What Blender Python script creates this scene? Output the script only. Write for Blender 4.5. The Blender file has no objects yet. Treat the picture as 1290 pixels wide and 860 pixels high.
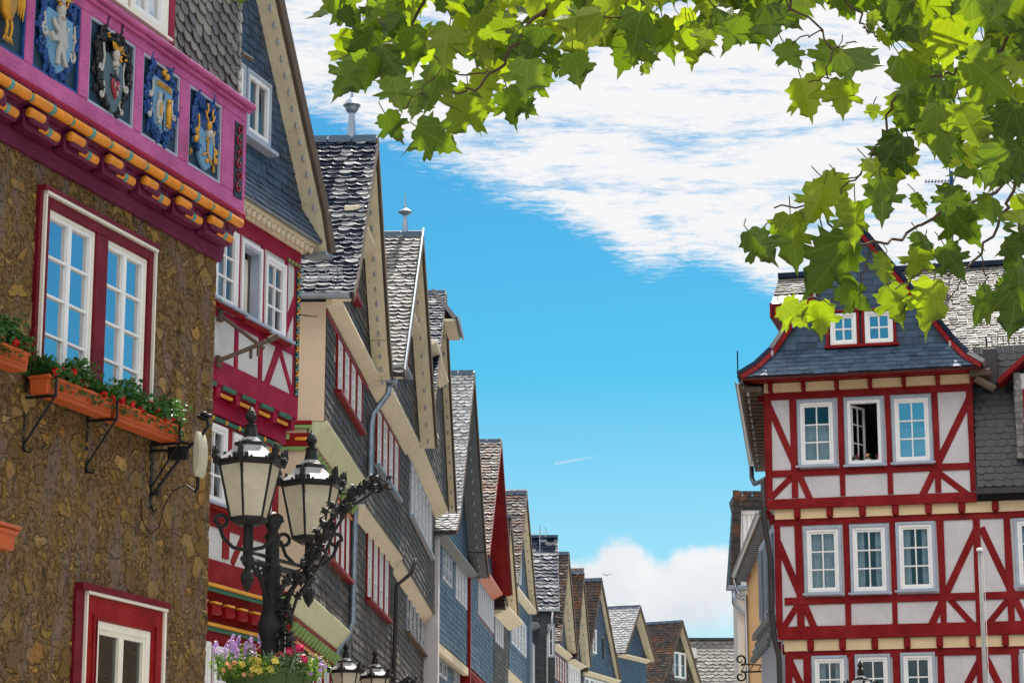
import bpy, bmesh, random
from math import *
from mathutils import Vector, Matrix

SC = bpy.context.scene
COL = SC.collection
# ------------------------------------------------------------------ camera
F_PX, CX, CY, PITCH, EYE = 3050.0, 645.0, 430.0, radians(12.75), 1.65
cam_data = bpy.data.cameras.new("camera")
cam_data.sensor_width = 36.0
cam_data.lens = F_PX / 1290.0 * 36.0
cam_data.clip_start = 0.1
cam_data.clip_end = 5000.0
cam = bpy.data.objects.new("camera", cam_data)
cam.location = (0, 0, EYE)
cam.rotation_euler = (radians(90) + PITCH, 0, 0)
COL.objects.link(cam)
SC.camera = cam
SC.render.resolution_x, SC.render.resolution_y = 1024, 682
SC.view_settings.view_transform = 'Standard'
SC.view_settings.look = 'None'
SC.view_settings.gamma = 1.0
SC.view_settings.exposure = 1.25
SC.view_settings.use_curve_mapping = False
SC.cycles.max_bounces = 6
SC.cycles.transparent_max_bounces = 12

# ------------------------------------------------------------------ sun and sky
SUN_EL, SUN_AZ = radians(55), radians(15.5)      # azimuth clockwise from +Y
sun_data = bpy.data.lights.new("sun", 'SUN')
sun_data.energy = 3.8
sun_data.angle = radians(0.5)
sun_data.color = (1.0, 0.95, 0.87)
sun = bpy.data.objects.new("sun", sun_data)
sd = Vector((sin(SUN_AZ) * cos(SUN_EL), cos(SUN_AZ) * cos(SUN_EL), sin(SUN_EL)))
sun.rotation_euler = sd.to_track_quat('Z', 'Y').to_euler()
sun.location = (10, 40, 60)
COL.objects.link(sun)

world = bpy.data.worlds.new("World")
SC.world = world
world.use_nodes = True


def zt(y):
    """tangent of the elevation of an image row on the optical meridian"""
    return tan(PITCH + atan((CY - y) / F_PX))


def xt(x):
    return (x - CX) / 3127.0


class NT:
    """tiny node-tree writer"""
    def __init__(self, tree):
        self.t = tree
        self.n = tree.nodes
        self.l = tree.links

    def new(self, kind, **kw):
        nd = self.n.new(kind)
        for k, v in kw.items():
            setattr(nd, k, v)
        return nd

    def set(self, sock, v):
        if v is None:
            return
        if hasattr(v, 'is_output') or isinstance(v, bpy.types.NodeSocket):
            self.l.new(v, sock)
        else:
            try:
                sock.default_value = v
            except Exception:
                sock.default_value = tuple(v) + (1.0,)

    def math(self, op, a, b=None, c=None, clamp=False):
        nd = self.new('ShaderNodeMath', operation=op)
        nd.use_clamp = clamp
        self.set(nd.inputs[0], a)
        self.set(nd.inputs[1], b)
        if c is not None:
            self.set(nd.inputs[2], c)
        return nd.outputs[0]

    def vmath(self, op, a, b=None, scale=None):
        nd = self.new('ShaderNodeVectorMath', operation=op)
        self.set(nd.inputs[0], a)
        if b is not None:
            self.set(nd.inputs[1], b)
        if scale is not None:
            self.set(nd.inputs['Scale'], scale)
        return nd.outputs[0]

    def mixc(self, f, a, b, blend='MIX'):
        nd = self.new('ShaderNodeMix', data_type='RGBA', blend_type=blend)
        self.set(nd.inputs[0], f)
        self.set(nd.inputs[6], a)
        self.set(nd.inputs[7], b)
        return nd.outputs[2]

    def noise(self, vec, scale, detail=3, rough=0.55, dist=0.0, dim='3D'):
        nd = self.new('ShaderNodeTexNoise', noise_dimensions=dim)
        self.set(nd.inputs['Vector'], vec)
        nd.inputs['Scale'].default_value = scale
        nd.inputs['Detail'].default_value = detail
        nd.inputs['Roughness'].default_value = rough
        nd.inputs['Distortion'].default_value = dist
        return nd.outputs['Fac']

    def smooth(self, v, a, b, to0=0.0, to1=1.0):
        nd = self.new('ShaderNodeMapRange', interpolation_type='SMOOTHSTEP')
        self.set(nd.inputs[0], v)
        nd.inputs[1].default_value = a
        nd.inputs[2].default_value = b
        nd.inputs[3].default_value = to0
        nd.inputs[4].default_value = to1
        return nd.outputs[0]

    def ramp(self, v, stops, interp='LINEAR'):
        nd = self.new('ShaderNodeValToRGB')
        cr = nd.color_ramp
        cr.interpolation = interp
        while len(cr.elements) < len(stops):
            cr.elements.new(0.5)
        for e, (p, c) in zip(cr.elements, stops):
            e.position = p
            e.color = tuple(c) + (1.0,) if len(c) == 3 else c
        self.set(nd.inputs[0], v)
        return nd.outputs[0]

    def curve(self, v, x0, x1, y0, y1, pts):
        """piecewise curve through pts given in real units"""
        m = self.new('ShaderNodeMapRange')
        self.set(m.inputs[0], v)
        m.inputs[1].default_value, m.inputs[2].default_value = x0, x1
        fc = self.new('ShaderNodeFloatCurve')
        c = fc.mapping.curves[0]
        pts = sorted(pts)
        q = [((x - x0) / (x1 - x0), (y - y0) / (y1 - y0)) for x, y in pts]
        c.points[0].location = q[0]
        c.points[1].location = q[-1]
        for p in q[1:-1]:
            c.points.new(*p)
        fc.mapping.update()
        self.l.new(m.outputs[0], fc.inputs['Value'])
        m2 = self.new('ShaderNodeMapRange')
        self.l.new(fc.outputs[0], m2.inputs[0])
        m2.inputs[3].default_value, m2.inputs[4].default_value = y0, y1
        return m2.outputs[0]


def build_world():
    t = NT(world.node_tree)
    t.n.clear()
    out = t.new('ShaderNodeOutputWorld')
    bg = t.new('ShaderNodeBackground')
    sky = t.new('ShaderNodeTexSky', sky_type='NISHITA')
    sky.sun_disc = False
    sky.sun_elevation = SUN_EL
    sky.sun_rotation = SUN_AZ
    sky.altitude = 200
    sky.air_density = 1.0
    sky.dust_density = 0.6
    sky.ozone_density = 3.0
    tc = t.new('ShaderNodeTexCoord')
    d = t.vmath('NORMALIZE', tc.outputs['Generated'])
    sp = t.new('ShaderNodeSeparateXYZ')
    t.l.new(d, sp.inputs[0])
    ay = t.math('MAXIMUM', t.math('ABSOLUTE', sp.outputs[1]), 0.02)
    X = t.math('DIVIDE', sp.outputs[0], ay)
    Z = t.math('DIVIDE', sp.outputs[2], ay)
    # streaky high cloud laid on a level sheet: sheared, stretched noise
    zz = t.math('MAXIMUM', sp.outputs[2], 0.04)
    cmb = t.new('ShaderNodeCombineXYZ')
    t.set(cmb.inputs[0], t.math('DIVIDE', sp.outputs[0], zz))
    t.set(cmb.inputs[1], t.math('DIVIDE', sp.outputs[1], zz))
    mp = t.new('ShaderNodeMapping')
    t.l.new(cmb.outputs[0], mp.inputs[0])
    mp.inputs['Rotation'].default_value = (0, 0, radians(4))
    mp.inputs['Scale'].default_value = (2.2, 3.4, 1)
    n1 = t.noise(mp.outputs[0], 2.2, 10, 0.68, 0.35)
    n2 = t.noise(mp.outputs[0], 13.0, 7, 0.7, 0.5)
    nb = t.noise(cmb.outputs[0], 1.8, 7, 0.6, 0.3)
    b1 = t.curve(X, -0.25, 0.70, 0.0, 1.0, [
        (-0.25, zt(60)), (xt(380), zt(150)), (xt(480), zt(196)), (xt(640), zt(250)), (xt(760), zt(300)),
        (xt(820), zt(338)), (xt(900), zt(332)), (xt(1000), zt(378)), (xt(1290), zt(430)), (0.28, 0.26), (0.5, 0.43), (0.70, 0.475)])
    edge = t.math('SUBTRACT', Z, b1)
    edge = t.math('ADD', edge, t.math('ADD', t.math('MULTIPLY', t.math('SUBTRACT', nb, 0.5), 0.030), t.math('MULTIPLY', t.math('SUBTRACT', n2, 0.5), 0.030)))
    m1 = t.smooth(edge, -0.004, 0.012)
    dens = t.smooth(t.math('ADD', t.math('MULTIPLY', n1, 0.72), t.math('MULTIPLY', n2, 0.28)), 0.34, 0.53, 0.22, 1.0)
    far = t.smooth(Z, 0.42, 0.9, 1.0, 0.35)
    m1 = t.math('MULTIPLY', t.math('MULTIPLY', m1, dens), far)
    # cumulus low over the roofs
    cv = t.new('ShaderNodeCombineXYZ')
    t.set(cv.inputs[0], X)
    t.set(cv.inputs[1], Z)
    nc = t.noise(cv.outputs[0], 46.0, 10, 0.66)
    nc2 = t.noise(cv.outputs[0], 16.0, 5, 0.55)
    b2 = t.curve(X, -0.25, 0.25, 0.0, 0.3, [
        (-0.25, zt(720)), (xt(560), zt(740)), (xt(650), zt(715)), (xt(700), zt(696)), (xt(730), zt(700)), (xt(790), zt(674)),
        (xt(835), zt(704)), (xt(860), zt(692)), (xt(920), zt(680)), (xt(1010), zt(690)), (0.25, zt(700))])
    e2 = t.math('SUBTRACT', b2, Z)
    e2 = t.math('ADD', e2, t.math('MULTIPLY', t.math('SUBTRACT', nc, 0.5), 0.020))
    m2 = t.math('MULTIPLY', t.smooth(e2, -0.001, 0.006),
                t.smooth(t.math('ADD', e2, t.math('MULTIPLY', t.math('SUBTRACT', nc2, 0.5), 0.03)), 0.024, 0.040, 1.0, 0.25))
    # short contrail
    xa, za, xb, zb = xt(700), zt(584), xt(766), zt(573)
    L = hypot(xb - xa, zb - za)
    ux, uz = (xb - xa) / L, (zb - za) / L
    dx, dz = t.math('SUBTRACT', X, xa), t.math('SUBTRACT', Z, za)
    al = t.math('ADD', t.math('MULTIPLY', dx, ux), t.math('MULTIPLY', dz, uz))
    ac = t.math('ABSOLUTE', t.math('SUBTRACT', t.math('MULTIPLY', dx, uz), t.math('MULTIPLY', dz, ux)))
    m3 = t.math('MULTIPLY', t.smooth(ac, 0.0002, 0.0006, 0.34, 0.0),
                t.math('MULTIPLY', t.smooth(al, 0.0, 0.001), t.smooth(al, L * .3, L, 1.0, 0.0)))
    front = t.smooth(sp.outputs[1], 0.0, 0.1)
    m3 = t.math('MULTIPLY', m3, front)
    tint = t.ramp(t.smooth(Z, 0.10, 0.42), [(0.0, SKY_LOW), (0.28, SKY_MID), (1.0, SKY_TINT)])
    base = t.mixc(1.0, sky.outputs[0], tint, 'MULTIPLY')
    # keep the air bluer close to the horizon, as a polarised summer sky is
    shade = t.ramp(nc2, [(0.32, (0.78, 0.84, 0.90)), (0.55, (1.02, 1.02, 1.02))])
    cl2 = t.mixc(1.0, shade, (CLOUD * .97, CLOUD * .985, CLOUD, 1), 'MULTIPLY')
    c = t.mixc(m1, base, (CLOUD * 1.02, CLOUD * 1.02, CLOUD * 1.03, 1))
    c = t.mixc(m2, c, cl2)
    c = t.mixc(m3, c, (CLOUD, CLOUD, CLOUD, 1))
    # unseen bright clouds added overhead and behind the camera as white fill light
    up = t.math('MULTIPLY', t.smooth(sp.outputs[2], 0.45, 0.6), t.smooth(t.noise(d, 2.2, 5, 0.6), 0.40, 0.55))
    bk_fill = t.math('MULTIPLY', t.math('MULTIPLY', t.smooth(sp.outputs[1], -0.05, -0.3), t.smooth(sp.outputs[2], 0.32, 0.46)), t.smooth(t.noise(d, 3.0, 5, 0.6), 0.42, 0.52, 0.2, 1.0))
    c = t.mixc(t.math('MAXIMUM', up, bk_fill), c, (9.0, 8.8, 8.5, 1))
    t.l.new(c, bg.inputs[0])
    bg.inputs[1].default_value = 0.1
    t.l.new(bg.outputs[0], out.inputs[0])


SKY_LOW, SKY_MID, SKY_TINT = (0.33, 0.49, 0.47), (0.12, 0.44, 0.46), (0.11, 0.38, 0.47)
CLOUD = 3.85
build_world()

# ------------------------------------------------------------------ pixel rays -> real points
def ray(x, y):
    a, b = (x - CX) / F_PX, (CY - y) / F_PX
    return (a, cos(PITCH) - b * sin(PITCH), sin(PITCH) + b * cos(PITCH))


def at(x, y, Y):
    r = ray(x, y)
    t = Y / r[1]
    return Vector((r[0] * t, Y, EYE + r[2] * t))


class Frame:
    """plan line of a facade: local x along it, local y into the building, z up"""
    def __init__(s, a, b):
        s.o = Vector((a[0], a[1], 0))
        s.L = hypot(b[0] - a[0], b[1] - a[1])
        s.u = ((b[0] - a[0]) / s.L, (b[1] - a[1]) / s.L)
        s.n = (s.u[1], -s.u[0])
        s.rz = atan2(s.u[1], s.u[0])

    def px(s, x, y, w=0.0):
        r = ray(x, y)
        ox, oy = s.o[0] + s.n[0] * w, s.o[1] + s.n[1] * w
        det = -r[0] * s.u[1] + r[1] * s.u[0]
        t = (-ox * s.u[1] + oy * s.u[0]) / det
        k = (t * r[0] - ox) * s.u[0] + (t * r[1] - oy) * s.u[1]
        return k, EYE + t * r[2]


# ------------------------------------------------------------------ objects
def tag(o, label=None, cat=None, group=None, kind=None):
    if label: o["label"] = label
    if cat: o["category"] = cat
    if group: o["group"] = group
    if kind: o["kind"] = kind
    return o


def thing(name, label, cat, loc=(0, 0, 0), rz=0.0, group=None):
    o = bpy.data.objects.new(name, None)
    o.empty_display_size = 0.3
    COL.objects.link(o)
    o.location = loc
    o.rotation_euler = (0, 0, rz)
    return tag(o, label, cat, group)


def copy_tree(o, parent=None):
    c = o.copy()
    COL.objects.link(c)
    if parent is not None:
        c.parent = parent
    for ch in list(o.children):
        copy_tree(ch, c)
    return c


class MB:
    def __init__(s):
        s.v, s.f, s.g, s.luv = [], [], [], {}

    def add(s, vs, fs):
        b = len(s.v)
        s.g.append((b, len(s.f)))
        s.v.extend([tuple(p) for p in vs])
        s.f.extend([tuple(b + i for i in f) for f in fs])

    def box(s, x0, x1, y0, y1, z0, z1):
        s.add([(x0, y0, z0), (x1, y0, z0), (x1, y1, z0), (x0, y1, z0), (x0, y0, z1), (x1, y0, z1), (x1, y1, z1), (x0, y1, z1)],
              [(0, 3, 2, 1), (4, 5, 6, 7), (0, 1, 5, 4), (1, 2, 6, 5), (2, 3, 7, 6), (3, 0, 4, 7)])
        return s

    def prism(s, pts, y0, y1):
        """outline in (x,z), extruded from y0 to y1"""
        a = sum(pts[i][0] * pts[(i + 1) % len(pts)][1] - pts[(i + 1) % len(pts)][0] * pts[i][1] for i in range(len(pts)))
        if a < 0: pts = pts[::-1]
        n = len(pts)
        vs = [(p[0], y0, p[1]) for p in pts] + [(p[0], y1, p[1]) for p in pts]
        fs = [tuple(range(n)), tuple(range(2 * n - 1, n - 1, -1))]
        for i in range(n):
            j = (i + 1) % n
            fs.append((i, i + n, j + n, j))
        s.add(vs, fs)
        return s

    def sweep_y(s, pts, x0, x1):
        """outline in (y,z), extruded along x"""
        n = len(pts)
        vs = [(x0, p[0], p[1]) for p in pts] + [(x1, p[0], p[1]) for p in pts]
        fs = [tuple(range(n)), tuple(range(2 * n - 1, n - 1, -1))]
        for i in range(n):
            j = (i + 1) % n
            fs.append((i, i + n, j + n, j))
        s.add(vs, fs)
        return s

    def beam(s, p, q, wid, y0, y1):
        """straight timber from p to q (x,z), width wid, between y0 and y1"""
        dx, dz = q[0] - p[0], q[1] - p[1]
        l = hypot(dx, dz)
        nx, nz = -dz / l * wid / 2, dx / l * wid / 2
        return s.prism([(p[0] + nx, p[1] + nz), (p[0] - nx, p[1] - nz), (q[0] - nx, q[1] - nz), (q[0] + nx, q[1] + nz)], y0, y1)

    def slab(s, a, b, c, d, t):
        """quad a,b,c,d thickened by vector t"""
        q = [Vector(p) for p in (a, b, c, d)]
        t = Vector(t)
        s.add(q + [p + t for p in q], [(0, 1, 2, 3), (7, 6, 5, 4), (0, 4, 5, 1), (1, 5, 6, 2), (2, 6, 7, 3), (3, 7, 4, 0)])
        return s

    def tube(s, pts, r, n=8, r1=None, cap=True):
        pts = [Vector(p) for p in pts]
        m = len(pts)
        rr = r if isinstance(r, (list, tuple)) else [r + ((r1 if r1 is not None else r) - r) * i / max(1, m - 1) for i in range(m)]
        vs, up = [], None
        for i, p in enumerate(pts):
            d = (pts[min(i + 1, m - 1)] - pts[max(i - 1, 0)])
            if d.length < 1e-9: d = Vector((0, 0, 1))
            d.normalize()
            if up is None:
                up = Vector((0, 0, 1)) if abs(d.z) < .9 else Vector((1, 0, 0))
            a = d.cross(up)
            if a.length < 1e-6: a = d.cross(Vector((0, 1, 0)))
            a.normalize()
            up = a.cross(d).normalized()
            for k in range(n):
                th = 2 * pi * k / n
                vs.append(p + a * cos(th) * rr[i] + up * sin(th) * rr[i])
        fs = []
        for i in range(m - 1):
            for k in range(n):
                k2 = (k + 1) % n
                fs.append((i * n + k, i * n + k2, (i + 1) * n + k2, (i + 1) * n + k))
        if cap:
            fs.append(tuple(range(n - 1, -1, -1)))
            fs.append(tuple((m - 1) * n + k for k in range(n)))
        s.add(vs, fs)
        return s

    def lathe(s, prof, c=(0, 0, 0), n=12, phase=0.0):
        """profile of (r,z)"""
        vs, fs = [], []
        for r, z in prof:
            for k in range(n):
                th = 2 * pi * k / n + phase
                vs.append((c[0] + cos(th) * r, c[1] + sin(th) * r, c[2] + z))
        for i in range(len(prof) - 1):
            for k in range(n):
                k2 = (k + 1) % n
                fs.append((i * n + k, i * n + k2, (i + 1) * n + k2, (i + 1) * n + k))
        fs.append(tuple(range(n - 1, -1, -1)))
        fs.append(tuple((len(prof) - 1) * n + k for k in range(n)))
        s.add(vs, fs)
        return s

    def ball(s, c, r, n=8, m=6, sx=1, sy=1, sz=1):
        vs, fs = [], []
        for i in range(m + 1):
            ph = pi * i / m
            for k in range(n):
                th = 2 * pi * k / n
                vs.append((c[0] + sx * r * sin(ph) * cos(th), c[1] + sy * r * sin(ph) * sin(th), c[2] - sz * r * cos(ph)))
        for i in range(m):
            for k in range(n):
                k2 = (k + 1) % n
                fs.append((i * n + k, i * n + k2, (i + 1) * n + k2, (i + 1) * n + k))
        s.add(vs, fs)
        return s

    def each(s, name, mat, parent=None, bevel=0.0, smooth=False):
        """one object for every primitive collected"""
        ends = s.g[1:] + [(len(s.v), len(s.f))]
        out = []
        for (v0, f0), (v1, f1) in zip(s.g, ends):
            q = MB()
            q.v = s.v[v0:v1]
            q.f = [tuple(i - v0 for i in f) for f in s.f[f0:f1]]
            out.append(q.build(name, mat, parent, bevel, smooth))
        return out

    def build(s, name, mat, parent=None, bevel=0.0, smooth=False, uv=True):
        me = bpy.data.meshes.new(name)
        me.from_pydata(s.v, [], s.f)
        me.materials.append(mat)
        if uv:
            L = me.uv_layers.new(name="UVMap")
            buf = [0.0] * (2 * len(me.loops))
            Zv = Vector((0, 0, 1))
            for p in me.polygons:
                n = p.normal
                t = Zv.cross(n)
                if t.length < 0.05:
                    t = Vector((1, 0, 0))
                t.normalize()
                b = n.cross(t)
                for li in p.loop_indices:
                    co = me.vertices[me.loops[li].vertex_index].co
                    buf[2 * li], buf[2 * li + 1] = s.luv.get(me.loops[li].vertex_index) or (co.dot(t), co.dot(b))
            L.data.foreach_set("uv", buf)
        if smooth:
            me.polygons.foreach_set("use_smooth", [True] * len(me.polygons))
        o = bpy.data.objects.new(name, me)
        COL.objects.link(o)
        if parent is not None: o.parent = parent
        if bevel:
            bm = o.modifiers.new("bevel", 'BEVEL')
            bm.width = bevel
            bm.segments = 1
            bm.limit_method = 'ANGLE'
            bm.angle_limit = radians(40)
        return o


def text_mesh(txt, size, depth=0.006):
    cu = bpy.data.curves.new("lettering", 'FONT')
    cu.body = txt
    cu.size = size
    cu.extrude = depth
    cu.align_x = 'CENTER'
    ob = bpy.data.objects.new("lettering", cu)
    COL.objects.link(ob)
    dg = bpy.context.evaluated_depsgraph_get()
    me = bpy.data.meshes.new_from_object(ob.evaluated_get(dg))
    bpy.data.objects.remove(ob)
    mb = MB()
    mb.add([(v.co.x, -v.co.z, v.co.y) for v in me.vertices], [tuple(p.vertices) for p in me.polygons])
    return mb


# ------------------------------------------------------------------ materials
def material(name):
    m = bpy.data.materials.new(name)
    m.use_nodes = True
    t = NT(m.node_tree)
    bs = t.n['Principled BSDF']
    return m, t, bs


def bump(t, bs, h, strength, dist):
    b = t.new('ShaderNodeBump')
    b.inputs['Strength'].default_value = strength
    b.inputs['Distance'].default_value = dist
    t.set(b.inputs['Height'], h)
    t.l.new(b.outputs[0], bs.inputs['Normal'])


def paint(name, col, rough=0.5, var=0.25, dirt=0.25, bumpy=0.3, scale=3.0, metal=0.0, dcol=None, spec=0.3):
    """painted / plain surface with uneven tone, streaks and fine relief"""
    m, t, bs = material(name)
    tc = t.new('ShaderNodeTexCoord').outputs['Object']
    n = t.noise(tc, scale, 5, 0.6)
    mp = t.new('ShaderNodeMapping')
    t.l.new(tc, mp.inputs[0])
    mp.inputs['Scale'].default_value = (9, 9, 0.8)
    st = t.noise(mp.outputs[0], 2.0, 4, 0.6)
    fine = t.noise(tc, scale * 18, 3, 0.6)
    lo = tuple(c * (1 - var) for c in col)
    hi = tuple(min(1, c * (1 + var * .6)) for c in col)
    c = t.ramp(n, [(0.3, lo), (0.7, hi)])
    dc = dcol or tuple(x * 0.35 for x in col)
    c = t.mixc(t.math('MULTIPLY', t.smooth(st, 0.55, 0.75), dirt), c, dc + (1,))
    c = t.mixc(t.math('MULTIPLY', t.smooth(fine, 0.6, 0.75), dirt * .6), c, dc + (1,))
    t.l.new(c, bs.inputs['Base Color'])
    t.set(bs.inputs['Roughness'], t.smooth(n, 0.2, 0.8, rough * 0.8, min(1, rough * 1.2)))
    bs.inputs['Metallic'].default_value = metal
    bs.inputs['Specular IOR Level'].default_value = spec
    if bumpy:
        bump(t, bs, t.math('ADD', fine, t.math('MULTIPLY', n, 0.6)), bumpy, 0.01)
    return m


def timber(name, col, rough=0.45):
    m, t, bs = material(name)
    tc = t.new('ShaderNodeTexCoord').outputs['Object']
    n = t.noise(tc, 1.6, 4, 0.6)
    mp = t.new('ShaderNodeMapping')
    t.l.new(tc, mp.inputs[0])
    mp.inputs['Scale'].default_value = (2, 14, 26)
    g = t.noise(mp.outputs[0], 2.0, 4, 0.65)
    f = t.noise(tc, 40, 3, 0.6)
    c = t.ramp(n, [(0.25, tuple(x * .66 for x in col)), (0.5, col), (0.75, tuple(min(1, x * 1.25 + .012) for x in col))])
    c = t.mixc(t.smooth(g, 0.48, 0.70, 0, 0.7), c, tuple(x * .45 for x in col) + (1,))
    c = t.mixc(t.smooth(f, 0.66, 0.8, 0, 0.4), c, tuple(min(1, x * 1.6 + .02) for x in col) + (1,))
    t.l.new(c, bs.inputs['Base Color'])
    bs.inputs['Roughness'].default_value = rough
    bs.inputs['Specular IOR Level'].default_value = 0.13
    bump(t, bs, t.math('ADD', g, f), 0.45, 0.012)
    return m


def slate_mat(name, stops, rough=(0.3, 0.5), moss=None, spec=0.6):
    m, t, bs = material(name)
    geo = t.new('ShaderNodeNewGeometry')
    rnd = geo.outputs['Random Per Island']
    tc = t.new('ShaderNodeTexCoord').outputs['Object']
    n = t.noise(tc, 1.3, 4, 0.6)
    f = t.noise(tc, 14, 4, 0.65)
    k = t.math('ADD', t.math('MULTIPLY', rnd, 0.72), t.math('MULTIPLY', n, 0.28))
    c = t.ramp(k, stops)
    c = t.mixc(t.smooth(f, 0.5, 0.75, 0, 0.5), c, tuple(x * .55 for x in stops[0][1]) + (1,))
    if moss:
        mn = t.noise(tc, 2.2, 6, 0.7)
        c = t.mixc(t.smooth(mn, moss[1], moss[1] + .12, 0, 0.85), c, moss[0] + (1,))
    t.l.new(c, bs.inputs['Base Color'])
    t.set(bs.inputs['Roughness'], t.smooth(rnd, 0, 1, rough[0], rough[1]))
    bs.inputs['Specular IOR Level'].default_value = spec
    bump(t, bs, f, 0.35, 0.01)
    return m


def stone_rubble(name="rubble stone", disp=False):
    m, t, bs = material(name)
    tc = t.new('ShaderNodeTexCoord').outputs['Object']
    w = t.new('ShaderNodeTexNoise')
    t.l.new(tc, w.inputs['Vector'])
    w.inputs['Scale'].default_value = 2.6
    w.inputs['Detail'].default_value = 5
    wv = t.vmath('SCALE', t.vmath('SUBTRACT', w.outputs['Color'], (0.5, 0.5, 0.5)), scale=0.42)
    p = t.vmath('ADD', tc, wv)
    mp = t.new('ShaderNodeMapping')
    t.l.new(p, mp.inputs[0])
    mp.inputs['Scale'].default_value = (3.3, 2.6, 4.7)

    def vor(scale, feat):
        v = t.new('ShaderNodeTexVoronoi', feature=feat)
        t.l.new(mp.outputs[0], v.inputs['Vector'])
        v.inputs['Scale'].default_value = scale
        v.inputs['Randomness'].default_value = 1.0
        return v
    ve, vc = vor(1.0, 'DISTANCE_TO_EDGE'), vor(1.0, 'F1')
    se, scn = vor(2.7, 'DISTANCE_TO_EDGE'), vor(2.7, 'F1')
    s1 = t.new('ShaderNodeSeparateColor'); t.l.new(vc.outputs['Color'], s1.inputs[0])
    s2 = t.new('ShaderNodeSeparateColor'); t.l.new(scn.outputs['Color'], s2.inputs[0])
    big = t.math('GREATER_THAN', s1.outputs[1], 0.42)            # cells that are one big stone
    cid = t.mixc(big, s2.outputs[0], s1.outputs[0])
    cid2 = t.mixc(big, s2.outputs[2], s1.outputs[2])
    edge = t.mixc(big, t.math('MULTIPLY', se.outputs[0], 0.6), ve.outputs[0])
    n = t.noise(tc, 7, 6, 0.7)
    n3 = t.noise(tc, 30, 5, 0.7)
    lg = t.noise(tc, 0.9, 4, 0.6)
    stone = t.ramp(cid, [(0.0, (.075, .045, .014)), (0.2, (.20, .115, .024)), (0.38, (.27, .165, .036)), (0.5, (.12, .085, .045)),
                         (0.62, (.38, .225, .038)), (0.78, (.24, .155, .05)), (0.9, (.40, .27, .085)), (1.0, (.30, .14, .022))])
    stone = t.mixc(t.smooth(n, 0.35, 0.7, 0.0, 0.7), stone, t.ramp(n3, [(0.3, (.05, .03, .008)), (0.7, (.27, .165, .038))]))
    n5 = t.noise(tc, 13, 8, 0.8)
    mort = t.ramp(n5, [(0.30, (.018, .011, .004)), (0.42, (.085, .052, .018)), (0.54, (.19, .118, .034)), (0.70, (.34, .22, .07))])
    covered = t.smooth(t.math('ADD', t.math('MULTIPLY', lg, .7), t.math('MULTIPLY', cid2, .4)), 0.38, 0.60, 0.0, 0.15)   # mortar smeared over
    thr = t.math('ADD', t.math('ADD', covered, 0.02), t.math('MULTIPLY', t.math('SUBTRACT', n, .5), 0.12))
    mask = t.math('SUBTRACT', edge, thr)
    mask = t.smooth(mask, 0.0, 0.045)
    c = t.mixc(mask, mort, stone)
    c = t.mixc(t.smooth(n3, 0.54, 0.66, 0, 0.8), c, (.014, .008, .003, 1))
    gm = t.new('ShaderNodeMapping')
    t.l.new(tc, gm.inputs[0])
    gm.inputs['Scale'].default_value = (2.6, 2, .75)
    gp = t.noise(gm.outputs[0], 1.2, 6, 0.7, 0.4)
    c = t.mixc(t.smooth(gp, 0.49, 0.62, 0, 0.7), c, t.ramp(n3, [(0.3, (.07, .05, .035)), (0.7, (.26, .20, .15))]))
    c = t.mixc(t.smooth(t.noise(tc, 2.3, 5, 0.7), 0.44, 0.32, 0, 0.72), c, (.022, .014, .006, 1))
    c = t.mixc(1.0, c, (.98, .96, 1.08, 1), 'MULTIPLY')
    t.l.new(c, bs.inputs['Base Color'])
    bs.inputs['Roughness'].default_value = 0.9
    bs.inputs['Specular IOR Level'].default_value = 0.25
    h = t.math('ADD', t.math('MULTIPLY', mask, 0.75), t.math('ADD', t.math('MULTIPLY', n, 0.6), t.math('MULTIPLY', n3, 0.35)))
    h = t.math('ADD', h, t.math('MULTIPLY', cid2, 0.35))
    bump(t, bs, h, 1.0, 0.035 if disp else 0.08)
    if disp:
        dn = t.new('ShaderNodeDisplacement')
        t.set(dn.inputs['Height'], h)
        dn.inputs['Midlevel'].default_value = 1.0
        dn.inputs['Scale'].default_value = 0.016
        t.l.new(dn.outputs[0], t.n['Material Output'].inputs['Displacement'])
        m.displacement_method = 'BOTH'
    return m


def glass_mat(name, base=0.12, tint=(0.75, 0.85, 0.9)):
    m, t, bs = material(name)
    t.n.remove(bs)
    out = t.n['Material Output']
    tr = t.new('ShaderNodeBsdfTransparent')
    tr.inputs[0].default_value = tint + (1,)
    gl = t.new('ShaderNodeBsdfGlossy')
    gl.inputs['Roughness'].default_value = 0.015
    tc = t.new('ShaderNodeTexCoord').outputs['Object']
    b = t.new('ShaderNodeBump')
    b.inputs['Strength'].default_value = 0.08
    b.inputs['Distance'].default_value = 0.02
    t.l.new(t.noise(tc, 2.5, 1, 0.4), b.inputs['Height'])
    t.l.new(b.outputs[0], gl.inputs['Normal'])
    fr = t.new('ShaderNodeFresnel')
    fr.inputs[0].default_value = 1.5
    fac = t.math('ADD', t.math('MULTIPLY', fr.outputs[0], 1.1), base, clamp=True)
    mx = t.new('ShaderNodeMixShader')
    t.l.new(fac, mx.inputs[0])
    t.l.new(tr.outputs[0], mx.inputs[1])
    t.l.new(gl.outputs[0], mx.inputs[2])
    t.l.new(mx.outputs[0], out.inputs[0])
    return m


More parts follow.
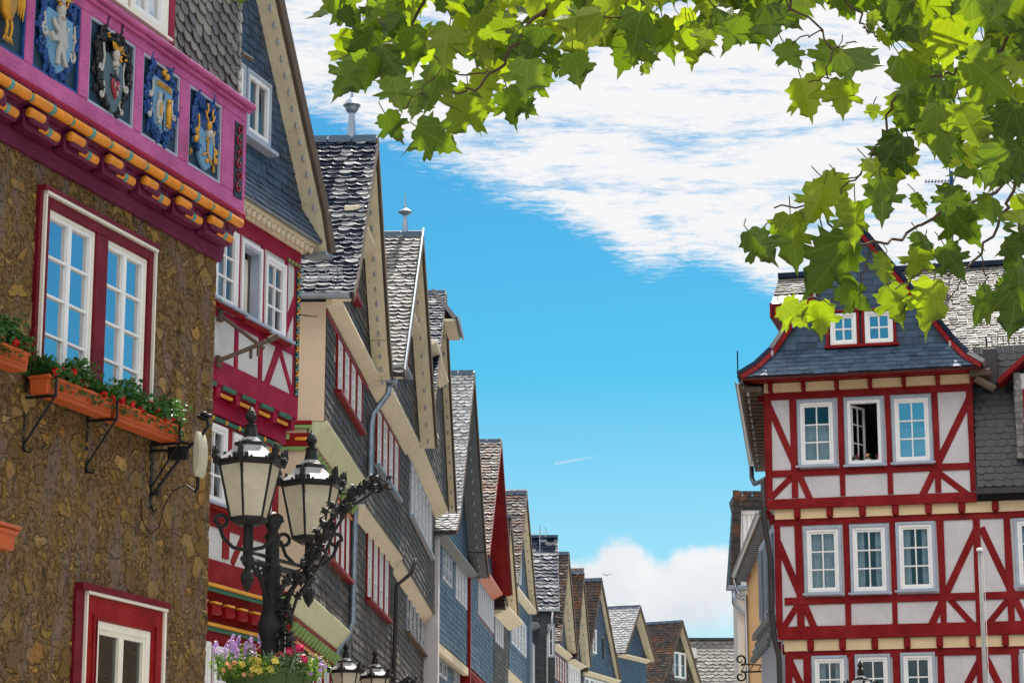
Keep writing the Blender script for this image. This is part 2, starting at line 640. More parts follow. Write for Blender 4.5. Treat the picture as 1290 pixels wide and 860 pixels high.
def leaf_mat(name, stops, trans=0.5, tcol=(.35, .55, .03), veins=False):
    m, t, bs = material(name)
    geo = t.new('ShaderNodeNewGeometry')
    tc = t.new('ShaderNodeTexCoord').outputs['Object']
    n = t.noise(tc, 9, 4, 0.6)
    k = t.math('ADD', t.math('MULTIPLY', geo.outputs['Random Per Island'], 0.75), t.math('MULTIPLY', n, 0.25))
    c = t.ramp(k, stops)
    if veins:
        sx = t.new('ShaderNodeSeparateXYZ')
        t.l.new(t.new('ShaderNodeTexCoord').outputs['UV'], sx.inputs[0])
        y_ = t.math('ADD', sx.outputs[1], 0.42)
        best = None
        for a in (0.0, .62, -.62, 1.15, -1.15):
            dd = t.math('ABSOLUTE', t.math('SUBTRACT', t.math('MULTIPLY', sx.outputs[0], cos(a)), t.math('MULTIPLY', y_, sin(a))))
            best = dd if best is None else t.math('MINIMUM', best, dd)
        wv = t.math('ABSOLUTE', t.math('SUBTRACT', t.math('FRACT', t.math('MULTIPLY', t.math('ADD', y_, t.math('MULTIPLY', t.math('ABSOLUTE', sx.outputs[0]), -.9)), 8.0)), 0.5))
        vm = t.math('MAXIMUM', t.smooth(best, 0.004, 0.020, 1.0, 0.0), t.smooth(wv, 0.0, 0.07, 0.35, 0.0))
        c = t.mixc(t.math('MULTIPLY', vm, 0.55), c, (.16, .22, .03, 1))
        spots = t.noise(tc, 26, 3, 0.5)
        c = t.mixc(t.smooth(spots, 0.66, 0.72, 0, 0.6), c, (.10, .05, .01, 1))
    t.l.new(c, bs.inputs['Base Color'])
    bs.inputs['Roughness'].default_value = 0.42
    bs.inputs['Specular IOR Level'].default_value = 0.4
    bump(t, bs, t.noise(tc, 60, 3, 0.5), 0.3, 0.004)
    tl = t.new('ShaderNodeBsdfTranslucent')
    tcl = t.mixc(0.45, c, tcol + (1,))
    if veins:
        amt = t.math('POWER', geo.outputs['Random Per Island'], 1.5)
        tcl = t.mixc(1.0, tcl, t.ramp(amt, [(0.0, (.38, .42, .3)), (0.4, (1.0, 1.0, .9)), (1.0, (2.2, 1.9, 1.0))]), 'MULTIPLY')
    t.l.new(tcl, tl.inputs[0])
    mx = t.new('ShaderNodeMixShader')
    mx.inputs[0].default_value = trans
    t.l.new(bs.outputs[0], mx.inputs[1])
    t.l.new(tl.outputs[0], mx.inputs[2])
    t.l.new(mx.outputs[0], t.n['Material Output'].inputs[0])
    return m


def frosted():
    m, t, bs = material("frosted lantern glass")
    tc = t.new('ShaderNodeTexCoord').outputs['Object']
    n = t.noise(tc, 60, 4, 0.7)
    big = t.noise(tc, 6, 3, 0.6)
    c = t.ramp(t.math('ADD', t.math('MULTIPLY', n, .5), t.math('MULTIPLY', big, .5)), [(0.3, (.60, .55, .43)), (0.7, (.86, .80, .66))])
    t.l.new(c, bs.inputs['Base Color'])
    bs.inputs['Roughness'].default_value = 0.35
    tl = t.new('ShaderNodeBsdfTranslucent')
    t.l.new(c, tl.inputs[0])
    mx = t.new('ShaderNodeMixShader')
    mx.inputs[0].default_value = 0.55
    t.l.new(bs.outputs[0], mx.inputs[1])
    t.l.new(tl.outputs[0], mx.inputs[2])
    t.l.new(mx.outputs[0], t.n['Material Output'].inputs[0])
    bump(t, bs, n, 0.3, 0.003)
    return m


def louvre():
    m, t, bs = material("white curtain")
    uv = t.new('ShaderNodeTexCoord').outputs['Object']
    mp = t.new('ShaderNodeMapping')
    t.l.new(uv, mp.inputs[0])
    mp.inputs['Scale'].default_value = (26, 1, 1.5)
    n = t.noise(mp.outputs[0], 1.0, 3, 0.5)
    t.l.new(t.ramp(n, [(0.3, (.55, .55, .56)), (0.65, (.82, .82, .8))]), bs.inputs['Base Color'])
    bs.inputs['Roughness'].default_value = 0.9
    bump(t, bs, n, 0.8, 0.03)
    return m


def cobble():
    m, t, bs = material("cobble paving")
    tc = t.new('ShaderNodeTexCoord').outputs['Object']
    v = t.new('ShaderNodeTexVoronoi', feature='DISTANCE_TO_EDGE'); t.l.new(tc, v.inputs['Vector']); v.inputs['Scale'].default_value = 7
    v2 = t.new('ShaderNodeTexVoronoi'); t.l.new(tc, v2.inputs['Vector']); v2.inputs['Scale'].default_value = 7
    s = t.new('ShaderNodeSeparateColor'); t.l.new(v2.outputs['Color'], s.inputs[0])
    c = t.mixc(t.smooth(v.outputs[0], 0.02, 0.09), (.10, .09, .08, 1), t.ramp(s.outputs[0], [(0, (.22, .21, .2)), (1, (.38, .36, .33))]))
    t.l.new(c, bs.inputs['Base Color'])
    bs.inputs['Roughness'].default_value = 0.8
    bump(t, bs, t.smooth(v.outputs[0], 0, .1), 0.6, 0.02)
    return m


M = {}
M['stone'] = stone_rubble()
M['stone_face'] = stone_rubble("rubble stone face", True)
M['cobble'] = cobble()
M['asphalt'] = paint("paving slabs", (.3, .28, .26), .85, .2, .3, .4, 1.0)
M['pink'] = timber("magenta painted timber", (.46, .095, .26), .45)
M['crimson'] = timber("crimson painted timber", (.29, .006, .036), .5)
M['red'] = timber("oxblood painted timber", (.215, .007, .009), .5)
M['wine'] = timber("wine red painted timber", (.15, .006, .016), .45)
M['redbright'] = timber("bright red painted timber", (.25, .006, .006), .5)
M['purple'] = timber("violet painted moulding", (.13, .013, .050), .45)
M['orange'] = paint("orange painted rope moulding", (.74, .27, .022), .4, .2, .35, .5, 8)
M['teal'] = paint("teal painted collar", (.10, .30, .28), .5, .2, .3, .3, 8)
M['yellow'] = paint("yellow painted trim", (.72, .33, .03), .5, .2, .25, .3, 6)
M['green'] = paint("dark green painted trim", (.03, .13, .08), .5, .2, .25, .3, 6)
M['sage'] = paint("sage green painted trim", (.22, .36, .12), .5, .2, .25, .3, 6)
M['plaster'] = paint("white lime plaster", (.57, .545, .565), .85, .12, .20, .5, 2)
M['plaster2'] = paint("pale grey plaster", (.55, .55, .54), .85, .07, .10, .25, 2)
M['beige'] = paint("beige render", (.66, .51, .37), .85, .07, .08, .3, 1.4)
M['ochre'] = paint("ochre render", (.78, .48, .22), .85, .08, .10, .3, 1.4)
M['infill'] = paint("cream infill", (.70, .53, .33), .8, .12, .2, .3, 2)
M['cream'] = paint("cream painted board", (.74, .66, .47), .6, .12, .4, .5, 3, dcol=(.2, .15, .09))
M['limecream'] = paint("pale lime painted board", (.60, .62, .38), .6, .12, .3, .4, 3, dcol=(.2, .2, .1))
M['greyboard'] = paint("grey painted board", (.16, .18, .19), .6, .18, .4, .4, 3)
M['white'] = paint("white window paint", (.80, .80, .80), .4, .05, .10, .1, 4)
M['ivory'] = paint("ivory window paint", (.78, .74, .64), .4, .06, .12, .1, 4)
M['bluegrey'] = paint("blue grey window surround", (.36, .41, .50), .5, .1, .2, .2, 4)
M['glass'] = glass_mat("window glass", 0.06)
M['mirror'] = glass_mat("reflecting window glass", 0.62)
M['curtain'] = louvre()
M['iron'] = paint("black wrought iron", (.014, .014, .015), .42, .3, .3, .5, 12, metal=0.3, dcol=(.05, .03, .02))
M['agedcream'] = paint("aged cream enamel", (.46, .43, .32), .45, .15, .3, .2, 5)
M['zincwhite'] = paint("pale sheet metal lantern roof", (.28, .28, .275), .45, .15, .4, .3, 9)
M['steel'] = paint("galvanised steel", (.42, .44, .46), .38, .15, .3, .2, 5, metal=0.85)
M['zinc'] = paint("weathered zinc", (.30, .36, .44), .42, .2, .3, .2, 5, metal=0.7)
M['darkpipe'] = paint("dark painted downpipe", (.045, .04, .042), .45, .2, .3, .2, 5)
M['lead'] = paint("lead flashing", (.24, .29, .36), .5, .2, .3, .3, 4, metal=0.3)
M['bulb'] = paint("clear bulb", (.35, .38, .40), .1, .1, .1, 0, 4)
M['dark'] = paint("dark interior", (.02, .018, .017), .9, .2, .1, .0, 2)
M['oldwood'] = paint("weathered boards", (.12, .085, .06), .8, .3, .4, .6, 4)
M['slate_blue'] = slate_mat("blue slate", [(0.0, (.018, .035, .062)), (0.45, (.030, .060, .105)), (0.8, (.045, .085, .14)), (1.0, (.10, .14, .19))], (.42, .6), spec=.35)
M['slate_wall'] = slate_mat("weathered wall slate", [(0.0, (.015, .014, .015)), (0.3, (.044, .039, .036)), (0.7, (.088, .077, .067)), (1.0, (.22, .19, .16))], (.55, .8), spec=.2)
M['slate_pale'] = slate_mat("pale grey slate", [(0.0, (.07, .07, .068)), (0.5, (.16, .155, .145)), (1.0, (.30, .29, .26))], (.5, .75), spec=.3)
M['slate_bright'] = slate_mat("slate with sun glare in colour", [(0.0, (.20, .20, .21)), (0.5, (.34, .34, .35)), (1.0, (.46, .46, .46))], (.55, .75), spec=.3)  # lighter copy of the roof slate, sun glare put into the colour
M['slate_roof'] = slate_mat("roof slate", [(0.0, (.005, .011, .026)), (0.5, (.010, .020, .044)), (0.70, (.024, .034, .055)), (0.80, (.26, .26, .27))], (.45, .65), spec=0.12)  # pale end of the ramp paints sun glints on scattered navy slates
M['slate_moss'] = slate_mat("mossy brown slate", [(0.0, (.014, .010, .010)), (0.5, (.032, .023, .020)), (1.0, (.085, .065, .056))], (.55, .75), ((.13, .045, .012), .50), spec=.35)
M['slate_dark'] = slate_mat("near black slate", [(0.0, (.010, .012, .015)), (0.6, (.022, .026, .03)), (1.0, (.05, .055, .06))], (.35, .5))
M['tile_warm'] = slate_mat("warm grey roof tile", [(0.0, (.085, .078, .072)), (0.5, (.14, .13, .12)), (1.0, (.22, .205, .19))], (.6, .8), spec=.2)
M['leaf'] = leaf_mat("plane tree leaf", [(0.0, (.022, .055, .004)), (0.45, (.045, .095, .006)), (0.8, (.07, .11, .007)), (1.0, (.11, .09, .010))], 0.52, (.34, .52, .004), True)
M['bark'] = paint("plane tree bark", (.16, .12, .08), .85, .4, .5, .8, 6)
M['twig'] = paint("brown twig", (.07, .04, .025), .7, .3, .3, .4, 12)
M['herb'] = leaf_mat("geranium leaf", [(0.0, (.015, .06, .012)), (0.6, (.03, .11, .02)), (1.0, (.06, .17, .03))], 0.3, (.12, .3, .02))
M['limeleaf'] = leaf_mat("light bedding leaf", [(0.0, (.06, .15, .02)), (0.6, (.14, .28, .03)), (1.0, (.28, .42, .06))], 0.4, (.3, .5, .04))
M['silverleaf'] = leaf_mat("silver leaf", [(0.0, (.16, .20, .13)), (1.0, (.36, .40, .28))], 0.3, (.3, .35, .2))
M['petal_red'] = leaf_mat("scarlet petal", [(0.0, (.55, .012, .008)), (1.0, (.8, .03, .015))], 0.3, (.9, .05, .02))
M['petal_pink'] = leaf_mat("crimson petal", [(0.0, (.55, .01, .08)), (1.0, (.75, .03, .2))], 0.3, (.8, .05, .2))
M['petal_yellow'] = leaf_mat("yellow petal", [(0.0, (.75, .6, .08)), (1.0, (.85, .75, .25))], 0.3, (.9, .8, .2))
M['petal_violet'] = leaf_mat("violet petal", [(0.0, (.38, .18, .5)), (1.0, (.6, .4, .7))], 0.3, (.6, .4, .7))
M['petal_peach'] = leaf_mat("peach petal", [(0.0, (.8, .3, .15)), (1.0, (.85, .5, .3))], 0.3, (.9, .5, .3))
M['terracotta'] = paint("terracotta plastic", (.50, .10, .022), .5, .15, .2, .2, 5)
M['potgreen'] = paint("dark green planter", (.045, .08, .02), .5, .2, .2, .2, 5)
M['frosted'] = frosted()
M['panel'] = paint("dark blue panel", (.012, .035, .06), .4, .3, .3, .4, 6)
M['sky_paint'] = paint("light blue heraldic paint", (.13, .29, .46), .4, .15, .2, .3, 9)
M['royal'] = paint("royal blue heraldic paint", (.012, .065, .24), .45, .25, .2, .4, 9)
M['silver'] = paint("silver heraldic paint", (.46, .44, .40), .4, .15, .3, .4, 14, metal=.15)
M['gold'] = paint("gold leaf paint", (.66, .33, .035), .35, .2, .25, .4, 14, metal=.35)
M['black'] = paint("black heraldic paint", (.012, .012, .016), .4, .2, .1, .4, 9)
M['slateshield'] = paint("grey shield paint", (.07, .11, .13), .4, .2, .2, .3, 9)
M['heart'] = paint("dark red heraldic paint", (.28, .012, .03), .4, .2, .2, .3, 9)
M['copper'] = paint("salmon painted soffit", (.52, .16, .09), .5, .15, .3, .3, 4)
# ------------------------------------------------------------------ building helpers
RN = random.Random(7)


def shell(parent, mat, u0, u1, z0, z1, w, depth, holes=(), name='wall', reveal=0.22, bottom=True):
    """one storey: front with real openings, sides, back, floor and ceiling"""
    mb = MB()
    us = sorted(set([u0, u1] + [h[0] for h in holes] + [h[1] for h in holes]))
    zs = sorted(set([z0, z1] + [h[2] for h in holes] + [h[3] for h in holes]))
    for i in range(len(us) - 1):
        for j in range(len(zs) - 1):
            cu, cz = (us[i] + us[i + 1]) / 2, (zs[j] + zs[j + 1]) / 2
            if any(h[0] < cu < h[1] and h[2] < cz < h[3] for h in holes):
                continue
            mb.add([(us[i], -w, zs[j]), (us[i + 1], -w, zs[j]), (us[i + 1], -w, zs[j + 1]), (us[i], -w, zs[j + 1])], [(0, 1, 2, 3)])
    for a, b, c, d in holes:
        y, r = -w, -w + reveal
        mb.add([(a, y, c), (b, y, c), (b, y, d), (a, y, d), (a, r, c), (b, r, c), (b, r, d), (a, r, d)],
               [(0, 4, 5, 1), (1, 5, 6, 2), (2, 6, 7, 3), (3, 7, 4, 0)])
    mb.add([(u0, -w, z0), (u1, -w, z0), (u1, depth, z0), (u0, depth, z0), (u0, -w, z1), (u1, -w, z1), (u1, depth, z1), (u0, depth, z1)],
           [(0, 3, 2, 1), (4, 5, 6, 7), (1, 2, 6, 5), (2, 3, 7, 6), (3, 0, 4, 7)])
    return mb.build(name, mat, parent)


def inside(poly, s, t):
    c = False
    n = len(poly)
    for i in range(n):
        a, b = poly[i], poly[(i + 1) % n]
        if (a[1] > t) != (b[1] > t):
            if s < (b[0] - a[0]) * (t - a[1]) / (b[1] - a[1]) + a[0]:
                c = not c
    return c


def span(poly, t):
    xs = []
    n = len(poly)
    for i in range(n):
        a, b = poly[i], poly[(i + 1) % n]
        if (a[1] > t) != (b[1] > t):
            xs.append((b[0] - a[0]) * (t - a[1]) / (b[1] - a[1]) + a[0])
    return (min(xs), max(xs)) if xs else None


def slates(mb, O, T, B, N, poly, w=.24, h=.17, holes=(), arc=.35, thick=.012, lift=.02, slant=0.0, rng=RN, jit=.012):
    """overlapping slates, each its own little tile, rows along T climbing along B"""
    O, T, B, N = Vector(O), Vector(T), Vector(B), Vector(N)
    if slant:
        ca, sa = cos(slant), sin(slant)
        T, B = T * ca + B * sa, B * ca - T * sa
        poly = [(p[0] * ca + p[1] * sa, -p[0] * sa + p[1] * ca) for p in poly]
    t0, t1 = min(p[1] for p in poly), max(p[1] for p in poly)
    row = 0
    t = t0 - (h * .5 if slant else 0)
    while t < t1:
        sp = span(poly, min(max(t + h * .5, t0 + 1e-4), t1 - 1e-4))
        if sp:
            s = sp[0] - w * (.5 if row % 2 else 0) - rng.random() * w * .2
            while s < sp[1]:
                ww = w * (1 + rng.uniform(-.16, .16))
                a, b = max(s, sp[0]), min(s + ww, sp[1])
                s += ww
                if b - a < .03: continue
                cs, ct = (a + b) / 2, t + h / 2
                if any(H[0] < cs < H[1] and H[2] < ct < H[3] for H in holes): continue
                dz = rng.uniform(-jit, jit)
                l1 = lift * rng.uniform(.7, 1.35)
                tl, tr = rng.uniform(-.004, .004), rng.uniform(-.004, .004)
                g = .003
                W = b - a - 2 * g
                if arc:
                    low = [(0, arc * .8), (.12, arc * .38), (.33, arc * .06), (.62, 0), (.88, arc * .22), (1, arc * .6)]
                else:
                    low = [(0, 0), (1, 0)]
                top = t + h * 1.22
                pts = []
                for q, r in low:
                    pts.append((a + g + W * q, t + dz + r * h, l1 + (tl if q < .5 else tr)))
                up = [(b - g, top, .003), (a + g, top, .003)]
                fr_ = pts + up
                n = len(pts)
                vs = [O + T * p[0] + B * p[1] + N * p[2] for p in fr_]
                vs += [O + T * p[0] + B * p[1] + N * (p[2] - thick) for p in pts]
                fs = [tuple(range(n + 2))]
                for i in range(n - 1):
                    fs.append((i, n + 2 + i, n + 3 + i, i + 1))
                fs.append((0, n + 1, n + 2))
                fs.append((n - 1, n + 2 + n - 1, n))
                mb.add(vs, fs)
        row += 1
        t += h
    return mb


def wall_slates(parent, mat, u0, u1, z0, z1, w, holes=(), sw=.27, sh=.17, arc=.0, name='slate_cladding', poly=None):
    mb = MB()
    mb.add([(u, -w, z) for u, z in (poly or [(u0, z0), (u1, z0), (u1, z1), (u0, z1)])], [tuple(range(len(poly) if poly else 4))]) if poly else None
    slates(mb, (0, -w, 0), (1, 0, 0), (0, 0, 1), (0, -1, 0), poly or [(u0, z0), (u1, z0), (u1, z1), (u0, z1)], sw, sh, holes, arc)
    return mb.build(name, mat, parent)


def win(parent, u0, u1, z0, z1, w, cols=2, rows=3, cas='white', sash='white', glass='glass', cw=.06, sw=.045, mw=.022,
        proud=.05, curtain=True, sill=None, split=False, inset=0.05, cbar=.0):
    """casing > sash, pane, curtain, sill"""
    mb = MB()
    y1, y0 = -w + .05, -w - proud
    mb.box(u0, u0 + cw, y0, y1, z0, z1).box(u1 - cw, u1, y0, y1, z0, z1)
    mb.box(u0 + cw, u1 - cw, y0, y1, z0, z0 + cw).box(u0 + cw, u1 - cw, y0, y1, z1 - cw, z1)
    f = mb.build('window', M[cas], parent, bevel=.006 if w is not None and sw > .03 else 0)
    a, b, c, d = u0 + cw, u1 - cw, z0 + cw, z1 - cw
    ys0, ys1 = -w - proud + .022, -w + inset
    sb = MB()
    halves = [(a, (a + b) / 2), ((a + b) / 2, b)] if split else [(a, b)]
    cc = cols // 2 if split else cols
    for p, q in halves:
        sb.box(p, p + sw, ys0, ys1, c, d).box(q - sw, q, ys0, ys1, c, d)
        sb.box(p + sw, q - sw, ys0, ys1, c, c + sw).box(p + sw, q - sw, ys0, ys1, d - sw, d)
        iw, ih = (q - p - 2 * sw), (d - c - 2 * sw)
        for i in range(1, cc):
            x = p + sw + iw * i / cc
            sb.box(x - mw / 2, x + mw / 2, ys0 + .008, ys1 - .002, c + sw, d - sw)
        for i in range(1, rows):
            z = c + sw + ih * i / rows
            sb.box(p + sw, q - sw, ys0 + .011, ys1 - .004, z - mw / 2, z + mw / 2)
    sb.build('sash', M[sash], f)
    g = MB()
    yg = (ys0 + ys1) / 2 + .004
    g.add([(a + .01, yg, c + .01), (b - .01, yg, c + .01), (b - .01, yg, d - .01), (a + .01, yg, d - .01)], [(0, 1, 2, 3)])
    g.build('pane', M[glass], f)
    if curtain:
        cm = MB()
        if curtain == 'drape':
            n = 8
            for p, q in ((a, a + (b - a) * .30), (b - (b - a) * .30, b)):
                vs, fs = [], []
                for i in range(n + 1):
                    x = p + (q - p) * i / n
                    y = -w + .16 + .02 * (1 if i % 2 else -1)
                    vs += [(x, y, c - .02), (x, y, d)]
                for i in range(n):
                    fs.append((2 * i, 2 * i + 2, 2 * i + 3, 2 * i + 1))
                cm.add(vs, fs)
            cm.each('curtain', M['curtain'], f, smooth=True)
            return f
        n = 14
        yc = -w + .16
        top = d if curtain is True else c + (d - c) * curtain
        vs, fs = [], []
        for i in range(n + 1):
            x = a + (b - a) * i / n
            y = yc + .02 * (1 if i % 2 else -1)
            vs += [(x, y, c - .02), (x, y, top)]
        for i in range(n):
            fs.append((2 * i, 2 * i + 2, 2 * i + 3, 2 * i + 1))
        cm.add(vs, fs)
        cm.build('curtain', M['curtain'], f, smooth=True)
    if sill:
        MB().box(u0 - .04, u1 + .04, -w - proud - .05, -w + .02, z0 - .035, z0 - .002).build('sill', M[sill], f)
    return f


def band_rect(fr, w, nt, nb, ft, fb):
    a, b, c, d = fr.px(*nt, w), fr.px(*nb, w), fr.px(*ft, w), fr.px(*fb, w)
    return ((a[0] + b[0]) / 2, (c[0] + d[0]) / 2, (b[1] + d[1]) / 2, (a[1] + c[1]) / 2)


def band(parent, rect, w, n, cas='red', sash='white', rows=3, cols=2, glass='glass', post=.10, sill=None, far=False, curtain=True, proud=.05):
    u0, u1, z0, z1 = rect
    wd = (u1 - u0 - post * (n - 1)) / n
    for i in range(n):
        a = u0 + i * (wd + post)
        win(parent, a, a + wd, z0, z1, w, cols, rows, cas, sash, glass, cw=.05, sw=.05, mw=.025, curtain=curtain, proud=proud)
    if n > 1:
        mb = MB()
        for i in range(n - 1):
            a = u0 + (i + 1) * wd + i * post
            mb.box(a + .002, a + post - .002, -w - .03, -w + .05, z0, z1)
        mb.each('window_post', M[cas], parent)
    if sill:
        MB().box(u0 - .08, u1 + .08, -w - .13, -w + .02, z0 - .07, z0 - .003).build('sill', M[sill], parent)


def cove(parent, mat, u0, u1, z, w_up, w_lo, h=.3, name='cornice', lip=.06):
    mb = MB()
    h *= .62
    w_up = w_lo + (w_up - w_lo) * .72
    mb.sweep_y([(-w_lo + .01, z + .002), (-w_up - .05, z + .002), (-w_up - .05, z - lip), (-w_lo - .02, z - h), (-w_lo + .01, z - h)], u0, u1)
    return mb.build(name, M[mat], parent, bevel=.01)


BULB = None


def bulbs(parent, pts):
    global BULB
    for p in pts:
        if BULB is None:
            mb = MB()
            mb.lathe([(.018, .05), (.02, .02), (.022, 0), (.032, -.03), (.028, -.06), (.010, -.08)], n=7)
            o = mb.build('light_bulb', M['bulb'], parent, smooth=True)
            BULB = o
        else:
            o = bpy.data.objects.new('light_bulb', BULB.data)
            COL.objects.link(o)
            o.parent = parent
        o.location = p


def gable_roof(parent, L, He, um, zA, ov, depth, gw=0.0, mat='slate_roof', verge='cream', e=.12, gable='slate_wall', holes=(),
               flare=.0, nb=8, sw=.24, sh=.15, slant=.12, arc=.45, farslates=False, z_front=None, vw=None, ridge=True, gsize=(.27, .17), hip=0.0, fe=None):
    """gable wall, two slopes, verge soffits, ridge"""
    fe = e if fe is None else fe
    # near slope polyline (u,z)
    if flare:
        k = .22
        pn = [(-e, He), (-e + (um + e) * k, He + (zA - He) * (k - flare)), (um, zA)]
        pf = [(L + fe, He), (L + fe - (L + fe - um) * k, He + (zA - He) * (k - flare)), (um, zA)]
    else:
        pn = [(-e, He), (um, zA)]
        pf = [(L + fe, He), (um, zA)]
    # gable wall
    poly = [(0, He - .02), (L, He - .02)]
    ins = .06
    for p in pf[1:-1]: poly.append((p[0] - .05, p[1] - ins))
    poly.append((um, zA - ins - .04))
    for p in pn[1:-1]: poly.append((p[0] + .05, p[1] - ins))
    mb = MB()
    mb.prism(poly, -gw + .002, depth)
    mb.build('gable_wall', M[gable if gable in ('plaster',) else 'greyboard'], parent)
    g = MB()
    slates(g, (0, -gw, 0), (1, 0, 0), (0, 0, 1), (0, -1, 0), poly, gsize[0], gsize[1], holes, 0)
    g.build('slate_cladding', M[gable], parent)
    # slopes
    rb = MB()
    rs = MB()
    th = .10
    for pl, sgn in ((pn, 1), (pf, -1)):
        for (a, b) in zip(pl[:-1], pl[1:]):
            d = Vector((b[0] - a[0], 0, b[1] - a[1]))
            ln = d.length
            Bv = d / ln
            Nv = Vector((-Bv.z, 0, Bv.x)) if sgn == 1 else Vector((Bv.z, 0, -Bv.x))
            A0, B0 = Vector((a[0], 0, a[1])), Vector((b[0], 0, b[1]))
            rb.slab(A0 + Vector((0, -ov, 0)), B0 + Vector((0, -ov, 0)), B0 + Vector((0, depth, 0)), A0 + Vector((0, depth, 0)), -Nv * th)
            if sgn == 1:
                slates(rs, A0 + Nv * .004, (0, -1, 0), Bv, Nv, [(-depth, -.04), (ov + .03, -.04), (ov + .03, ln), (-depth, ln)], sw, sh, (), arc, lift=.036, thick=.028, slant=0, jit=.015)
            elif farslates:
                slates(rs, A0 + Nv * .004, (0, 1, 0), Bv, Nv, [(-ov, -.04), (depth, -.04), (depth, ln), (-ov, ln)], sw, sh, (), arc, lift=.03, thick=.016)
    rf = rb.build('roof', M['slate_dark'], parent)
    rs.build('roof_slates', M[mat], rf)
    # verge soffit and fascia
    vb = MB()
    fb = MB()
    vw = vw or ov
    pts = []
    for pl, sgn in ((pn, 1), (pf, -1)):
        for (a, b) in zip(pl[:-1], pl[1:]):
            d = Vector((b[0] - a[0], 0, b[1] - a[1])).normalized()
            Nv = Vector((-d.z, 0, d.x)) if sgn == 1 else Vector((d.z, 0, -d.x))
            A0, B0 = Vector((a[0], 0, a[1])) - Nv * (th + .003), Vector((b[0], 0, b[1])) - Nv * (th + .003)
            vb.slab(A0 + Vector((0, -ov + .03, 0)), B0 + Vector((0, -ov + .03, 0)), B0 + Vector((0, -gw - .03, 0)), A0 + Vector((0, -gw - .03, 0)), -Nv * .05)
            fa, fb0 = Vector((a[0], -ov - .003, a[1])) + Nv * .01, Vector((b[0], -ov - .003, b[1])) + Nv * .01
            fb.slab(fa, fb0, fb0 - Nv * (th + .07), fa - Nv * (th + .07), (0, -.035, 0))
            if sgn == -1 and nb:
                for i in range(nb):
                    p = A0.lerp(B0, (i + .5) / nb)
                    if (len(pl) == 3 and a is pl[0] and i % 4): continue
                    pts.append(p - Nv * .06 + Vector((0, -(ov * .55 + gw * .45), 0)))
    vb.build('verge_soffit', M[verge], parent)
    fb.build('verge_edge', M['oldwood'] if verge != 'red' else M['red'], parent)
    if pts: bulbs(parent, pts)
    # ridge caps
    if ridge:
        rg = MB()
        y = -ov
        while y < depth:
            rg.sweep = None
            rg.prism([(um - .16, zA - .12), (um - .06, zA + .05), (um + .06, zA + .05), (um + .16, zA - .12)], y + .01, y + .46)
            y += .48
        rg.each('ridge_cap', M['slate_blue'], parent)
    return parent


def gutter_y(parent, u, z, y0, y1, r=.07, mat='zinc', side=-1):
    """gutter running into the building"""
    mb = MB()
    prof = [(u + side * (r + r * cos(a)), z - r * sin(a)) for a in [pi * i / 6 for i in range(7)]]
    inner = [(u + side * (r + (r - .012) * cos(a)), z - (r - .012) * sin(a)) for a in [pi * i / 6 for i in range(6, -1, -1)]]
    mb.prism(prof + inner, y0, y1)
    return mb.build('gutter', M[mat], parent)


def pipe(parent, pts, r=.05, mat='zinc', name='downpipe'):
    o = MB().tube(pts, r, 10).build(name, M[mat], parent, smooth=True)
    return o


def plain_top(fr, name, label, cat, group=None):
    return thing(name, label, cat, fr.o, fr.rz, group)


def row_house(fr, label, He, zA, um, ov, depth, storeys, gable_kw, name='row_house', cat='house', group='gabled houses in the row along the street'):
    """storeys: list of dict(z0,w,mat,clad,win=[(rect,n,kw)],cove=(mat,h))  from the top down"""
    t = thing(name, label, cat, fr.o, fr.rz, group)
    ztop = He
    for i, s in enumerate(storeys):
        z0, w = s['z0'], s['w']
        holes = []
        for r, n, kw in s.get('win', []):
            if r[3] < ztop and r[2] > z0:
                holes.append((r[0] + .02, r[1] - .02, r[2] + .02, r[3] - .02))
        shell(t, M[s.get('mat', 'greyboard')], .0, fr.L - .01, z0, ztop, w, depth, holes)
        if s.get('clad'):
            hs = [(h[0] - .08, h[1] + .08, h[2] - .1, h[3] + .08) for h in holes]
            wall_slates(t, M[s['clad']], .0, fr.L - .01, z0, ztop, w, hs, *s.get('ss', (.27, .17)))
        for r, n, kw in s.get('win', []):
            band(t, r, w, n, **kw)
        if i + 1 < len(storeys):
            wl = storeys[i + 1]['w']
            c = s.get('cove', ('cream', .35))
            if c: cove(t, c[0], -.02, fr.L - .01, z0, w, wl, c[1])
        ztop = z0
    gable_roof(t, fr.L, He, um, zA, ov, depth, **gable_kw)
    return t
# ------------------------------------------------------------------ ground
def sheet(name, x0, x1, y0, y1, z, mat):
    mb = MB()
    mb.add([(x0, y0, z), (x1, y0, z), (x1, y1, z), (x0, y1, z)], [(0, 1, 2, 3)])
    return tag(mb.build(name, mat), kind='structure')


sheet('ground', -3000, 3000, -3000, 3000, 0.0, M['cobble'])
sheet('pavement', -2.2, 6.0, -20, 160, 0.004, M['asphalt'])

# ================================================================== stone town hall on the left
pS = at(267, 500, 30)
FS = Frame((pS.x - .335 * 14, pS.y - 14), (pS.x, pS.y))
LS = FS.L                                          # local u = LS at the visible corner
W1 = (LS - 4.48, LS - 1.84, 7.02, 9.14)
W2 = (LS - 3.17, LS - 1.28, 2.75, 4.87)
TH = thing('town_hall', 'tall rubble stone town hall with magenta parapet of coats of arms and slated upper floor', 'building', FS.o, FS.rz)
shell(TH, M['stone'], 0, LS, 0, 9.72, 0, 9, [W1, W2], reveal=.35)


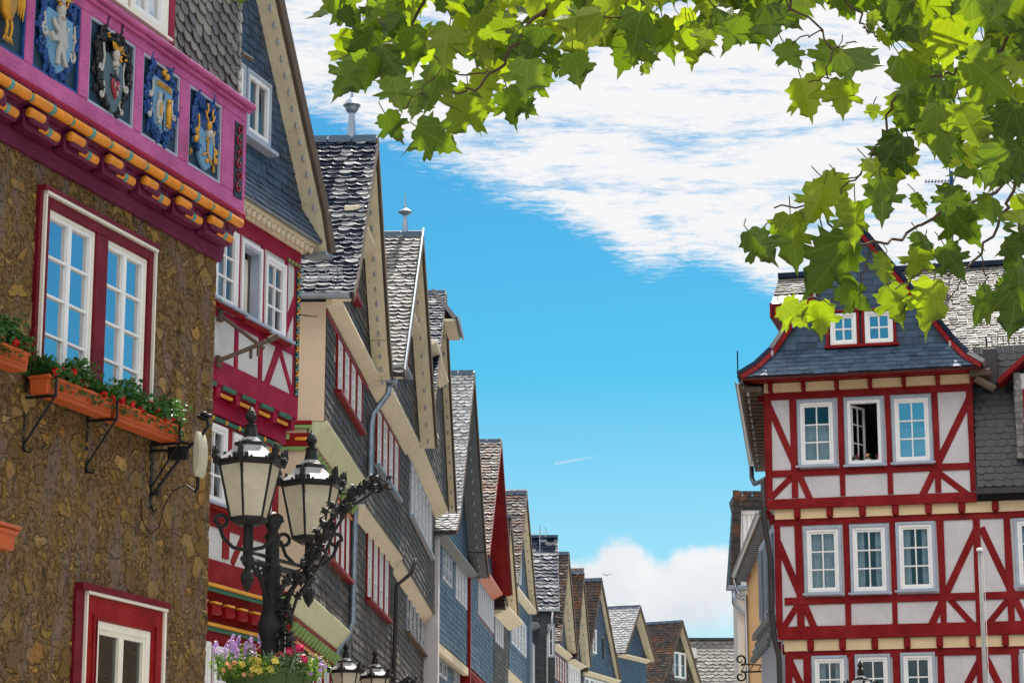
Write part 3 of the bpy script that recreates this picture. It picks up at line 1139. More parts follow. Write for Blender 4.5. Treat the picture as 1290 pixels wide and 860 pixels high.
def stone_face():
    mb = MB()
    st = .022
    ua_, ub_, za_, zb_ = LS - 7.2, LS + .0, 2.2, 9.5
    nx, nz = int((ub_ - ua_) / st), int((zb_ - za_) / st)
    dx, dz = (ub_ - ua_) / nx, (zb_ - za_) / nz
    hol_ = [(W1[0] + .03, W1[1] - .03, W1[2] + .03, W1[3] - .03), (W2[0] + .03, W2[1] - .03, W2[2] + .03, W2[3] - .03)]
    for j in range(nz + 1):
        for i in range(nx + 1):
            mb.v.append((ua_ + i * dx, -.012, za_ + j * dz))
    for j in range(nz):
        for i in range(nx):
            cu, cz = ua_ + (i + .5) * dx, za_ + (j + .5) * dz
            if any(h[0] < cu < h[1] and h[2] < cz < h[3] for h in hol_): continue
            a = j * (nx + 1) + i
            mb.f.append((a, a + 1, a + nx + 2, a + nx + 1))
    mb.build('rubble_face', M['stone_face'], TH, uv=False, smooth=True)


stone_face()


def quoins():
    mb = MB()
    r = random.Random(3)
    z = 0.1
    while z < 9.3:
        h = r.uniform(.22, .42)
        l = r.uniform(.25, .55)
        mb.box(LS - l, LS + r.uniform(.005, .02), -r.uniform(.008, .03), .4, z, z + h - .03)
        z += h + r.uniform(0, .25)
    mb.each('quoin', M['stone'], TH, bevel=.03)


quoins()
# --- big double window with dark red timber frame
u0, u1, z0, z1 = W1
fb = MB()
fw = .125
fb.box(u0, u0 + fw, -.07, .12, z0, z1).box(u1 - fw, u1, -.07, .12, z0, z1)
um_ = (u0 + u1) / 2 + .03
fb.box(um_ - .14, um_ + .14, -.07, .12, z0, z1 - fw)
fb.box(u0 + fw, u1 - fw, -.072, .12, z1 - fw, z1)
fb.box(u0 + fw, um_ - .14, -.07, .12, z0, z0 + .08).box(um_ + .14, u1 - fw, -.07, .12, z0, z0 + .08)
big = fb.build('window', M['wine'], TH, bevel=.012)
tb = MB()
tb.box(u0 - .03, u1 + .03, -.115, -.02, z1 + .002, z1 + .035)
tb.box(u0 - .03, u0 + .0, -.10, .0, z0, z1).box(u1, u1 + .03, -.10, .0, z0, z1)
tb.build('trim', M['ivory'], big)
tb = MB()
tb.box(u0 - .10, u1 + .06, -.125, .02, z1 + .037, z1 + .085)
tb.box(u0 - .10, u0 - .031, -.06, .02, z0, z1 + .036)
tb.build('hood', M['wine'], big)
for a, b in ((u0 + fw, um_ - .14), (um_ + .14, u1 - fw)):
    win(TH, a, b, z0 + .08, z1 - fw, -.01, cols=2, rows=4, cas='ivory', sash='white', glass='mirror', cw=.038, sw=.042, mw=.026, split=True, proud=.05, curtain=False)
# --- lower window
u0, u1, z0, z1 = W2
fb = MB()
fw = .26
fb.box(u0, u0 + fw, -.06, .14, z0, z1).box(u1 - fw, u1, -.06, .14, z0, z1).box(u0 + fw, u1 - fw, -.062, .14, z1 - fw, z1)
fb.box(u0 + fw, u1 - fw, -.06, .14, z0, z0 + .1)
low = fb.build('window', M['redbright'], TH, bevel=.012)
tb = MB()
tb.box(u0 - .03, u1 + .05, -.10, -.02, z1 + .002, z1 + .035)
tb.box(u0 - .03, u0, -.085, .0, z0, z1).box(u1, u1 + .05, -.085, .0, z0, z1)
tb.build('trim', M['ivory'], low)
tb = MB()
tb.box(u0 - .20, u1 + .08, -.115, .02, z1 + .037, z1 + .11)
tb.box(u0 - .22, u0 - .031, -.05, .02, z0, z1 + .036)
tb.box(u0 + fw - .02, u0 + fw - .002, -.075, -.05, z0 + .1, z1 - fw)
tb.build('hood', M['wine'], low)
fb2 = MB()
fb2.box(u0 + fw - .10, u0 + fw - .06, -.08, -.05, z0, z1 - fw + .06).box(u1 - fw + .06, u1 - fw + .10, -.08, -.05, z0, z1 - fw + .06)
fb2.build('frame_bead', M['red'], low)
win(TH, u0 + fw, u1 - fw, z0 + .1, z1 - fw, -.01, cols=2, rows=1, cas='ivory', sash='ivory', glass='glass', cw=.09, sw=.055, split=True, proud=.045, curtain=.35)

# --- carved cornice under the parapet
CB = MB()
PW = .36                                            # parapet plane
CB.sweep_y([(.0, 9.48), (-.06, 9.48), (-.10, 9.62), (-.10, 9.70), (.0, 9.70)], 0, LS + .05)
CB.build('cornice_moulding', M['purple'], TH, bevel=.01)
CB = MB()
CB.sweep_y([(.0, 9.702), (-.20, 9.702), (-.22, 9.86), (-.28, 9.90), (-.28, 10.02), (0, 10.02)], 0, LS + .06)
CB.build('cornice_beam', M['purple'], TH, bevel=.01)
bay = .90
k = 0
rope_or, rope_te, blk, rope_b = MB(), MB(), MB(), MB()
u = LS + .02


def rope(a, b, y, z, r, twist):
    """one length of carved moulding; twisted ones carry beads"""
    if not twist:
        rope_or.tube([(a, y, z), (a + .02, y, z), (b - .02, y, z), (b, y, z)], [r * .8, r, r, r * .8], 10)
        return
    n = max(3, int((b - a) / .035))
    pts, rad = [], []
    for i in range(n * 2 + 1):
        pts.append((a + (b - a) * i / (2 * n), y, z))
        rad.append(r if i % 2 else r * .78)
    rope_b.tube(pts, rad, 10)


while u > 0.3:
    # upper continuous rope: plain, collar, twisted
    rope(u - .42, u - .03, -PW + .02, 9.955, .062, k % 3 == 2)
    rope_te.tube([(u - .475, -PW + .02, 9.955), (u - .42, -PW + .02, 9.955)], .066, 10)
    rope(u - .87, u - .475, -PW + .02, 9.955, .062, k % 2 == 0)
    rope_te.tube([(u - .90, -PW + .02, 9.955), (u - .87, -PW + .02, 9.955)], .045, 10)
    # bracket with its lower ropes
    blk.box(u - .86, u - .10, -.26, -.10, 9.64, 9.86)
    blk.box(u - .84, u - .44, -.33, -.262, 9.70, 9.88)
    rope(u - .86, u - .56, -.31, 9.80, .058, False)
    rope(u - .55, u - .38, -.25, 9.73, .055, True)
    rope_te.tube([(u - .38, -.25, 9.73), (u - .33, -.25, 9.73)], .06, 10)
    rope(u - .33, u - .12, -.25, 9.73, .055, False)
    u -= bay
    k += 1
rope_or.each('rope_moulding', M['orange'], TH, smooth=True)
rope_b.each('beaded_moulding', M['orange'], TH, smooth=False)
rope_te.each('collar', M['teal'], TH, smooth=True)
blk.each('bracket', M['purple'], TH, bevel=.02)

# --- parapet with panels
zb, zt_ = 10.04, 11.50
pan_u = [(LS - 6.45, LS - 5.55), (LS - 5.38, LS - 4.36), (LS - 4.14, LS - 3.03), (LS - 2.83, LS - 1.85), (LS - 1.59, LS - .66)]
pz0, pz1 = 10.30, 11.32
P = MB()
y0, y1 = -PW, -PW + .16
P.box(0, LS + .06, y0, y1, zb, pz0).box(0, LS + .06, y0, y1, pz1, zt_)
edges = [0] + [e for p in pan_u for e in p] + [LS + .06]
for i in range(0, len(edges), 2):
    P.box(edges[i], edges[i + 1], y0 - .002, y1, pz0, pz1)
P.box(LS + .06, LS + .10, y0 + .02, 2.0, zb, zt_)
P.build('parapet', M['pink'], TH, bevel=.012)
MB().box(0, LS + .14, -PW - .10, -PW + .1, zt_ + .002, zt_ + .07).box(0, LS + .12, -PW - .05, -PW - .002, zt_ - .05, zt_).build('parapet_rail', M['pink'], TH, bevel=.015)
MB().box(0, LS + .05, -PW - .03, -PW - .003, zb - .005, zb + .05).build('parapet_bead', M['crimson'], TH, bevel=.01)
# carved strip at the corner post
MB().box(LS - .30, LS - .06, -PW - .012, -PW - .002, pz0 - .05, pz1 - .08).build('carved_strip', M['black'], TH)
cs = MB()
for i in range(6):
    zc = pz0 + .05 + i * .155
    sg = 1 if i % 2 else -1
    cs.tube([(LS - .18 + sg * .08 * sin(a) * (1 - a / 9), -PW - .02, zc + .07 * cos(a) * (1 - a / 9) + .03) for a in [q * .5 for q in range(13)]], .012, 5)
cs.each('carved_scroll', M['heart'], TH, smooth=True)

# upper slated wall and window
shell(TH, M['greyboard'], 0, LS - .02, 11.52, 17.5, .28, 9, [(LS - 4.35, LS - 2.30, 11.75, 13.6)], name='upper_wall', reveal=.3)
mb = MB()
slates(mb, (0, -.28, 0), (1, 0, 0), (0, 0, 1), (0, -1, 0), [(LS - 2.06, 11.6), (LS - .02, 11.6), (LS - .02, 17.5), (LS - 2.06, 17.5)], .21, .15, (), .55, lift=.035, thick=.016, slant=-.30)
slates(mb, (LS - .02, -.28, 0), (0, 1, 0), (0, 0, 1), (1, 0, 0), [(0, 11.6), (2, 11.6), (2, 17.5), (0, 17.5)], .21, .15, (), .55, lift=.035)
mb.build('slate_cladding', M['slate_pale'], TH)
MB().box(LS - 2.22, LS - 2.07, -.36, -.2, 11.58, 17.5).build('corner_board', M['crimson'], TH)
win(TH, LS - 3.22, LS - 2.26, 11.68, 13.6, .30, cols=2, rows=2, cas='ivory', sash='white', glass='mirror', cw=.09, sw=.06, proud=.07, sill='ivory', curtain=False)
win(TH, LS - 4.4, LS - 3.3, 11.68, 13.6, .30, cols=2, rows=2, cas='ivory', sash='white', glass='mirror', cw=.09, sw=.06, proud=.07, sill='ivory', curtain=False)
MB().tube([(LS - .02, -.30, 12.25), (LS + .16, -.36, 12.22)], .03, 8).build('iron_stub', M['oldwood'], TH)
rb = MB().prism([(0, 17.5), (LS + .2, 17.5), (LS - 2, 20), (2, 20)], -.4, 9).build('roof', M['slate_dark'], TH)


# --- heraldic reliefs
def outline_pts(kind, cx, cz, w, h):
    if kind == 'shield':
        q = [(-.5, .5), (.5, .5), (.52, .1), (.42, -.2), (.2, -.42), (0, -.52), (-.2, -.42), (-.42, -.2), (-.52, .1)]
    elif kind == 'heart':
        q = [(0, .28), (.2, .48), (.42, .42), (.5, .2), (.38, -.08), (0, -.5), (-.38, -.08), (-.5, .2), (-.42, .42), (-.2, .48)]
    elif kind == 'lion':     # rampant beast, facing left
        q = [(-.10, .50), (.06, .52), (.14, .42), (.13, .28), (.20, .12), (.22, -.08), (.16, -.20), (.20, -.34), (.30, -.46), (.16, -.47),
             (.06, -.28), (.0, -.22), (-.04, -.34), (-.02, -.50), (-.16, -.50), (-.13, -.36), (-.12, -.20), (-.06, -.08), (-.12, .04),
             (-.30, .0), (-.40, .06), (-.42, -.02), (-.32, -.09), (-.14, -.05), (-.14, .12), (-.30, .22), (-.36, .34), (-.28, .36), (-.22, .28), (-.12, .24), (-.14, .36)]
    elif kind == 'jug':
        q = [(-.16, .5), (.14, .5), (.1, .3), (.28, .05), (.24, -.3), (.1, -.42), (.18, -.5), (-.18, -.5), (-.1, -.42), (-.26, -.3), (-.3, .05), (-.12, .3)]
    return [(cx + a * w, cz + b * h) for a, b in q]


def curl(mb, cx, cz, r, y, turns=1.2, start=0.0, hand=1, thick=.022, tail=0.0, ta=0.0):
    pts = []
    n = 16
    for i in range(n + 1):
        f = i / n
        a = start + hand * f * turns * 2 * pi
        rr = r * (1 - .78 * f)
        pts.append((cx + rr * cos(a), y, cz + rr * sin(a)))
    if tail:
        p = pts[0]
        pts = [(p[0] + tail * cos(ta), y, p[2] + tail * sin(ta)), (p[0] + tail * .5 * cos(ta + .25 * hand), y, p[2] + tail * .5 * sin(ta + .25 * hand))] + pts
    m = len(pts)
    mb.tube(pts, [thick * (.5 + .5 * sin(pi * min(1, (i + 1) / m * 1.1))) for i in range(m)], 6)


def mantling(mb, cx, cz, w, h, y, rng, dens=1.0):
    for sx in (-1, 1):
        if sx == 1:
            pg, ph1 = [], rng.random() * 6
            for q in range(96):
                a = 2 * pi * q / 96
                rr = 1 + .10 * sin(11 * a + ph1) + .07 * sin(17 * a + 2 * ph1) + .05 * sin(29 * a)
                pg.append((cx + w * .40 * cos(a) * rr, cz - .02 + h * .40 * sin(a) * rr * (1.0 if sin(a) > 0 else 1.12)))
            mb.prism(pg, yP - .028, yP - .002)
        for i in range(int(15 * dens)):
            f = i / (15 * dens)
            zz = cz + h * (.46 - .98 * f) + rng.uniform(-.02, .02)
            wx = w * (.20 + .18 * sin(pi * min(1, f * 1.25)) + rng.uniform(-.03, .03))
            if f > .8: wx *= .55
            curl(mb, cx + sx * wx, zz, rng.uniform(.035, .06), y - rng.uniform(0, .015), rng.uniform(.6, 1.0), rng.uniform(0, 6.28), rng.choice((-1, 1)), .024, rng.uniform(.07, .15), pi / 2 + sx * rng.uniform(-.5, .9))


hr = random.Random(11)
yP = -PW + .045
panels = []
for i, (a, b) in enumerate(pan_u):
    pnl = MB()
    pnl.box(a - .005, b + .005, yP, yP + .05, pz0 - .005, pz1 + .005)
    pn = pnl.build('coat_of_arms', M['panel'], TH)
    fr_ = MB()
    fr_.box(a, a + .03, yP - .03, yP - .002, pz0, pz1).box(b - .03, b, yP - .03, yP - .002, pz0, pz1)
    fr_.box(a + .03, b - .03, yP - .03, yP - .002, pz0, pz0 + .03).box(a + .03, b - .03, yP - .03, yP - .002, pz1 - .03, pz1)
    fr_.build('panel_border', M['bluegrey'] if i > 1 else M['royal'], pn)
    panels.append((pn, (a + b) / 2, (pz0 + pz1) / 2, b - a, pz1 - pz0))


def relief(pn, name, mat, fn, bev=0.004, smooth=True):
    mb = MB()
    fn(mb)
    if name in ('scroll', 'gilding'):
        return mb.each(name, M[mat], pn, bev, smooth)
    return mb.build(name, M[mat], pn, bevel=bev, smooth=smooth)


# panel 0: golden bird, partly out of the frame
pn, cx, cz, w, h = panels[0]
def bird0(mb):
    mb.prism([(cx + a, cz + b) for a, b in [(-.05, .45), (.08, .45), (.14, .25), (.16, 0), (.1, -.15), (.03, -.2), (-.08, -.1), (-.12, .2)]], yP - .09, yP - .01)
    for k in range(5):
        x = cx + .12 + k * .05
        mb.tube([(x - .03, yP - .05, cz + .45), (x + .02, yP - .06, cz + .2 - .03 * k), (x + .05, yP - .04, cz - .02 - .02 * k)], [.026, .03, .006], 6)
    for sx in (0, .09):
        mb.tube([(cx + sx, yP - .05, cz - .1), (cx + .05 + sx, yP - .05, cz - .25), (cx + .02 + sx, yP - .05, cz - .36)], .022, 6)
        for q in (-.06, 0, .06):
            mb.tube([(cx + .02 + sx, yP - .05, cz - .35), (cx + .03 + q + sx, yP - .05, cz - .43)], [.016, .006], 5)
relief(pn, 'relief_bird', 'gold', bird0, 0)

# panel 1: light blue shield, silver lion
pn, cx, cz, w, h = panels[1]
relief(pn, 'mantling', 'royal', lambda mb: mantling(mb, cx, cz, w, h, yP - .035, hr), 0)
relief(pn, 'shield', 'sky_paint', lambda mb: mb.prism(outline_pts('shield', cx, cz - .08, .60, .68), yP - .06, yP - .002), .012, False)
relief(pn, 'relief_lion', 'silver', lambda mb: (mb.prism(outline_pts('lion', cx, cz - .05, .56, .58), yP - .10, yP - .062),
       mb.tube([(cx + .06, yP - .09, cz - .16), (cx + .13, yP - .09, cz - .08), (cx + .10, yP - .09, cz + .06), (cx + .15, yP - .09, cz + .13)], [.012, .014, .012, .02], 6)), .014, False)
relief(pn, 'relief_helm', 'silver', lambda mb: (mb.ball((cx, yP - .07, cz + .30), .075, 10, 8, 1, .7, 1.2), mb.tube([(cx, yP - .06, cz + .26), (cx, yP - .06, cz + .2)], [.05, .075], 8),
       mb.tube([(cx - .02, yP - .08, cz + .38), (cx + .03, yP - .08, cz + .47)], [.05, .03], 8)), 0)
relief(pn, 'gilding', 'gold', lambda mb: (mb.tube([(cx - .09, yP - .08, cz + .37), (cx - .05, yP - .09, cz + .46)], .016, 6), mb.tube([(cx + .10, yP - .08, cz + .36), (cx + .14, yP - .09, cz + .48)], .016, 6),
       mb.tube([(cx - .08, yP - .09, cz + .345), (cx + .08, yP - .09, cz + .345)], .018, 6), mb.tube([(cx + .04, yP - .1, cz + .42), (cx + .2, yP - .1, cz + .46)], .012, 6)), 0)
def scr(mb):
    curl(mb, cx - .30, cz - .02, .075, yP - .05, 1.3, pi / 2, 1, .024, .22, pi / 2)
    curl(mb, cx + .31, cz - .14, .07, yP - .05, 1.3, pi / 2, -1, .024, .30, pi / 2 - .1)
    mb.tube([(cx + .27, yP - .05, cz + .1), (cx + .38, yP - .05, cz + .07), (cx + .31, yP - .05, cz + .02)], [.03, .02, .03], 6)
relief(pn, 'scroll', 'silver', scr, 0)

# panel 2: grey shield, white 4, dark red heart with letters
pn, cx, cz, w, h = panels[2]
relief(pn, 'mantling', 'black', lambda mb: mantling(mb, cx, cz, w * .95, h, yP - .035, hr), 0)
relief(pn, 'shield', 'slateshield', lambda mb: mb.prism([(cx + a * .52, cz - .14 + b * .68) for a, b in [(-.42, .42), (-.30, .5), (0, .40), (.30, .5), (.44, .38), (.46, .05), (.36, -.22), (.18, -.44), (0, -.52), (-.18, -.44), (-.38, -.22), (-.46, .05)]], yP - .06, yP - .002), .012, False)
relief(pn, 'heart', 'heart', lambda mb: mb.prism(outline_pts('heart', cx + .02, cz - .20, .22, .26), yP - .085, yP - .062), .01, False)
fo = text_mesh("4", .20, .012).build('house_mark', M['silver'], pn)
fo.location = (cx + .01, yP - .08, cz - .02)
MB().box(cx - .10, cx + .12, yP - .082, yP - .062, cz - .065, cz - .045).box(cx + .0, cx + .025, yP - .082, yP - .063, cz - .12, cz - .02).build('mark_bar', M['black'], pn)
for ch, dx, dz in (("I", -.045, -.19), ("C", .055, -.19), ("R", .02, -.275)):
    o = text_mesh(ch, .085, .008).build('lettering', M['silver'], pn)
    o.location = (cx + .02 + dx, yP - .094, cz + dz)
relief(pn, 'relief_helm', 'silver', lambda mb: (mb.ball((cx, yP - .08, cz + .20), .062, 10, 8, 1, .7, 1.25), mb.tube([(cx, yP - .06, cz + .14), (cx + .02, yP - .06, cz + .08)], [.045, .07], 8)), 0)
relief(pn, 'gilding', 'gold', lambda mb: ([mb.tube([(cx + q * .04, yP - .09, cz + .28), (cx + q * .055, yP - .09, cz + .34)], [.02, .012], 6) for q in (-2, -1, 0, 1, 2)],
       mb.tube([(cx - .08, yP - .09, cz + .275), (cx + .08, yP - .09, cz + .275)], .018, 6),
       mb.tube([(cx - .19, yP - .07, cz + .42), (cx - .16, yP - .07, cz + .37)], .02, 6),
       mb.tube([(cx + .17, yP - .08, cz + .34), (cx + .17, yP - .08, cz + .28)], .008, 6), mb.tube([(cx + .11, yP - .08, cz + .27), (cx + .24, yP - .08, cz + .28)], .008, 6),
       mb.ball((cx + .11, yP - .08, cz + .22), .025, 6, 4, 1, 1, .6), mb.ball((cx + .23, yP - .08, cz + .22), .025, 6, 4, 1, 1, .6),
       mb.tube([(cx + .09, yP - .07, cz + .21), (cx + .14, yP - .07, cz + .17)], .022, 6)), 0)
relief(pn, 'relief_figure', 'black', lambda mb: (mb.ball((cx, yP - .08, cz + .44), .04, 8, 6), mb.tube([(cx, yP - .07, cz + .42), (cx, yP - .07, cz + .34)], [.04, .07], 8),
       mb.tube([(cx - .03, yP - .07, cz + .39), (cx - .12, yP - .07, cz + .35), (cx - .18, yP - .07, cz + .41)], .026, 6), mb.tube([(cx + .03, yP - .07, cz + .39), (cx + .12, yP - .07, cz + .33), (cx + .17, yP - .07, cz + .36)], .026, 6)), 0)
relief(pn, 'sword', 'silver', lambda mb: mb.tube([(cx - .18, yP - .08, cz + .42), (cx - .06, yP - .09, cz + .49)], [.012, .005], 5), 0)
def scr2(mb):
    curl(mb, cx - .31, cz - .02, .05, yP - .05, 1.0, 0, -1, .024, .30, pi / 2)
    curl(mb, cx + .31, cz - .10, .05, yP - .05, 1.0, pi, 1, .024, .30, pi / 2)
    curl(mb, cx - .26, cz - .33, .04, yP - .05, 1.0, 0, -1, .02, .16, pi / 2)
    curl(mb, cx + .22, cz - .40, .04, yP - .05, 1.0, pi, 1, .02, .14, pi / 2)
relief(pn, 'scroll', 'silver', scr2, 0)

# panel 3: light blue shield split in two, jug and figure, gold lettering
pn, cx, cz, w, h = panels[3]
relief(pn, 'mantling', 'royal', lambda mb: mantling(mb, cx, cz, w, h, yP - .03, hr), 0)
relief(pn, 'shield', 'sky_paint', lambda mb: mb.prism([(cx + a * .50, cz - .02 + b * .66) for a, b in [(-.48, .5), (.5, .46), (.46, -.2), (.36, -.40), (.12, -.42), (0, -.52), (-.12, -.42), (-.36, -.40), (-.46, -.2)]], yP - .06, yP - .002), .012, False)
MB().box(cx - .008, cx + .008, yP - .075, yP - .061, cz - .32, cz + .14).build('shield_line', M['panel'], pn)
o = text_mesh("HRKTPR", .105, .008).build('lettering', M['gold'], pn)
o.location = (cx, yP - .07, cz + .19)
relief(pn, 'relief_jug', 'silver', lambda mb: (mb.prism(outline_pts('jug', cx - .12, cz - .08, .26, .38), yP - .095, yP - .062),
       mb.tube([(cx - .06, yP - .08, cz + .04), (cx - .01, yP - .08, cz + .02), (cx - .02, yP - .08, cz - .08), (cx - .05, yP - .08, cz - .12)], .010, 6)), .01, False)
relief(pn, 'gilding', 'gold', lambda mb: (mb.prism(outline_pts('jug', cx - .12, cz - .09, .10, .16), yP - .102, yP - .096),
       mb.ball((cx + .12, yP - .08, cz + .07), .035, 8, 6), mb.tube([(cx + .12, yP - .08, cz + .04), (cx + .11, yP - .08, cz - .08), (cx + .12, yP - .08, cz - .24)], [.03, .045, .03], 8),
       mb.tube([(cx + .1, yP - .08, cz + .02), (cx + .17, yP - .08, cz - .08), (cx + .13, yP - .08, cz - .15)], .014, 6), mb.tube([(cx + .06, yP - .08, cz - .24), (cx + .18, yP - .08, cz - .24)], .014, 6),
       mb.ball((cx - .04, yP - .08, cz + .39), .035, 8, 6), mb.ball((cx + .04, yP - .08, cz + .36), .04, 8, 6), mb.ball((cx, yP - .08, cz + .43), .025, 8, 6), curl(mb, cx + .07, cz + .35, .05, yP - .07, .8, 0, 1, .016)), 0)
def scr3(mb):
    curl(mb, cx - .31, cz + .06, .04, yP - .05, 1.0, 0, -1, .022, .20, pi / 2)
    curl(mb, cx + .31, cz - .06, .04, yP - .05, 1.0, pi, 1, .022, .20, pi / 2)
    curl(mb, cx - .32, cz - .20, .03, yP - .05, 1.0, 0, -1, .02, .14, pi / 2)
relief(pn, 'scroll', 'silver', scr3, 0)

# panel 4: light blue shield with gold fork, gold antlers, letters P and B
pn, cx, cz, w, h = panels[4]
relief(pn, 'mantling', 'royal', lambda mb: (mantling(mb, cx, cz + .06, w * .95, h * .8, yP - .03, hr),
       [mb.tube([(cx + q * .05 - .02, yP - .05, cz + .30), (cx + q * .085 - .02, yP - .05, cz + .42 + .03 * (abs(q) < 2))], [.03, .012], 6) for q in (-3, -2, -1, 1, 2, 3)]), 0)
relief(pn, 'shield', 'sky_paint', lambda mb: mb.prism([(cx + a * .40, cz - .20 + b * .52) for a, b in [(-.46, .5), (-.1, .42), (.1, .48), (.5, .42), (.46, -.15), (.3, -.38), (0, -.52), (-.3, -.40), (-.48, -.2)]], yP - .06, yP - .002), .012, False)
relief(pn, 'gilding', 'gold', lambda mb: (mb.tube([(cx, yP - .075, cz - .02), (cx, yP - .075, cz - .24)], .013, 6), mb.tube([(cx, yP - .075, cz - .24), (cx - .13, yP - .075, cz - .30)], .013, 6),
       mb.tube([(cx, yP - .075, cz - .24), (cx + .13, yP - .075, cz - .36)], .013, 6), mb.tube([(cx - .05, yP - .075, cz - .07), (cx + .06, yP - .075, cz - .09)], .012, 6), mb.ball((cx - .01, yP - .075, cz - .35), .03, 6, 4),
       mb.tube([(cx, yP - .09, cz + .14), (cx - .09, yP - .09, cz + .22), (cx - .04, yP - .09, cz + .30), (cx - .06, yP - .09, cz + .38)], .014, 6),
       mb.tube([(cx, yP - .09, cz + .14), (cx + .12, yP - .09, cz + .20), (cx + .08, yP - .09, cz + .27), (cx + .10, yP - .09, cz + .35)], .014, 6),
       mb.tube([(cx + .12, yP - .09, cz + .20), (cx + .15, yP - .09, cz + .27)], .01, 6), mb.tube([(cx - .09, yP - .09, cz + .22), (cx - .12, yP - .09, cz + .27)], .01, 6),
       mb.ball((cx, yP - .09, cz + .10), .055, 8, 6, 1, .6, 1.1)), 0)
relief(pn, 'relief_helm', 'silver', lambda mb: mb.tube([(cx + .01, yP - .08, cz + .05), (cx + .03, yP - .08, cz - .04)], [.05, .07], 8), 0)
def scr4(mb):
    curl(mb, cx - .27, cz - .02, .04, yP - .05, 1.0, 0, -1, .024, .22, pi / 2)
    curl(mb, cx - .28, cz - .13, .03, yP - .05, 1.0, 0, -1, .03, .12, pi / 2)
    curl(mb, cx + .27, cz - .15, .04, yP - .05, 1.0, pi, 1, .024, .26, pi / 2)
    curl(mb, cx + .28, cz - .26, .03, yP - .05, 1.0, pi, 1, .03, .14, pi / 2)
relief(pn, 'scroll', 'gold', scr4, 0)
for ch, dx, dz in (("P", -.34, -.36), ("B", .31, -.40)):
    o = text_mesh(ch, .12, .008).build('lettering', M['gold'], pn)
    o.location = (cx + dx, yP - .012, cz + dz)
# ================================================================== magenta half-timbered house
a, b = at(270, 400, 37), at(374, 400, 40.1)
du = Vector((b.x - a.x, b.y - a.y)).normalized()
FM = Frame((a.x - du.x * 4.3, a.y - du.y * 4.3), (b.x + du.x * .05, b.y + du.y * .05))
O4 = 4.3
LM = FM.L
MH = thing('half_timbered_house', 'crimson half-timbered house with blue slated gable and painted beams behind the stone hall', 'house', FM.o, FM.rz)


def timber_storey(par, u0, u1, z0, z1, w, posts, rails, braces, tm, pm, holes=(), tw=.0, depth=8, proud=.03):
    shell(par, M[pm], u0, u1, z0, z1, w, depth, holes, name='infill_wall')
    mb = MB()
    y0, y1 = -w - proud, -w + .03
    for p, q, zz0, zz1 in posts:
        j1, j2, j3, j4 = [RN.uniform(-.012, .012) for _ in range(4)]
        mb.prism([(p + j1, zz0), (q + j2, zz0), ((q + q) / 2 + j2 * .2 + .006, (zz0 + zz1) / 2), (q + j3, zz1), (p + j4, zz1), (p - j4 * .6, (zz0 + zz1) / 2)], y0 - RN.uniform(0, .004), y1)
    mb.each('post', M[tm], par, bevel=.008)
    mb = MB()
    for p, q, zz0, zz1 in rails:
        mb.box(p, q, y0 - .004, y1, zz0, zz1)
    mb.each('rail', M[tm], par, bevel=.008)
    if braces:
        mb = MB()
        for i, (p, q, wd) in enumerate(braces):
            mb.beam(p, q, wd, y0 + .006 + .0015 * i, y1)
        mb.each('brace', M[tm], par, bevel=.008)


def mh_window(u0, u1, z0, z1, w, opened=False, far=False):
    if opened:
        f = MB()
        f.box(u0, u0 + .07, -w - .06, -w + .05, z0, z1).box(u1 - .07, u1, -w - .06, -w + .05, z0, z1)
        f.box(u0 + .07, u1 - .07, -w - .06, -w + .05, z0, z0 + .07).box(u0 + .07, u1 - .07, -w - .06, -w + .05, z1 - .07, z1)
        wf = f.build('window', M['white'], MH, bevel=.006)
        g = MB()
        g.box(u0 + .07, u0 + .12, -w - .04, -w + .12, z0 + .07, z1 - .07).box(u1 - .12, u1 - .07, -w - .04, -w + .12, z0 + .07, z1 - .07)
        g.box(u0 + .12, u1 - .12, -w - .04, -w + .12, z1 - .12, z1 - .07).box(u0 + .12, u1 - .12, -w - .04, -w + .12, z0 + .07, z0 + .10)
        g.build('inner_frame', M['bluegrey'], wf)
        s = MB()
        s.box(u0 + .13, u1 - .13, -w + .16, -w + .18, z0 + .1, z1 - .2)
        s.build('curtain', M['ivory'], wf)
    else:
        win(MH, u0, u1, z0, z1, w, cols=2, rows=3, cas='white', sash='white', glass='glass', cw=.07, sw=.055, mw=.03, proud=.06, curtain=True)
    MB().box(u0 - .06, u1 + .10, -w - .20, -w - .062, z0 - .045, z0 - .005).build('sill', M['bluegrey'], MH)
    MB().box(u0 - .04, u1 + .08, -w - .15, -w - .062, z0 - .10, z0 - .047).build('sill_board', M['redbright'], MH, bevel=.01)


top_w = [(O4 - 1.1, O4 - .28, 10.68, 11.95), (O4 - .10, O4 + .75, 10.66, 11.95), (O4 + .88, O4 + 1.70, 10.63, 11.93), (O4 + 1.84, O4 + 2.68, 10.60, 11.90)]
hol = [(q[0] + .03, q[1] - .03, q[2] + .03, q[3] - .03) for q in top_w]
c_ = O4 + 3.30
T_ = .0
posts = [(0, .2, 9.75, 12.1), (O4 - 1.30, O4 - 1.12, 9.70, 12.05), (O4 - .27, O4 - .11, 9.70, 12.05), (O4 + .76, O4 + .87, 9.70, 12.05), (O4 + 1.71, O4 + 1.83, 9.70, 12.05), (O4 + 2.69, O4 + 2.80, 10.5, 12.05), (LM - .20, LM, 9.70, 12.1),
         (O4 - 3.0, O4 - 2.8, 9.70, 12.05)]
rails = [(0, LM, 12.0, 12.28), (0, LM, 9.38, 9.76), (0.2, LM - .2, 10.45, 10.57)]
braces = [((LM - .13, 11.45), (O4 + 2.02, 9.72), .17), ((O4 + 2.55, 10.42), (LM - .18, 9.74), .12), ((O4 - .3, 10.4), (O4 - .9, 9.75), .14)]
timber_storey(MH, 0, LM, 9.38, 12.28, 0, posts, rails, braces, 'crimson', 'plaster2', hol)
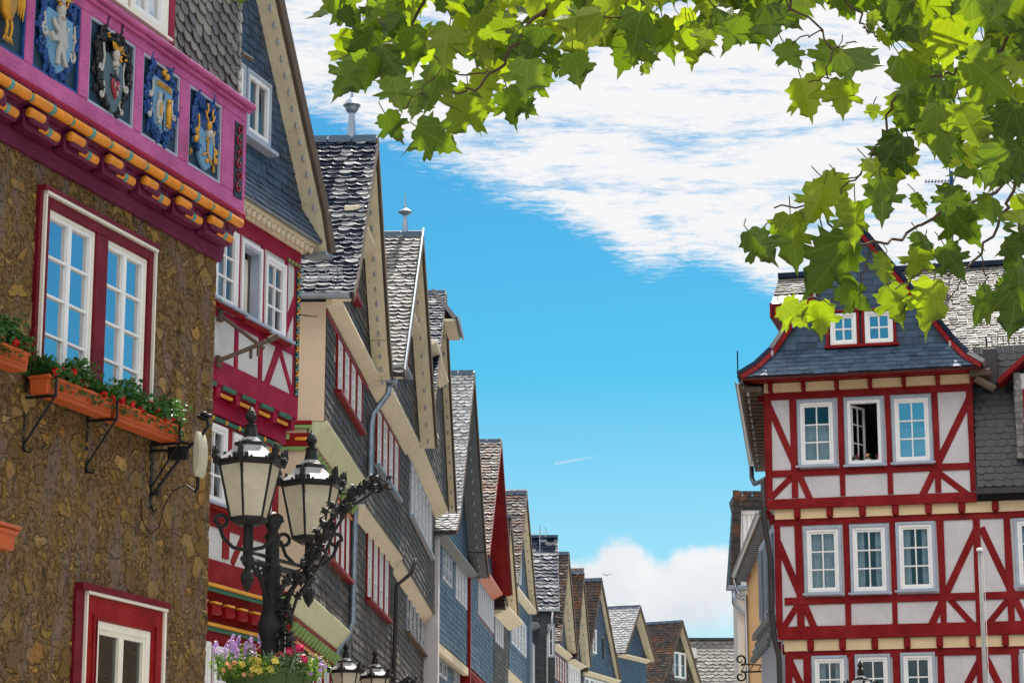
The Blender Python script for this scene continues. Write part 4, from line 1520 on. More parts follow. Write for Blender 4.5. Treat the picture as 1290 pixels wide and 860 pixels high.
for i, q in enumerate(top_w):
    mh_window(*q, 0.0, opened=(i == 2))
# painted corner strip
cs1, cs2 = MB(), MB()
for i in range(20):
    z = 9.78 + i * .107
    (cs1 if i % 2 else cs2).tube([(LM - .15, -.045, z), (LM - .06, -.05, z + .05), (LM - .14, -.045, z + .09)], .020, 5)
MB().box(LM - .19, LM - .02, -.040, -.03, 9.76, 11.95).build('painted_strip', M['black'], MH)
cs1.each('painted_tendril', M['yellow'], MH)
cs2.each('painted_leafwork', M['teal'], MH)
MB().box(O4 + 2.72, LM - .02, -.05, -.036, 11.99, 12.06).build('painted_band', M['green'], MH)
mb = MB()
for i in range(4):
    mb.box(O4 + 2.76 + i * .14, O4 + 2.81 + i * .14, -.056, -.0505, 12.0, 12.05)
mb.each('painted_fleck', M['yellow'], MH)
# iron flag bracket
br = MB()
br.box(O4 + .03, O4 + .13, -.10, -.03, 10.35, 10.55)
br.tube([(O4 + .08, -.08, 10.45), (O4 + .55, -.62, 9.98)], .034, 8)
br.tube([(O4 + .05, -.08, 9.72), (O4 + .62, -.68, 10.13)], .038, 8)
br.box(O4 + .0, O4 + .12, -.10, -.03, 9.62, 9.80)
br.tube([(O4 + .60, -.66, 10.12), (O4 + .70, -.78, 10.21)], .055, 8)
br.tube([(O4 + .40, -.46, 9.80), (O4 + .40, -.46, 9.99)], .03, 6)
br.tube([(O4 + .48, -.55, 9.85), (O4 + .48, -.55, 10.05)], .03, 6)
BR = br.build('flag_bracket', M['oldwood'], None, bevel=.006)
BR.location, BR.rotation_euler = FM.o, (0, 0, FM.rz)
tag(BR, 'grey iron flagpole bracket fixed under the open window of the crimson house', 'bracket')


def painted_jetty(z, w_up, w_lo, step, uend, uo):
    """beam ends and coloured fillets between two storeys"""
    MB().sweep_y([(-w_lo + .01, z - .12), (-w_up - .01, z - .03), (-w_up - .01, z - .002), (-w_lo + .01, z - .002)], 0, uend).build('jetty_soffit', M['crimson'], MH)
    g, yb, rb_, pk = MB(), MB(), MB(), MB()
    u = uend - .05
    while u > uo:
        rb_.box(u - .15, u, -w_up - .010, -w_lo, z - .20, z - .005)
        g.box(u - step + .04, u - .20, -w_up - .035, -w_up + .03, z - .055, z + .02)
        yb.box(u - step + .06, u - .22, -w_up + .02, -w_up + .08, z - .15, z - .10)
        pk.box(u - .155, u - .015, -w_up - .03, -w_up - .017, z - .12, z - .06)
        pk.box(u - .155, u - .015, -w_up - .03, -w_up - .017, z - .21, z - .16)
        u -= step
    rb_.each('joist_end', M['crimson'], MH, bevel=.015)
    g.each('green_fillet', M['green'], MH, bevel=.01)
    yb.each('yellow_fillet', M['yellow'], MH, bevel=.01)
    MB().box(0, uend - .02, -w_lo - .06, -w_lo + .01, z - .42, z - .13).build('sill_beam', M['crimson'], MH, bevel=.01)


painted_jetty(9.38, .0, -.22, .74, LM, O4 - 2)
# green and yellow dotted fillet under the sill beam
d1, d2 = MB(), MB()
d1.box(0, LM - .25, .14, .22, 8.86, 8.92)
u = LM - .45
while u > O4 - 1.5:
    d2.ball((u, .14, 8.89), .036, 6, 4, 1.0, .7, 1.2)
    u -= .50
d1.build('green_bead', M['green'], MH)
d2.each('yellow_knob', M['yellow'], MH, smooth=True)

# second storey
W2s = [(O4 + .10, O4 + .98, 7.55, 8.82), (O4 - 1.0, O4 - .10, 7.55, 8.82), (O4 + 1.22, O4 + 1.80, 7.55, 8.80)]
hol = [(q[0] + .03, q[1] - .03, q[2] + .03, q[3] - .03) for q in W2s]
posts = [(LM - .42, LM - .22, 6.75, 9.1), (O4 + .99, O4 + 1.20, 6.75, 9.1), (O4 - .08, O4 + .08, 6.75, 9.1), (O4 + 1.84, O4 + 2.0, 6.75, 9.1), (O4 - 1.2, O4 - 1.02, 6.75, 9.1)]
rails = [(0, LM - .22, 8.84, 8.95), (0, LM - .22, 7.20, 7.52), (0, LM - .22, 6.30, 6.68)]
braces = [((LM - .4, 8.6), (O4 + 1.35, 6.7), .14)]
timber_storey(MH, 0, LM - .22, 6.30, 9.25, -.22, posts, rails, braces, 'red', 'plaster2', hol)
for q in W2s: mh_window(*q, -.22)
bars = MB()
bars.box(LM - .66, LM - .60, .16, .19, 7.6, 8.8)
bars.build('painted_strip', M['yellow'], MH)
# second jetty: long yellow and green fillets with red blocks
y_, g_, r_, p_ = MB(), MB(), MB(), MB()
y_.box(0, LM - .35, .10, .18, 6.24, 6.295).box(0, LM - .45, .22, .30, 5.66, 5.715)
g_.box(0, LM - .35, .13, .18, 6.17, 6.237).box(0, LM - .45, .25, .30, 5.59, 5.657)
u = LM - .5
while u > O4 - 1.5:
    r_.box(u - .30, u, .12, .40, 5.82, 5.98)
    y_.box(u - .29, u - .01, .10, .20, 5.985, 6.02)
    p_.box(u - .42, u - .33, .20, .40, 5.86, 5.92)
    g_.box(u - .48, u - .31, .24, .40, 5.925, 5.99)
    u -= .50
y_.each('yellow_fillet', M['yellow'], MH, bevel=.012)
g_.each('green_fillet', M['green'], MH, bevel=.01)
r_.each('joist_end', M['redbright'], MH, bevel=.02)
p_.each('pink_block', M['pink'], MH)
# third storey and ground floor
W3s = [(O4 + .95, O4 + 1.72, 3.9, 5.38), (O4 - .05, O4 + .83, 3.9, 5.42), (O4 - 1.1, O4 - .2, 3.9, 5.42)]
hol = [(q[0] + .03, q[1] - .03, q[2] + .03, q[3] - .03) for q in W3s]
posts = [(LM - .55, LM - .35, 0, 5.6), (O4 + .84, O4 + .94, 3.4, 5.5), (O4 + 1.73, O4 + 2.3, 3.4, 5.6), (O4 - .18, O4 - .06, 3.4, 5.5)]
rails = [(0, LM - .35, 5.44, 5.62), (0, LM - .35, 3.4, 3.8), (0, LM - .35, 0, .3)]
timber_storey(MH, 0, LM - .35, 0, 6.30, -.35, posts, rails, [], 'red', 'redbright', hol)
for q in W3s:
    win(MH, q[0], q[1], q[2], q[3], -.35, 2, 3, 'white', 'white', 'glass', cw=.09, sw=.06, mw=.03, proud=.07, curtain=.6)
MB().prism([(O4 + 1.80, 4.95), (O4 + 1.98, 4.95), (O4 + 1.85, 5.4)], .30, .31).build('infill_triangle', M['white'], MH)

# dentil cornice
MB().sweep_y([(-.0, 12.28), (-.10, 12.28), (-.12, 12.36), (-.26, 12.40), (-.26, 12.47), (0, 12.47)], -.1, LM + .12).build('cornice', M['cream'], MH, bevel=.01)
dn, dk = MB(), MB()
u = LM + .06
while u > O4 - 1.2:
    dn.tube([(u - .04, -.20, 12.36), (u - .04, -.20, 12.27)], [.055, .03], 8)
    dn.box(u - .13, u - .10, -.22, -.12, 12.28, 12.38)
    u -= .20
dn.each('dentil', M['cream'], MH, smooth=False)
# gable: slated with flared foot
um = O4 - .42
gt = MB()
gh = [(O4 + .40, O4 + 1.68, 13.5, 14.85)]
zg = 12.47
gz = [(0, zg), (LM + .35, zg), (LM - .15, 13.25), (um, 18.3), (um - (LM - .15 - um), 13.25)]
MB().prism([(0, zg), (LM + .1, zg), (LM - .25, 13.25), (um, 18.1), (um - 3.5, 13.25), (-.2, zg)], -.08, 8).build('gable_wall', M['greyboard'], MH)
slates(gt, (0, -.10, 0), (1, 0, 0), (0, 0, 1), (0, -1, 0), [(-.1, 12.95), (LM - .12, 12.95), (LM - .28, 13.3), (um, 18.1), (um - 3.6, 13.3)], .20, .14, [(O4 - .75, O4 + 1.62, 13.55, 14.82)], .1, lift=.018)
# flared skirt
B_ = Vector((0, .32, .62)).normalized()
slates(gt, (0, -.38, 12.46), (1, 0, 0), B_, Vector((0, -B_.z, B_.y)), [(-.1, 0), (LM + .18, 0), (LM - .10, .66), (-.1, .66)], .20, .14, (), .1, lift=.018)
gt.build('slate_cladding', M['slate_blue'], MH)
MB().slab((-.1, -.375, 12.45), (LM + .18, -.375, 12.45), (LM - .1, -.06, 13.02), (-.1, -.06, 13.02), (0, .05, -.02)).build('skirt_board', M['lead'], MH)
win(MH, O4 + .62, O4 + 1.58, 13.62, 14.72, .12, 2, 1, 'bluegrey', 'white', 'glass', cw=.06, sw=.07, proud=.08, curtain=True)
win(MH, O4 - .70, O4 + .54, 13.62, 14.72, .12, 2, 1, 'bluegrey', 'white', 'glass', cw=.06, sw=.07, proud=.08, curtain=True)
MB().box(O4 - .8, O4 + 1.68, -.30, -.09, 13.50, 13.56).build('sill', M['bluegrey'], MH)
# roof verge
OV = .46
rb, vb, fb, rsl = MB(), MB(), MB(), MB()
far = [(LM + .25, 12.30), (LM - .05, 12.95), (um, 18.25)]
near = [(um - (LM + .25 - um), 12.30), (um - (LM - .05 - um), 12.95), (um, 18.25)]
pts = []
for pl, sg in ((near, 1), (far, -1)):
    for a, b in zip(pl[:-1], pl[1:]):
        d = Vector((b[0] - a[0], 0, b[1] - a[1])); ln = d.length; d.normalize()
        N_ = Vector((-d.z, 0, d.x)) if sg == 1 else Vector((d.z, 0, -d.x))
        A0, B0 = Vector((a[0], 0, a[1])), Vector((b[0], 0, b[1]))
        rb.slab(A0 + Vector((0, -OV, 0)), B0 + Vector((0, -OV, 0)), B0 + Vector((0, 8, 0)), A0 + Vector((0, 8, 0)), N_ * .14)
        vb.slab(A0 + Vector((0, -OV + .03, 0)), B0 + Vector((0, -OV + .03, 0)), B0 + Vector((0, -.08, 0)), A0 + Vector((0, -.08, 0)), -N_ * .05)
        fb.slab(A0 + Vector((0, -OV - .003, 0)) + N_ * .17, B0 + Vector((0, -OV - .003, 0)) + N_ * .17, B0 + Vector((0, -OV - .003, 0)) - N_ * .05, A0 + Vector((0, -OV - .003, 0)) - N_ * .05, (0, -.05, 0))
        if sg == -1 and b is far[2]:
            n = 22
            for i in range(n): pts.append(A0.lerp(B0, (i + .5) / n) - N_ * .06 + Vector((0, -.34, 0)))
MH_roof = rb.build('roof', M['slate_dark'], MH)
vb.build('verge_soffit', M['cream'], MH)
fb.build('verge_edge', M['oldwood'], MH)
bulbs(MH, pts)
MB().tube([p + Vector((0, 0, .05)) for p in pts], .008, 4).build('bulb_cable', M['iron'], MH)
MB().box(LM + .05, LM + .36, -OV - .03, -.05, 12.22, 12.295).build('gutter_end', M['zinc'], MH, bevel=.02)

# ================================================================== the row
def eave(pix_y, pix_x, Y):
    return at(pix_x, pix_y, Y).z


fA = Frame(at(410, 430, 42), at(463, 470, 48.8))
fB = Frame(at(463, 470, 48.8), at(510, 555, 56.8))
fC = Frame(at(510, 555, 56.8), at(548, 650, 68))
fD = Frame(at(548, 650, 68), at(590, 724, 77.1))
fE = Frame(at(590, 724, 77.1), at(621, 745, 86.8))
R4 = dict(cas='red', sash='white', cols=2, rows=3, glass='glass')

# --- house A: beige side wall, carved red and green jetties
HA = thing('gabled_house', 'gabled house with beige side wall, red and green carved jetties and ball finial', 'house', fA.o, fA.rz, 'gabled houses in the row along the street')
sto = [(9.72, 11.88, 0.0, band_rect(fA, 0, (423.6, 430), (421, 494), (455, 470), (453, 538)), 4),
       (6.70, 9.72, -.30, band_rect(fA, -.3, (408, 620), (404, 696), (439, 641), (438, 729)), 5),
       (3.70, 6.70, -.60, band_rect(fA, -.6, (386.5, 803), (384, 868), (423, 824), (421, 892)), 4),
       (0, 3.70, -.75, None, 0)]
for z0, z1, w, r, n in sto:
    hs = [(r[0] + .03, r[1] - .03, r[2] + .03, r[3] - .03)] if r else []
    shell(HA, M['beige'], 0, fA.L - .02, z0, z1, w, 9, hs)
    if r:
        hh = [(h[0] - .1, h[1] + .1, h[2] - .12, h[3] + .1) for h in hs]
        mb = slates(MB(), (0, -w, 0), (1, 0, 0), (0, 0, 1), (0, -1, 0), [(0, z0), (fA.L - .02, z0), (fA.L - .02, z1), (0, z1)], .26, .165, hh, .0)
        mb.build('slate_cladding', M['slate_wall'], HA)
        band(HA, r, w, n, 'red', 'white', 3, 2, sill='red')
MB().box(0.0, fA.L, -.03, .0, 11.62, 11.72).build('head_rail', M['redbright'], HA)
for z, wu, wl in ((9.72, 0.0, -.30), (6.70, -.30, -.60)):
    # pale inclined board, then carved bracket rows, on front and returned on the side wall
    MB().sweep_y([(-wu - .06, z), (-wu - .06, z - .03), (-wl - .10, z - .36), (-wl - .02, z - .36), (-wl - .02, z)], .02, fA.L + .05).build('jetty_board', M['limecream'], HA, bevel=.01)
    r1, r2, g1, o1 = MB(), MB(), MB(), MB()
    r1.box(0.0, fA.L, -wl - .09, -wl, z - .44, z - .365)
    g1.box(0.0, fA.L, -wl - .06, -wl, z - .50, z - .445)
    r2.box(0.0, fA.L, -wl - .045, -wl, z - .74, z - .505)
    o1.box(0.0, fA.L, -wl - .06, -wl - .046, z - .80, z - .745)
    u = .25
    while u < fA.L:
        g1.tube([(u, -wl - .14, z - .50), (u, -wl - .05, z - .68)], [.075, .04], 7)
        o1.box(u + .14, u + .22, -wl - .10, -wl - .046, z - .60, z - .51)
        u += .44
    # side return
    r1.box(-.07, -.002, -wl - .09, 6, z - .07, z - .0).box(-.055, -.002, -wl - .06, 6, z - .46, z - .22)
    g1.box(-.062, -.002, -wl - .08, 6, z - .14, z - .075)
    o1.box(-.072, -.056, -wl - .05, .5, z - .36, z - .30)
    g1.box(-.062, -.002, -wl - .05, 6, z - .53, z - .465)
    q = .3
    while q < 4:
        g1.box(-.09, -.056, -wl + q, -wl + q + .22, z - .34, z - .25)
        q += .55
    r1.each('red_moulding', M['redbright'], HA, bevel=.01)
    r2.build('red_frieze', M['redbright'], HA)
    g1.each('green_carving', M['sage'], HA, bevel=.01)
    o1.each('orange_carving', M['orange'], HA, bevel=.01)
cove(HA, 'cream', .0, fA.L, 11.95, .30, 0, .28, 'eaves_board')
gwin = band_rect(fA, .10, (452, 305), (445, 372), (458, 312), (450, 385))
gw_ = (2.1, 3.5, 12.7, 13.75)
gable_roof(HA, fA.L, 11.95, 3.4, 16.0, .50, 9, gw=.10, mat='slate_roof', verge='cream', e=.30, flare=.05, nb=13, sw=.23, sh=.15, arc=.5,
           holes=[(gw_[0] - .1, gw_[1] + .1, gw_[2] - .1, gw_[3] + .1)], fe=.1)
band(HA, gw_, .12, 2, 'red', 'white', 2, 1, sill='red')
cove(HA, 'cream', 1.7, 5.2, 14.15, .42, .10, .32, 'gable_cornice')
gutter_y(HA, -.30, 11.93, -.45, 9, .085, 'zinc')
MB().box(-.45, -.30, -.46, -.44, 11.84, 11.95).build('gutter_end', M['zinc'], HA)
# snow guard
sg = MB()
for z in (12.28, 12.46):
    sg.tube([(-.12, -.3, z), (-.12, 7, z)], .014, 5)
for i in range(26):
    sg.tube([(-.12, -.28 + i * .14, 12.22), (-.12, -.28 + i * .14, 12.46)], .009, 4)
for i in range(4):
    sg.tube([(-.12, -.2 + i * .9, 12.46), (.12, -.2 + i * .9, 12.30)], .012, 4)
sg.build('snow_guard', M['steel'], HA)
MB().tube([(.02, -.05, 11.6), (.0, .3, 11.62), (-.02, .8, 11.70), (-.02, 1.5, 11.72)], .012, 5).build('cable', M['oldwood'], HA)


def ball_finial(par, u, y, z):
    mb = MB()
    mb.lathe([(.09, -.15), (.075, .15), (.055, .47)], (u, y, z), 8)
    mb.build('finial_stem', M['zinc'], par, smooth=False)
    mb = MB()
    mb.lathe([(.04, .46), (.09, .48), (.13, .54), (.15, .61), (.175, .615), (.175, .63), (.15, .635), (.13, .70), (.09, .75), (.04, .77)], (u, y, z), 14)
    mb.build('finial_ball', M['zinc'], par, smooth=True)
    MB().lathe([(.035, .765), (.022, .9), (.005, 1.2)], (u, y, z), 8).build('finial_spike', M['zinc'], par)


def disc_finial(par, u, y, z):
    mb = MB()
    mb.lathe([(.09, -.25), (.07, .1), (.04, .38)], (u, y, z), 8)
    mb.lathe([(.04, .38), (.16, .45), (.16, .47), (.045, .54)], (u, y, z), 16)
    mb.lathe([(.035, .53), (.02, .7), (.004, 1.0)], (u, y, z), 8)
    mb.build('finial', M['zinc'], par)


ball_finial(HA, 3.4, .0, 16.05)
pA = MB()
o_ = fA
HAp = pipe(HA, [(fA.L + .1, -.45, 11.85), (fA.L + .08, -.42, 11.6), (fA.L - .02, -.12, 11.15), (fA.L - .06, -.09, 10.9), (fA.L - .06, -.09, 9.9), (fA.L - .10, .0, 9.6), (fA.L - .15, .20, 9.3), (fA.L - .15, .22, 6.9), (fA.L - .2, .3, 6.6), (fA.L - .25, .52, 6.3), (fA.L - .25, .52, 0)], .065)
MB().box(fA.L - .04, fA.L + .24, -.60, -.36, 11.82, 12.08).build('hopper_head', M['zinc'], HA, bevel=.03)

# --- house B
bt = band_rect(fB, 0, (473.5, 519), (471, 590), (501, 552), (500, 622))
bs_ = band_rect(fB, -.25, (461, 670), (459.5, 753), (489, 697), (487, 779))
HB = row_house(fB, 'slated house with disc finial and red framed windows beside the beige walled house', 12.0, 16.05, 3.9, .75, 9,
    [dict(z0=9.3, w=0, clad='slate_wall', win=[(bt, 4, dict(R4, sill='lead'))], cove=('cream', .45)),
     dict(z0=5.9, w=-.25, clad='slate_wall', win=[(bs_, 4, dict(R4, sill='red'))], cove=('cream', .4)),
     dict(z0=0, w=-.5, mat='plaster2')],
    dict(gw=.35, mat='slate_pale', verge='cream', e=.12, nb=12, sw=.23, sh=.15, arc=.5, holes=[(3.0, 4.6, 12.8, 14.0)]))
cove(HB, 'cream', 0, fB.L, 12.0, .45, 0, .42, 'eaves_board')
band(HB, (3.1, 4.5, 12.9, 13.9), .37, 2, 'red', 'white', 2, 1, sill='lead')
cove(HB, 'cream', 2.2, 5.6, 14.25, .62, .35, .3, 'gable_cornice')
disc_finial(HB, 3.9, -.36, 16.1)
MB().box(-.02, .02, -.75, .5, 11.9, 12.2).build('flashing', M['steel'], HB)
vv = MB()
vv.slab((-.14, -.80, 12.02), (3.88, -.80, 16.14), (3.88, -.77, 16.16), (-.14, -.77, 12.05), (-.02, 0, .03))
vv.build('verge_flashing', M['lead'], HB)
pipe(HB, [(fB.L - .1, -.3, 9.25), (fB.L - .15, -.2, 8.9), (fB.L - .15, .15, 8.6), (fB.L - .15, .3, 0)], .05, 'darkpipe')

# --- house C: tall cream gable with hood
ct = band_rect(fC, 0, (516.5, 592.6), (515, 656.6), (543, 631), (542, 692))
cs_ = band_rect(fC, -.25, (514, 739), (513, 802.6), (541.6, 760), (541, 824))
BG = dict(cas='bluegrey', sash='white', cols=2, rows=3, glass='glass', post=.08)
HC = row_house(fC, 'tall slated house with half-hipped peak and long bands of blue grey windows', 12.15, 17.1, 5.6, .60, 9,
    [dict(z0=9.2, w=0, clad='slate_wall', win=[(ct, 6, dict(BG, sill='bluegrey'))], cove=('cream', .4)),
     dict(z0=5.8, w=-.3, clad='slate_wall', win=[(cs_, 6, dict(BG, sill='oldwood'))], cove=('cream', .4)),
     dict(z0=0, w=-.5, mat='plaster2')],
    dict(gw=.38, mat='slate_roof', verge='cream', e=.05, nb=14, sw=.23, sh=.15, arc=.5, holes=[(2.6, 4.4, 12.9, 14.6)]))
cove(HC, 'cream', 0, fC.L, 12.15, .45, 0, .42, 'eaves_board')
band(HC, (2.7, 4.3, 13.0, 14.5), .40, 2, 'bluegrey', 'white', 3, 1, sill='white')
cove(HC, 'cream', 1.6, 6.5, 14.9, .68, .38, .35, 'gable_cornice')
hz_ = 16.15                                          # half hip over the gable peak
hl, hr_ = 5.6 - (17.1 - hz_) * 1.25, 5.6 + (17.1 - hz_) * 1.25
MB().slab((hl, -.98, hz_), (hr_, -.98, hz_), (5.62, -.30, 17.20), (5.58, -.30, 17.20), (0, .10, -.05)).build('half_hip', M['slate_dark'], HC)
MB().box(hl + .05, hr_ - .05, -.93, -.62, hz_ - .10, hz_ - .04).build('half_hip_soffit', M['cream'], HC)
MB().box(hl, hr_, -1.04, -.985, hz_ - .08, hz_ + .03).build('half_hip_gutter', M['zinc'], HC)

# --- house D: blue slate, pale pilaster, grey verge
dt1 = band_rect(fD, 0, (556, 680), (556, 727), (568, 691), (568, 743))
dt2 = band_rect(fD, 0, (572.5, 705), (572.5, 752), (587, 720), (587, 769))
ds1 = band_rect(fD, -.25, (551, 795), (551.5, 850), (562, 801), (562, 858))
ds2 = band_rect(fD, -.25, (570, 814), (570, 868), (584, 822), (584, 878))
HD = row_house(fD, 'blue slated house with bright striped roof, dark grey verge and pale corner pilaster', 11.5, 17.1, 4.57, .62, 9,
    [dict(z0=8.55, w=0, clad='slate_blue', win=[(dt1, 3, dict(BG)), (dt2, 4, dict(BG))], cove=('greyboard', .5)),
     dict(z0=5.4, w=-.25, clad='slate_blue', win=[(ds1, 2, dict(BG)), (ds2, 4, dict(BG))], cove=('cream', .3)),
     dict(z0=0, w=-.5, mat='plaster2')],
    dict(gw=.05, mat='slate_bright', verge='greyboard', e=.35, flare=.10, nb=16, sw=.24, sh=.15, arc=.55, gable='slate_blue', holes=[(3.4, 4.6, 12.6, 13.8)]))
MB().box(-.12, .22, -.12, 1.0, 3, 11.4).build('pilaster', M['plaster'], HD)
cove(HD, 'greyboard', 0, fD.L, 11.5, .35, 0, .3, 'eaves_board')
band(HD, (3.5, 4.5, 12.7, 13.7), .07, 2, 'bluegrey', 'white', 2, 1)
dd = MB()
u = .3
while u < fD.L - .2:
    dd.box(u, u + .12, -.06, .12, 8.22, 8.46)
    u += .26
dd.each('dentil', M['cream'], HD)

# --- house E: dark red verge and corner post
et = band_rect(fE, 0, (601, 731), (601, 778), (621, 746), (620.5, 792))
es = band_rect(fE, -.25, (592, 822), (592, 872), (614, 832), (613, 880))
HE = row_house(fE, 'slated house with oxblood red verge boards, red corner post and mossy brown roof', 12.05, 16.7, 4.86, .66, 9,
    [dict(z0=8.6, w=0, mat='red', clad='slate_blue', win=[(et, 8, dict(BG, cols=1, post=.14))], cove=('red', .5)),
     dict(z0=4.4, w=-.3, mat='red', win=[(es, 7, dict(BG, cas='red', cols=1, post=.2))], cove=('red', .3)),
     dict(z0=0, w=-.5, mat='plaster2')],
    dict(gw=.02, mat='slate_moss', verge='red', e=.25, nb=0, sw=.27, sh=.18, arc=.5, gable='slate_blue'))
MB().box(-.30, -.0, -.1, .6, 4.4, 11.6).build('corner_post', M['red'], HE)
cove(HE, 'copper', .2, fE.L - .3, 12.0, .45, 0, .45, 'eaves_board')
gutter_y(HE, -.22, 12.03, -.6, 6, .10, 'zinc')
dd = MB()
u = .2
while u < fE.L - .2:
    dd.box(u, u + .2, -.10, .2, 8.18, 8.42)
    u += .45
dd.each('dentil', M['red'], HE, bevel=.03)


# --- farther houses
def far_house(label, x0, Y0, x1, Y1, yref, He, zA, um_f=.5, ov=.5, mat='slate_moss', verge='cream', gable='slate_blue', wins=(), flare=0, e=.2, gh=(), zsplit=3.2, nb=10, cas='bluegrey', wallmat='slate_blue', gw=.02, cor='cream', gwins=(), **kw):
    f = Frame(at(x0, yref, Y0), at(x1, yref, Y1))
    st = [dict(z0=He - zsplit, w=0, clad=wallmat, win=[(band_rect(f, 0, *q), n, dict(cas=cs, sash='white', cols=1, rows=2, glass='glass', post=.1, curtain=True)) for q, n, cs in wins], cove=(cor, .3)),
          dict(z0=0, w=-.25, clad=None, mat='plaster2')]
    h = row_house(f, label, He, zA, f.L * um_f, ov, 9, st, dict(gw=gw, mat=mat, verge=verge, e=e, flare=flare, nb=nb, sw=.28, sh=.18, arc=.5, gable=gable, holes=gh, **kw))
    cove(h, cor, 0, f.L, He, .35, 0, .32, 'eaves_board')
    for g in gwins:
        band(h, g[0], gw + .02, g[1], g[2], 'white', 2, 1)
    return f, h


fF, HF = far_house('narrow slated house with box ended cream eaves beside the oxblood one', 622, 87, 640, 92, 770, 11.5, 15.2, um_f=.42, ov=.4, verge='cream',
    wins=[(((623, 773), (622.5, 809), (633, 782), (633, 815)), 4, 'bluegrey')], wallmat='slate_wall')
cove(HF, 'cream', -.1, fF.L + .2, 11.55, .75, 0, .5, 'box_eaves')
fG, HG = far_house('blue slated gabled house with flared dark roof, mid row beneath the small aerial', 641, 92, 667, 101, 755, 13.0, 17.2, um_f=.45, ov=.32, mat='slate_moss', flare=.07,
    wins=[(((643, 771), (643, 812), (662, 783), (662, 826)), 5, 'bluegrey')], gh=[(3.3, 4.6, 13.4, 15.1)], gwins=[((3.4, 4.5, 13.5, 15.0), 2, 'bluegrey')])
MB().box(fG.L - .35, fG.L - .2, -.12, .0, 5, 12.9).build('corner_board', M['lead'], HG)
bw = MB().box(fG.L + .0, fG.L + 2.6, -.05, 3, 9.2, 12.2).build('side_bay', M['greyboard'], HG)
slates_b = slates(MB(), (0, -.05, 0), (1, 0, 0), (0, 0, 1), (0, -1, 0), [(fG.L, 9.2), (fG.L + 2.6, 9.2), (fG.L + 2.6, 12.2), (fG.L, 12.2)], .27, .17, [(fG.L + .3, fG.L + 2.2, 9.9, 11.8)])
slates_b.build('slate_cladding', M['slate_blue'], HG)
band(HG, (fG.L + .4, fG.L + 2.1, 10.0, 11.7), .06, 2, 'bluegrey', 'white', 2, 1)
cove(HG, 'cream', fG.L - .1, fG.L + 2.7, 9.2, .3, -.2, .5, 'bay_cornice')
cove(HG, 'lead', fG.L - .1, fG.L + 2.7, 12.5, .4, 0, .3, 'bay_eaves')

# house standing proud of the row, its eaves facing down the street towards us
hx0, hx1 = at(650, 765, 102.5), at(699, 765, 102.5)
fH = Frame((hx0.x, hx0.y), (hx1.x, hx1.y))
HH = thing('eaves_house', 'dark slated house standing proud, its broad roof slope and gutter turned towards us', 'house', fH.o, fH.rz, 'gabled houses in the row along the street')
He_, Hr_, dp = 13.2, 16.7, 3.3
shell(HH, M['greyboard'], 0, fH.L, 0, He_, 0, 5.5, [])
wall_slates(HH, M['slate_dark'], 0, fH.L, 8.5, He_, 0)
B_ = Vector((0, dp, Hr_ - He_)); ln = B_.length; B_.normalize()
MB().slab((-.1, -.2, He_), (fH.L + .2, -.2, He_), (fH.L + .2, dp - .2, Hr_), (-.1, dp - .2, Hr_), (0, .1, -.08)).slab((-.1, 2 * dp, He_), (fH.L + .2, 2 * dp, He_), (fH.L + .2, dp - .2, Hr_), (-.1, dp - .2, Hr_), (0, -.1, -.08)).build('roof', M['slate_dark'], HH)
MB().sweep_y([(0, He_), (2 * dp - .4, He_), (dp - .2, Hr_ - .1)], fH.L - .3, fH.L - .02).build('gable_wall', M['slate_blue'], HH)
rs = slates(MB(), (0, -.21, He_), (1, 0, 0), B_, Vector((0, -B_.z, B_.y)), [(-.1, -.05), (fH.L + .2, -.05), (fH.L + .2, ln), (-.1, ln)], .34, .24, (), .5, lift=.035)
rs.build('roof_slates', M['slate_roof'], HH)
MB().box(-.1, fH.L + .2, -.32, -.20, He_ - .08, He_ + .01).build('gutter', M['steel'], HH)
MB().box(-.1, fH.L + .2, dp - .38, dp - .02, Hr_, Hr_ + .12).build('ridge_cap', M['slate_blue'], HH)
u_ = fH.L
pipe(HH, [(u_ - .1, -.28, He_ - .1), (u_ - .15, -.2, He_ - .7), (u_ - .35, -.08, He_ - 1.1), (u_ - .35, -.08, 6)], .05, 'steel')
win(HH, u_ - .32, u_ - .02, 11.2, 12.6, .02, 1, 2, 'bluegrey', 'white')

fI, HI = far_house('slated gabled house with narrow red framed gable window and brown roof', 692, 107, 714, 113.7, 820, 12.3, 16.7, ov=.5, flare=.06,
    wins=[(((694, 820), (694, 850), (713, 833), (713, 866)), 6, 'red')], gh=[(2.4, 3.5, 13.0, 14.6)], gwins=[((2.5, 3.4, 13.1, 14.5), 1, 'red')])
fJ, HJ = far_house('narrow gabled house with a pale window band in front of the brown jerkinhead', 714, 113.7, 731, 117.6, 830, 12.2, 16.5, ov=.5,
    wins=[(((715, 836), (715, 862), (730, 842), (730, 868)), 5, 'white')], gh=[(1.6, 2.6, 13.0, 14.6)], gwins=[((1.7, 2.5, 13.1, 14.5), 1, 'bluegrey')])
fK, HK = far_house('blue slated gabled house with moss covered brown roof and broad cream verge', 734, 118, 775, 123.5, 845, 12.0, 16.75, um_f=.44, ov=.25, verge='cream', nb=0,
    wins=[(((736, 848), (736, 872), (773, 866), (773, 889)), 6, 'white')], gh=[(1.5, 2.3, 12.9, 14.3), (3.2, 3.7, 12.8, 14.0)], gwins=[((1.6, 2.2, 13.0, 14.2), 1, 'white')])
MB().box(3.3, 3.6, -.05, .0, 12.9, 13.9).build('dark_slit', M['dark'], HK)  # dark strip for the narrow slit in the gable
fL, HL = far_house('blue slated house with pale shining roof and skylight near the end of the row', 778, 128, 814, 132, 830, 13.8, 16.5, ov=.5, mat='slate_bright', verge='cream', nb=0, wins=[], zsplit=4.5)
MB().box(-.05, .05, 1.6, 2.4, 0, .01)
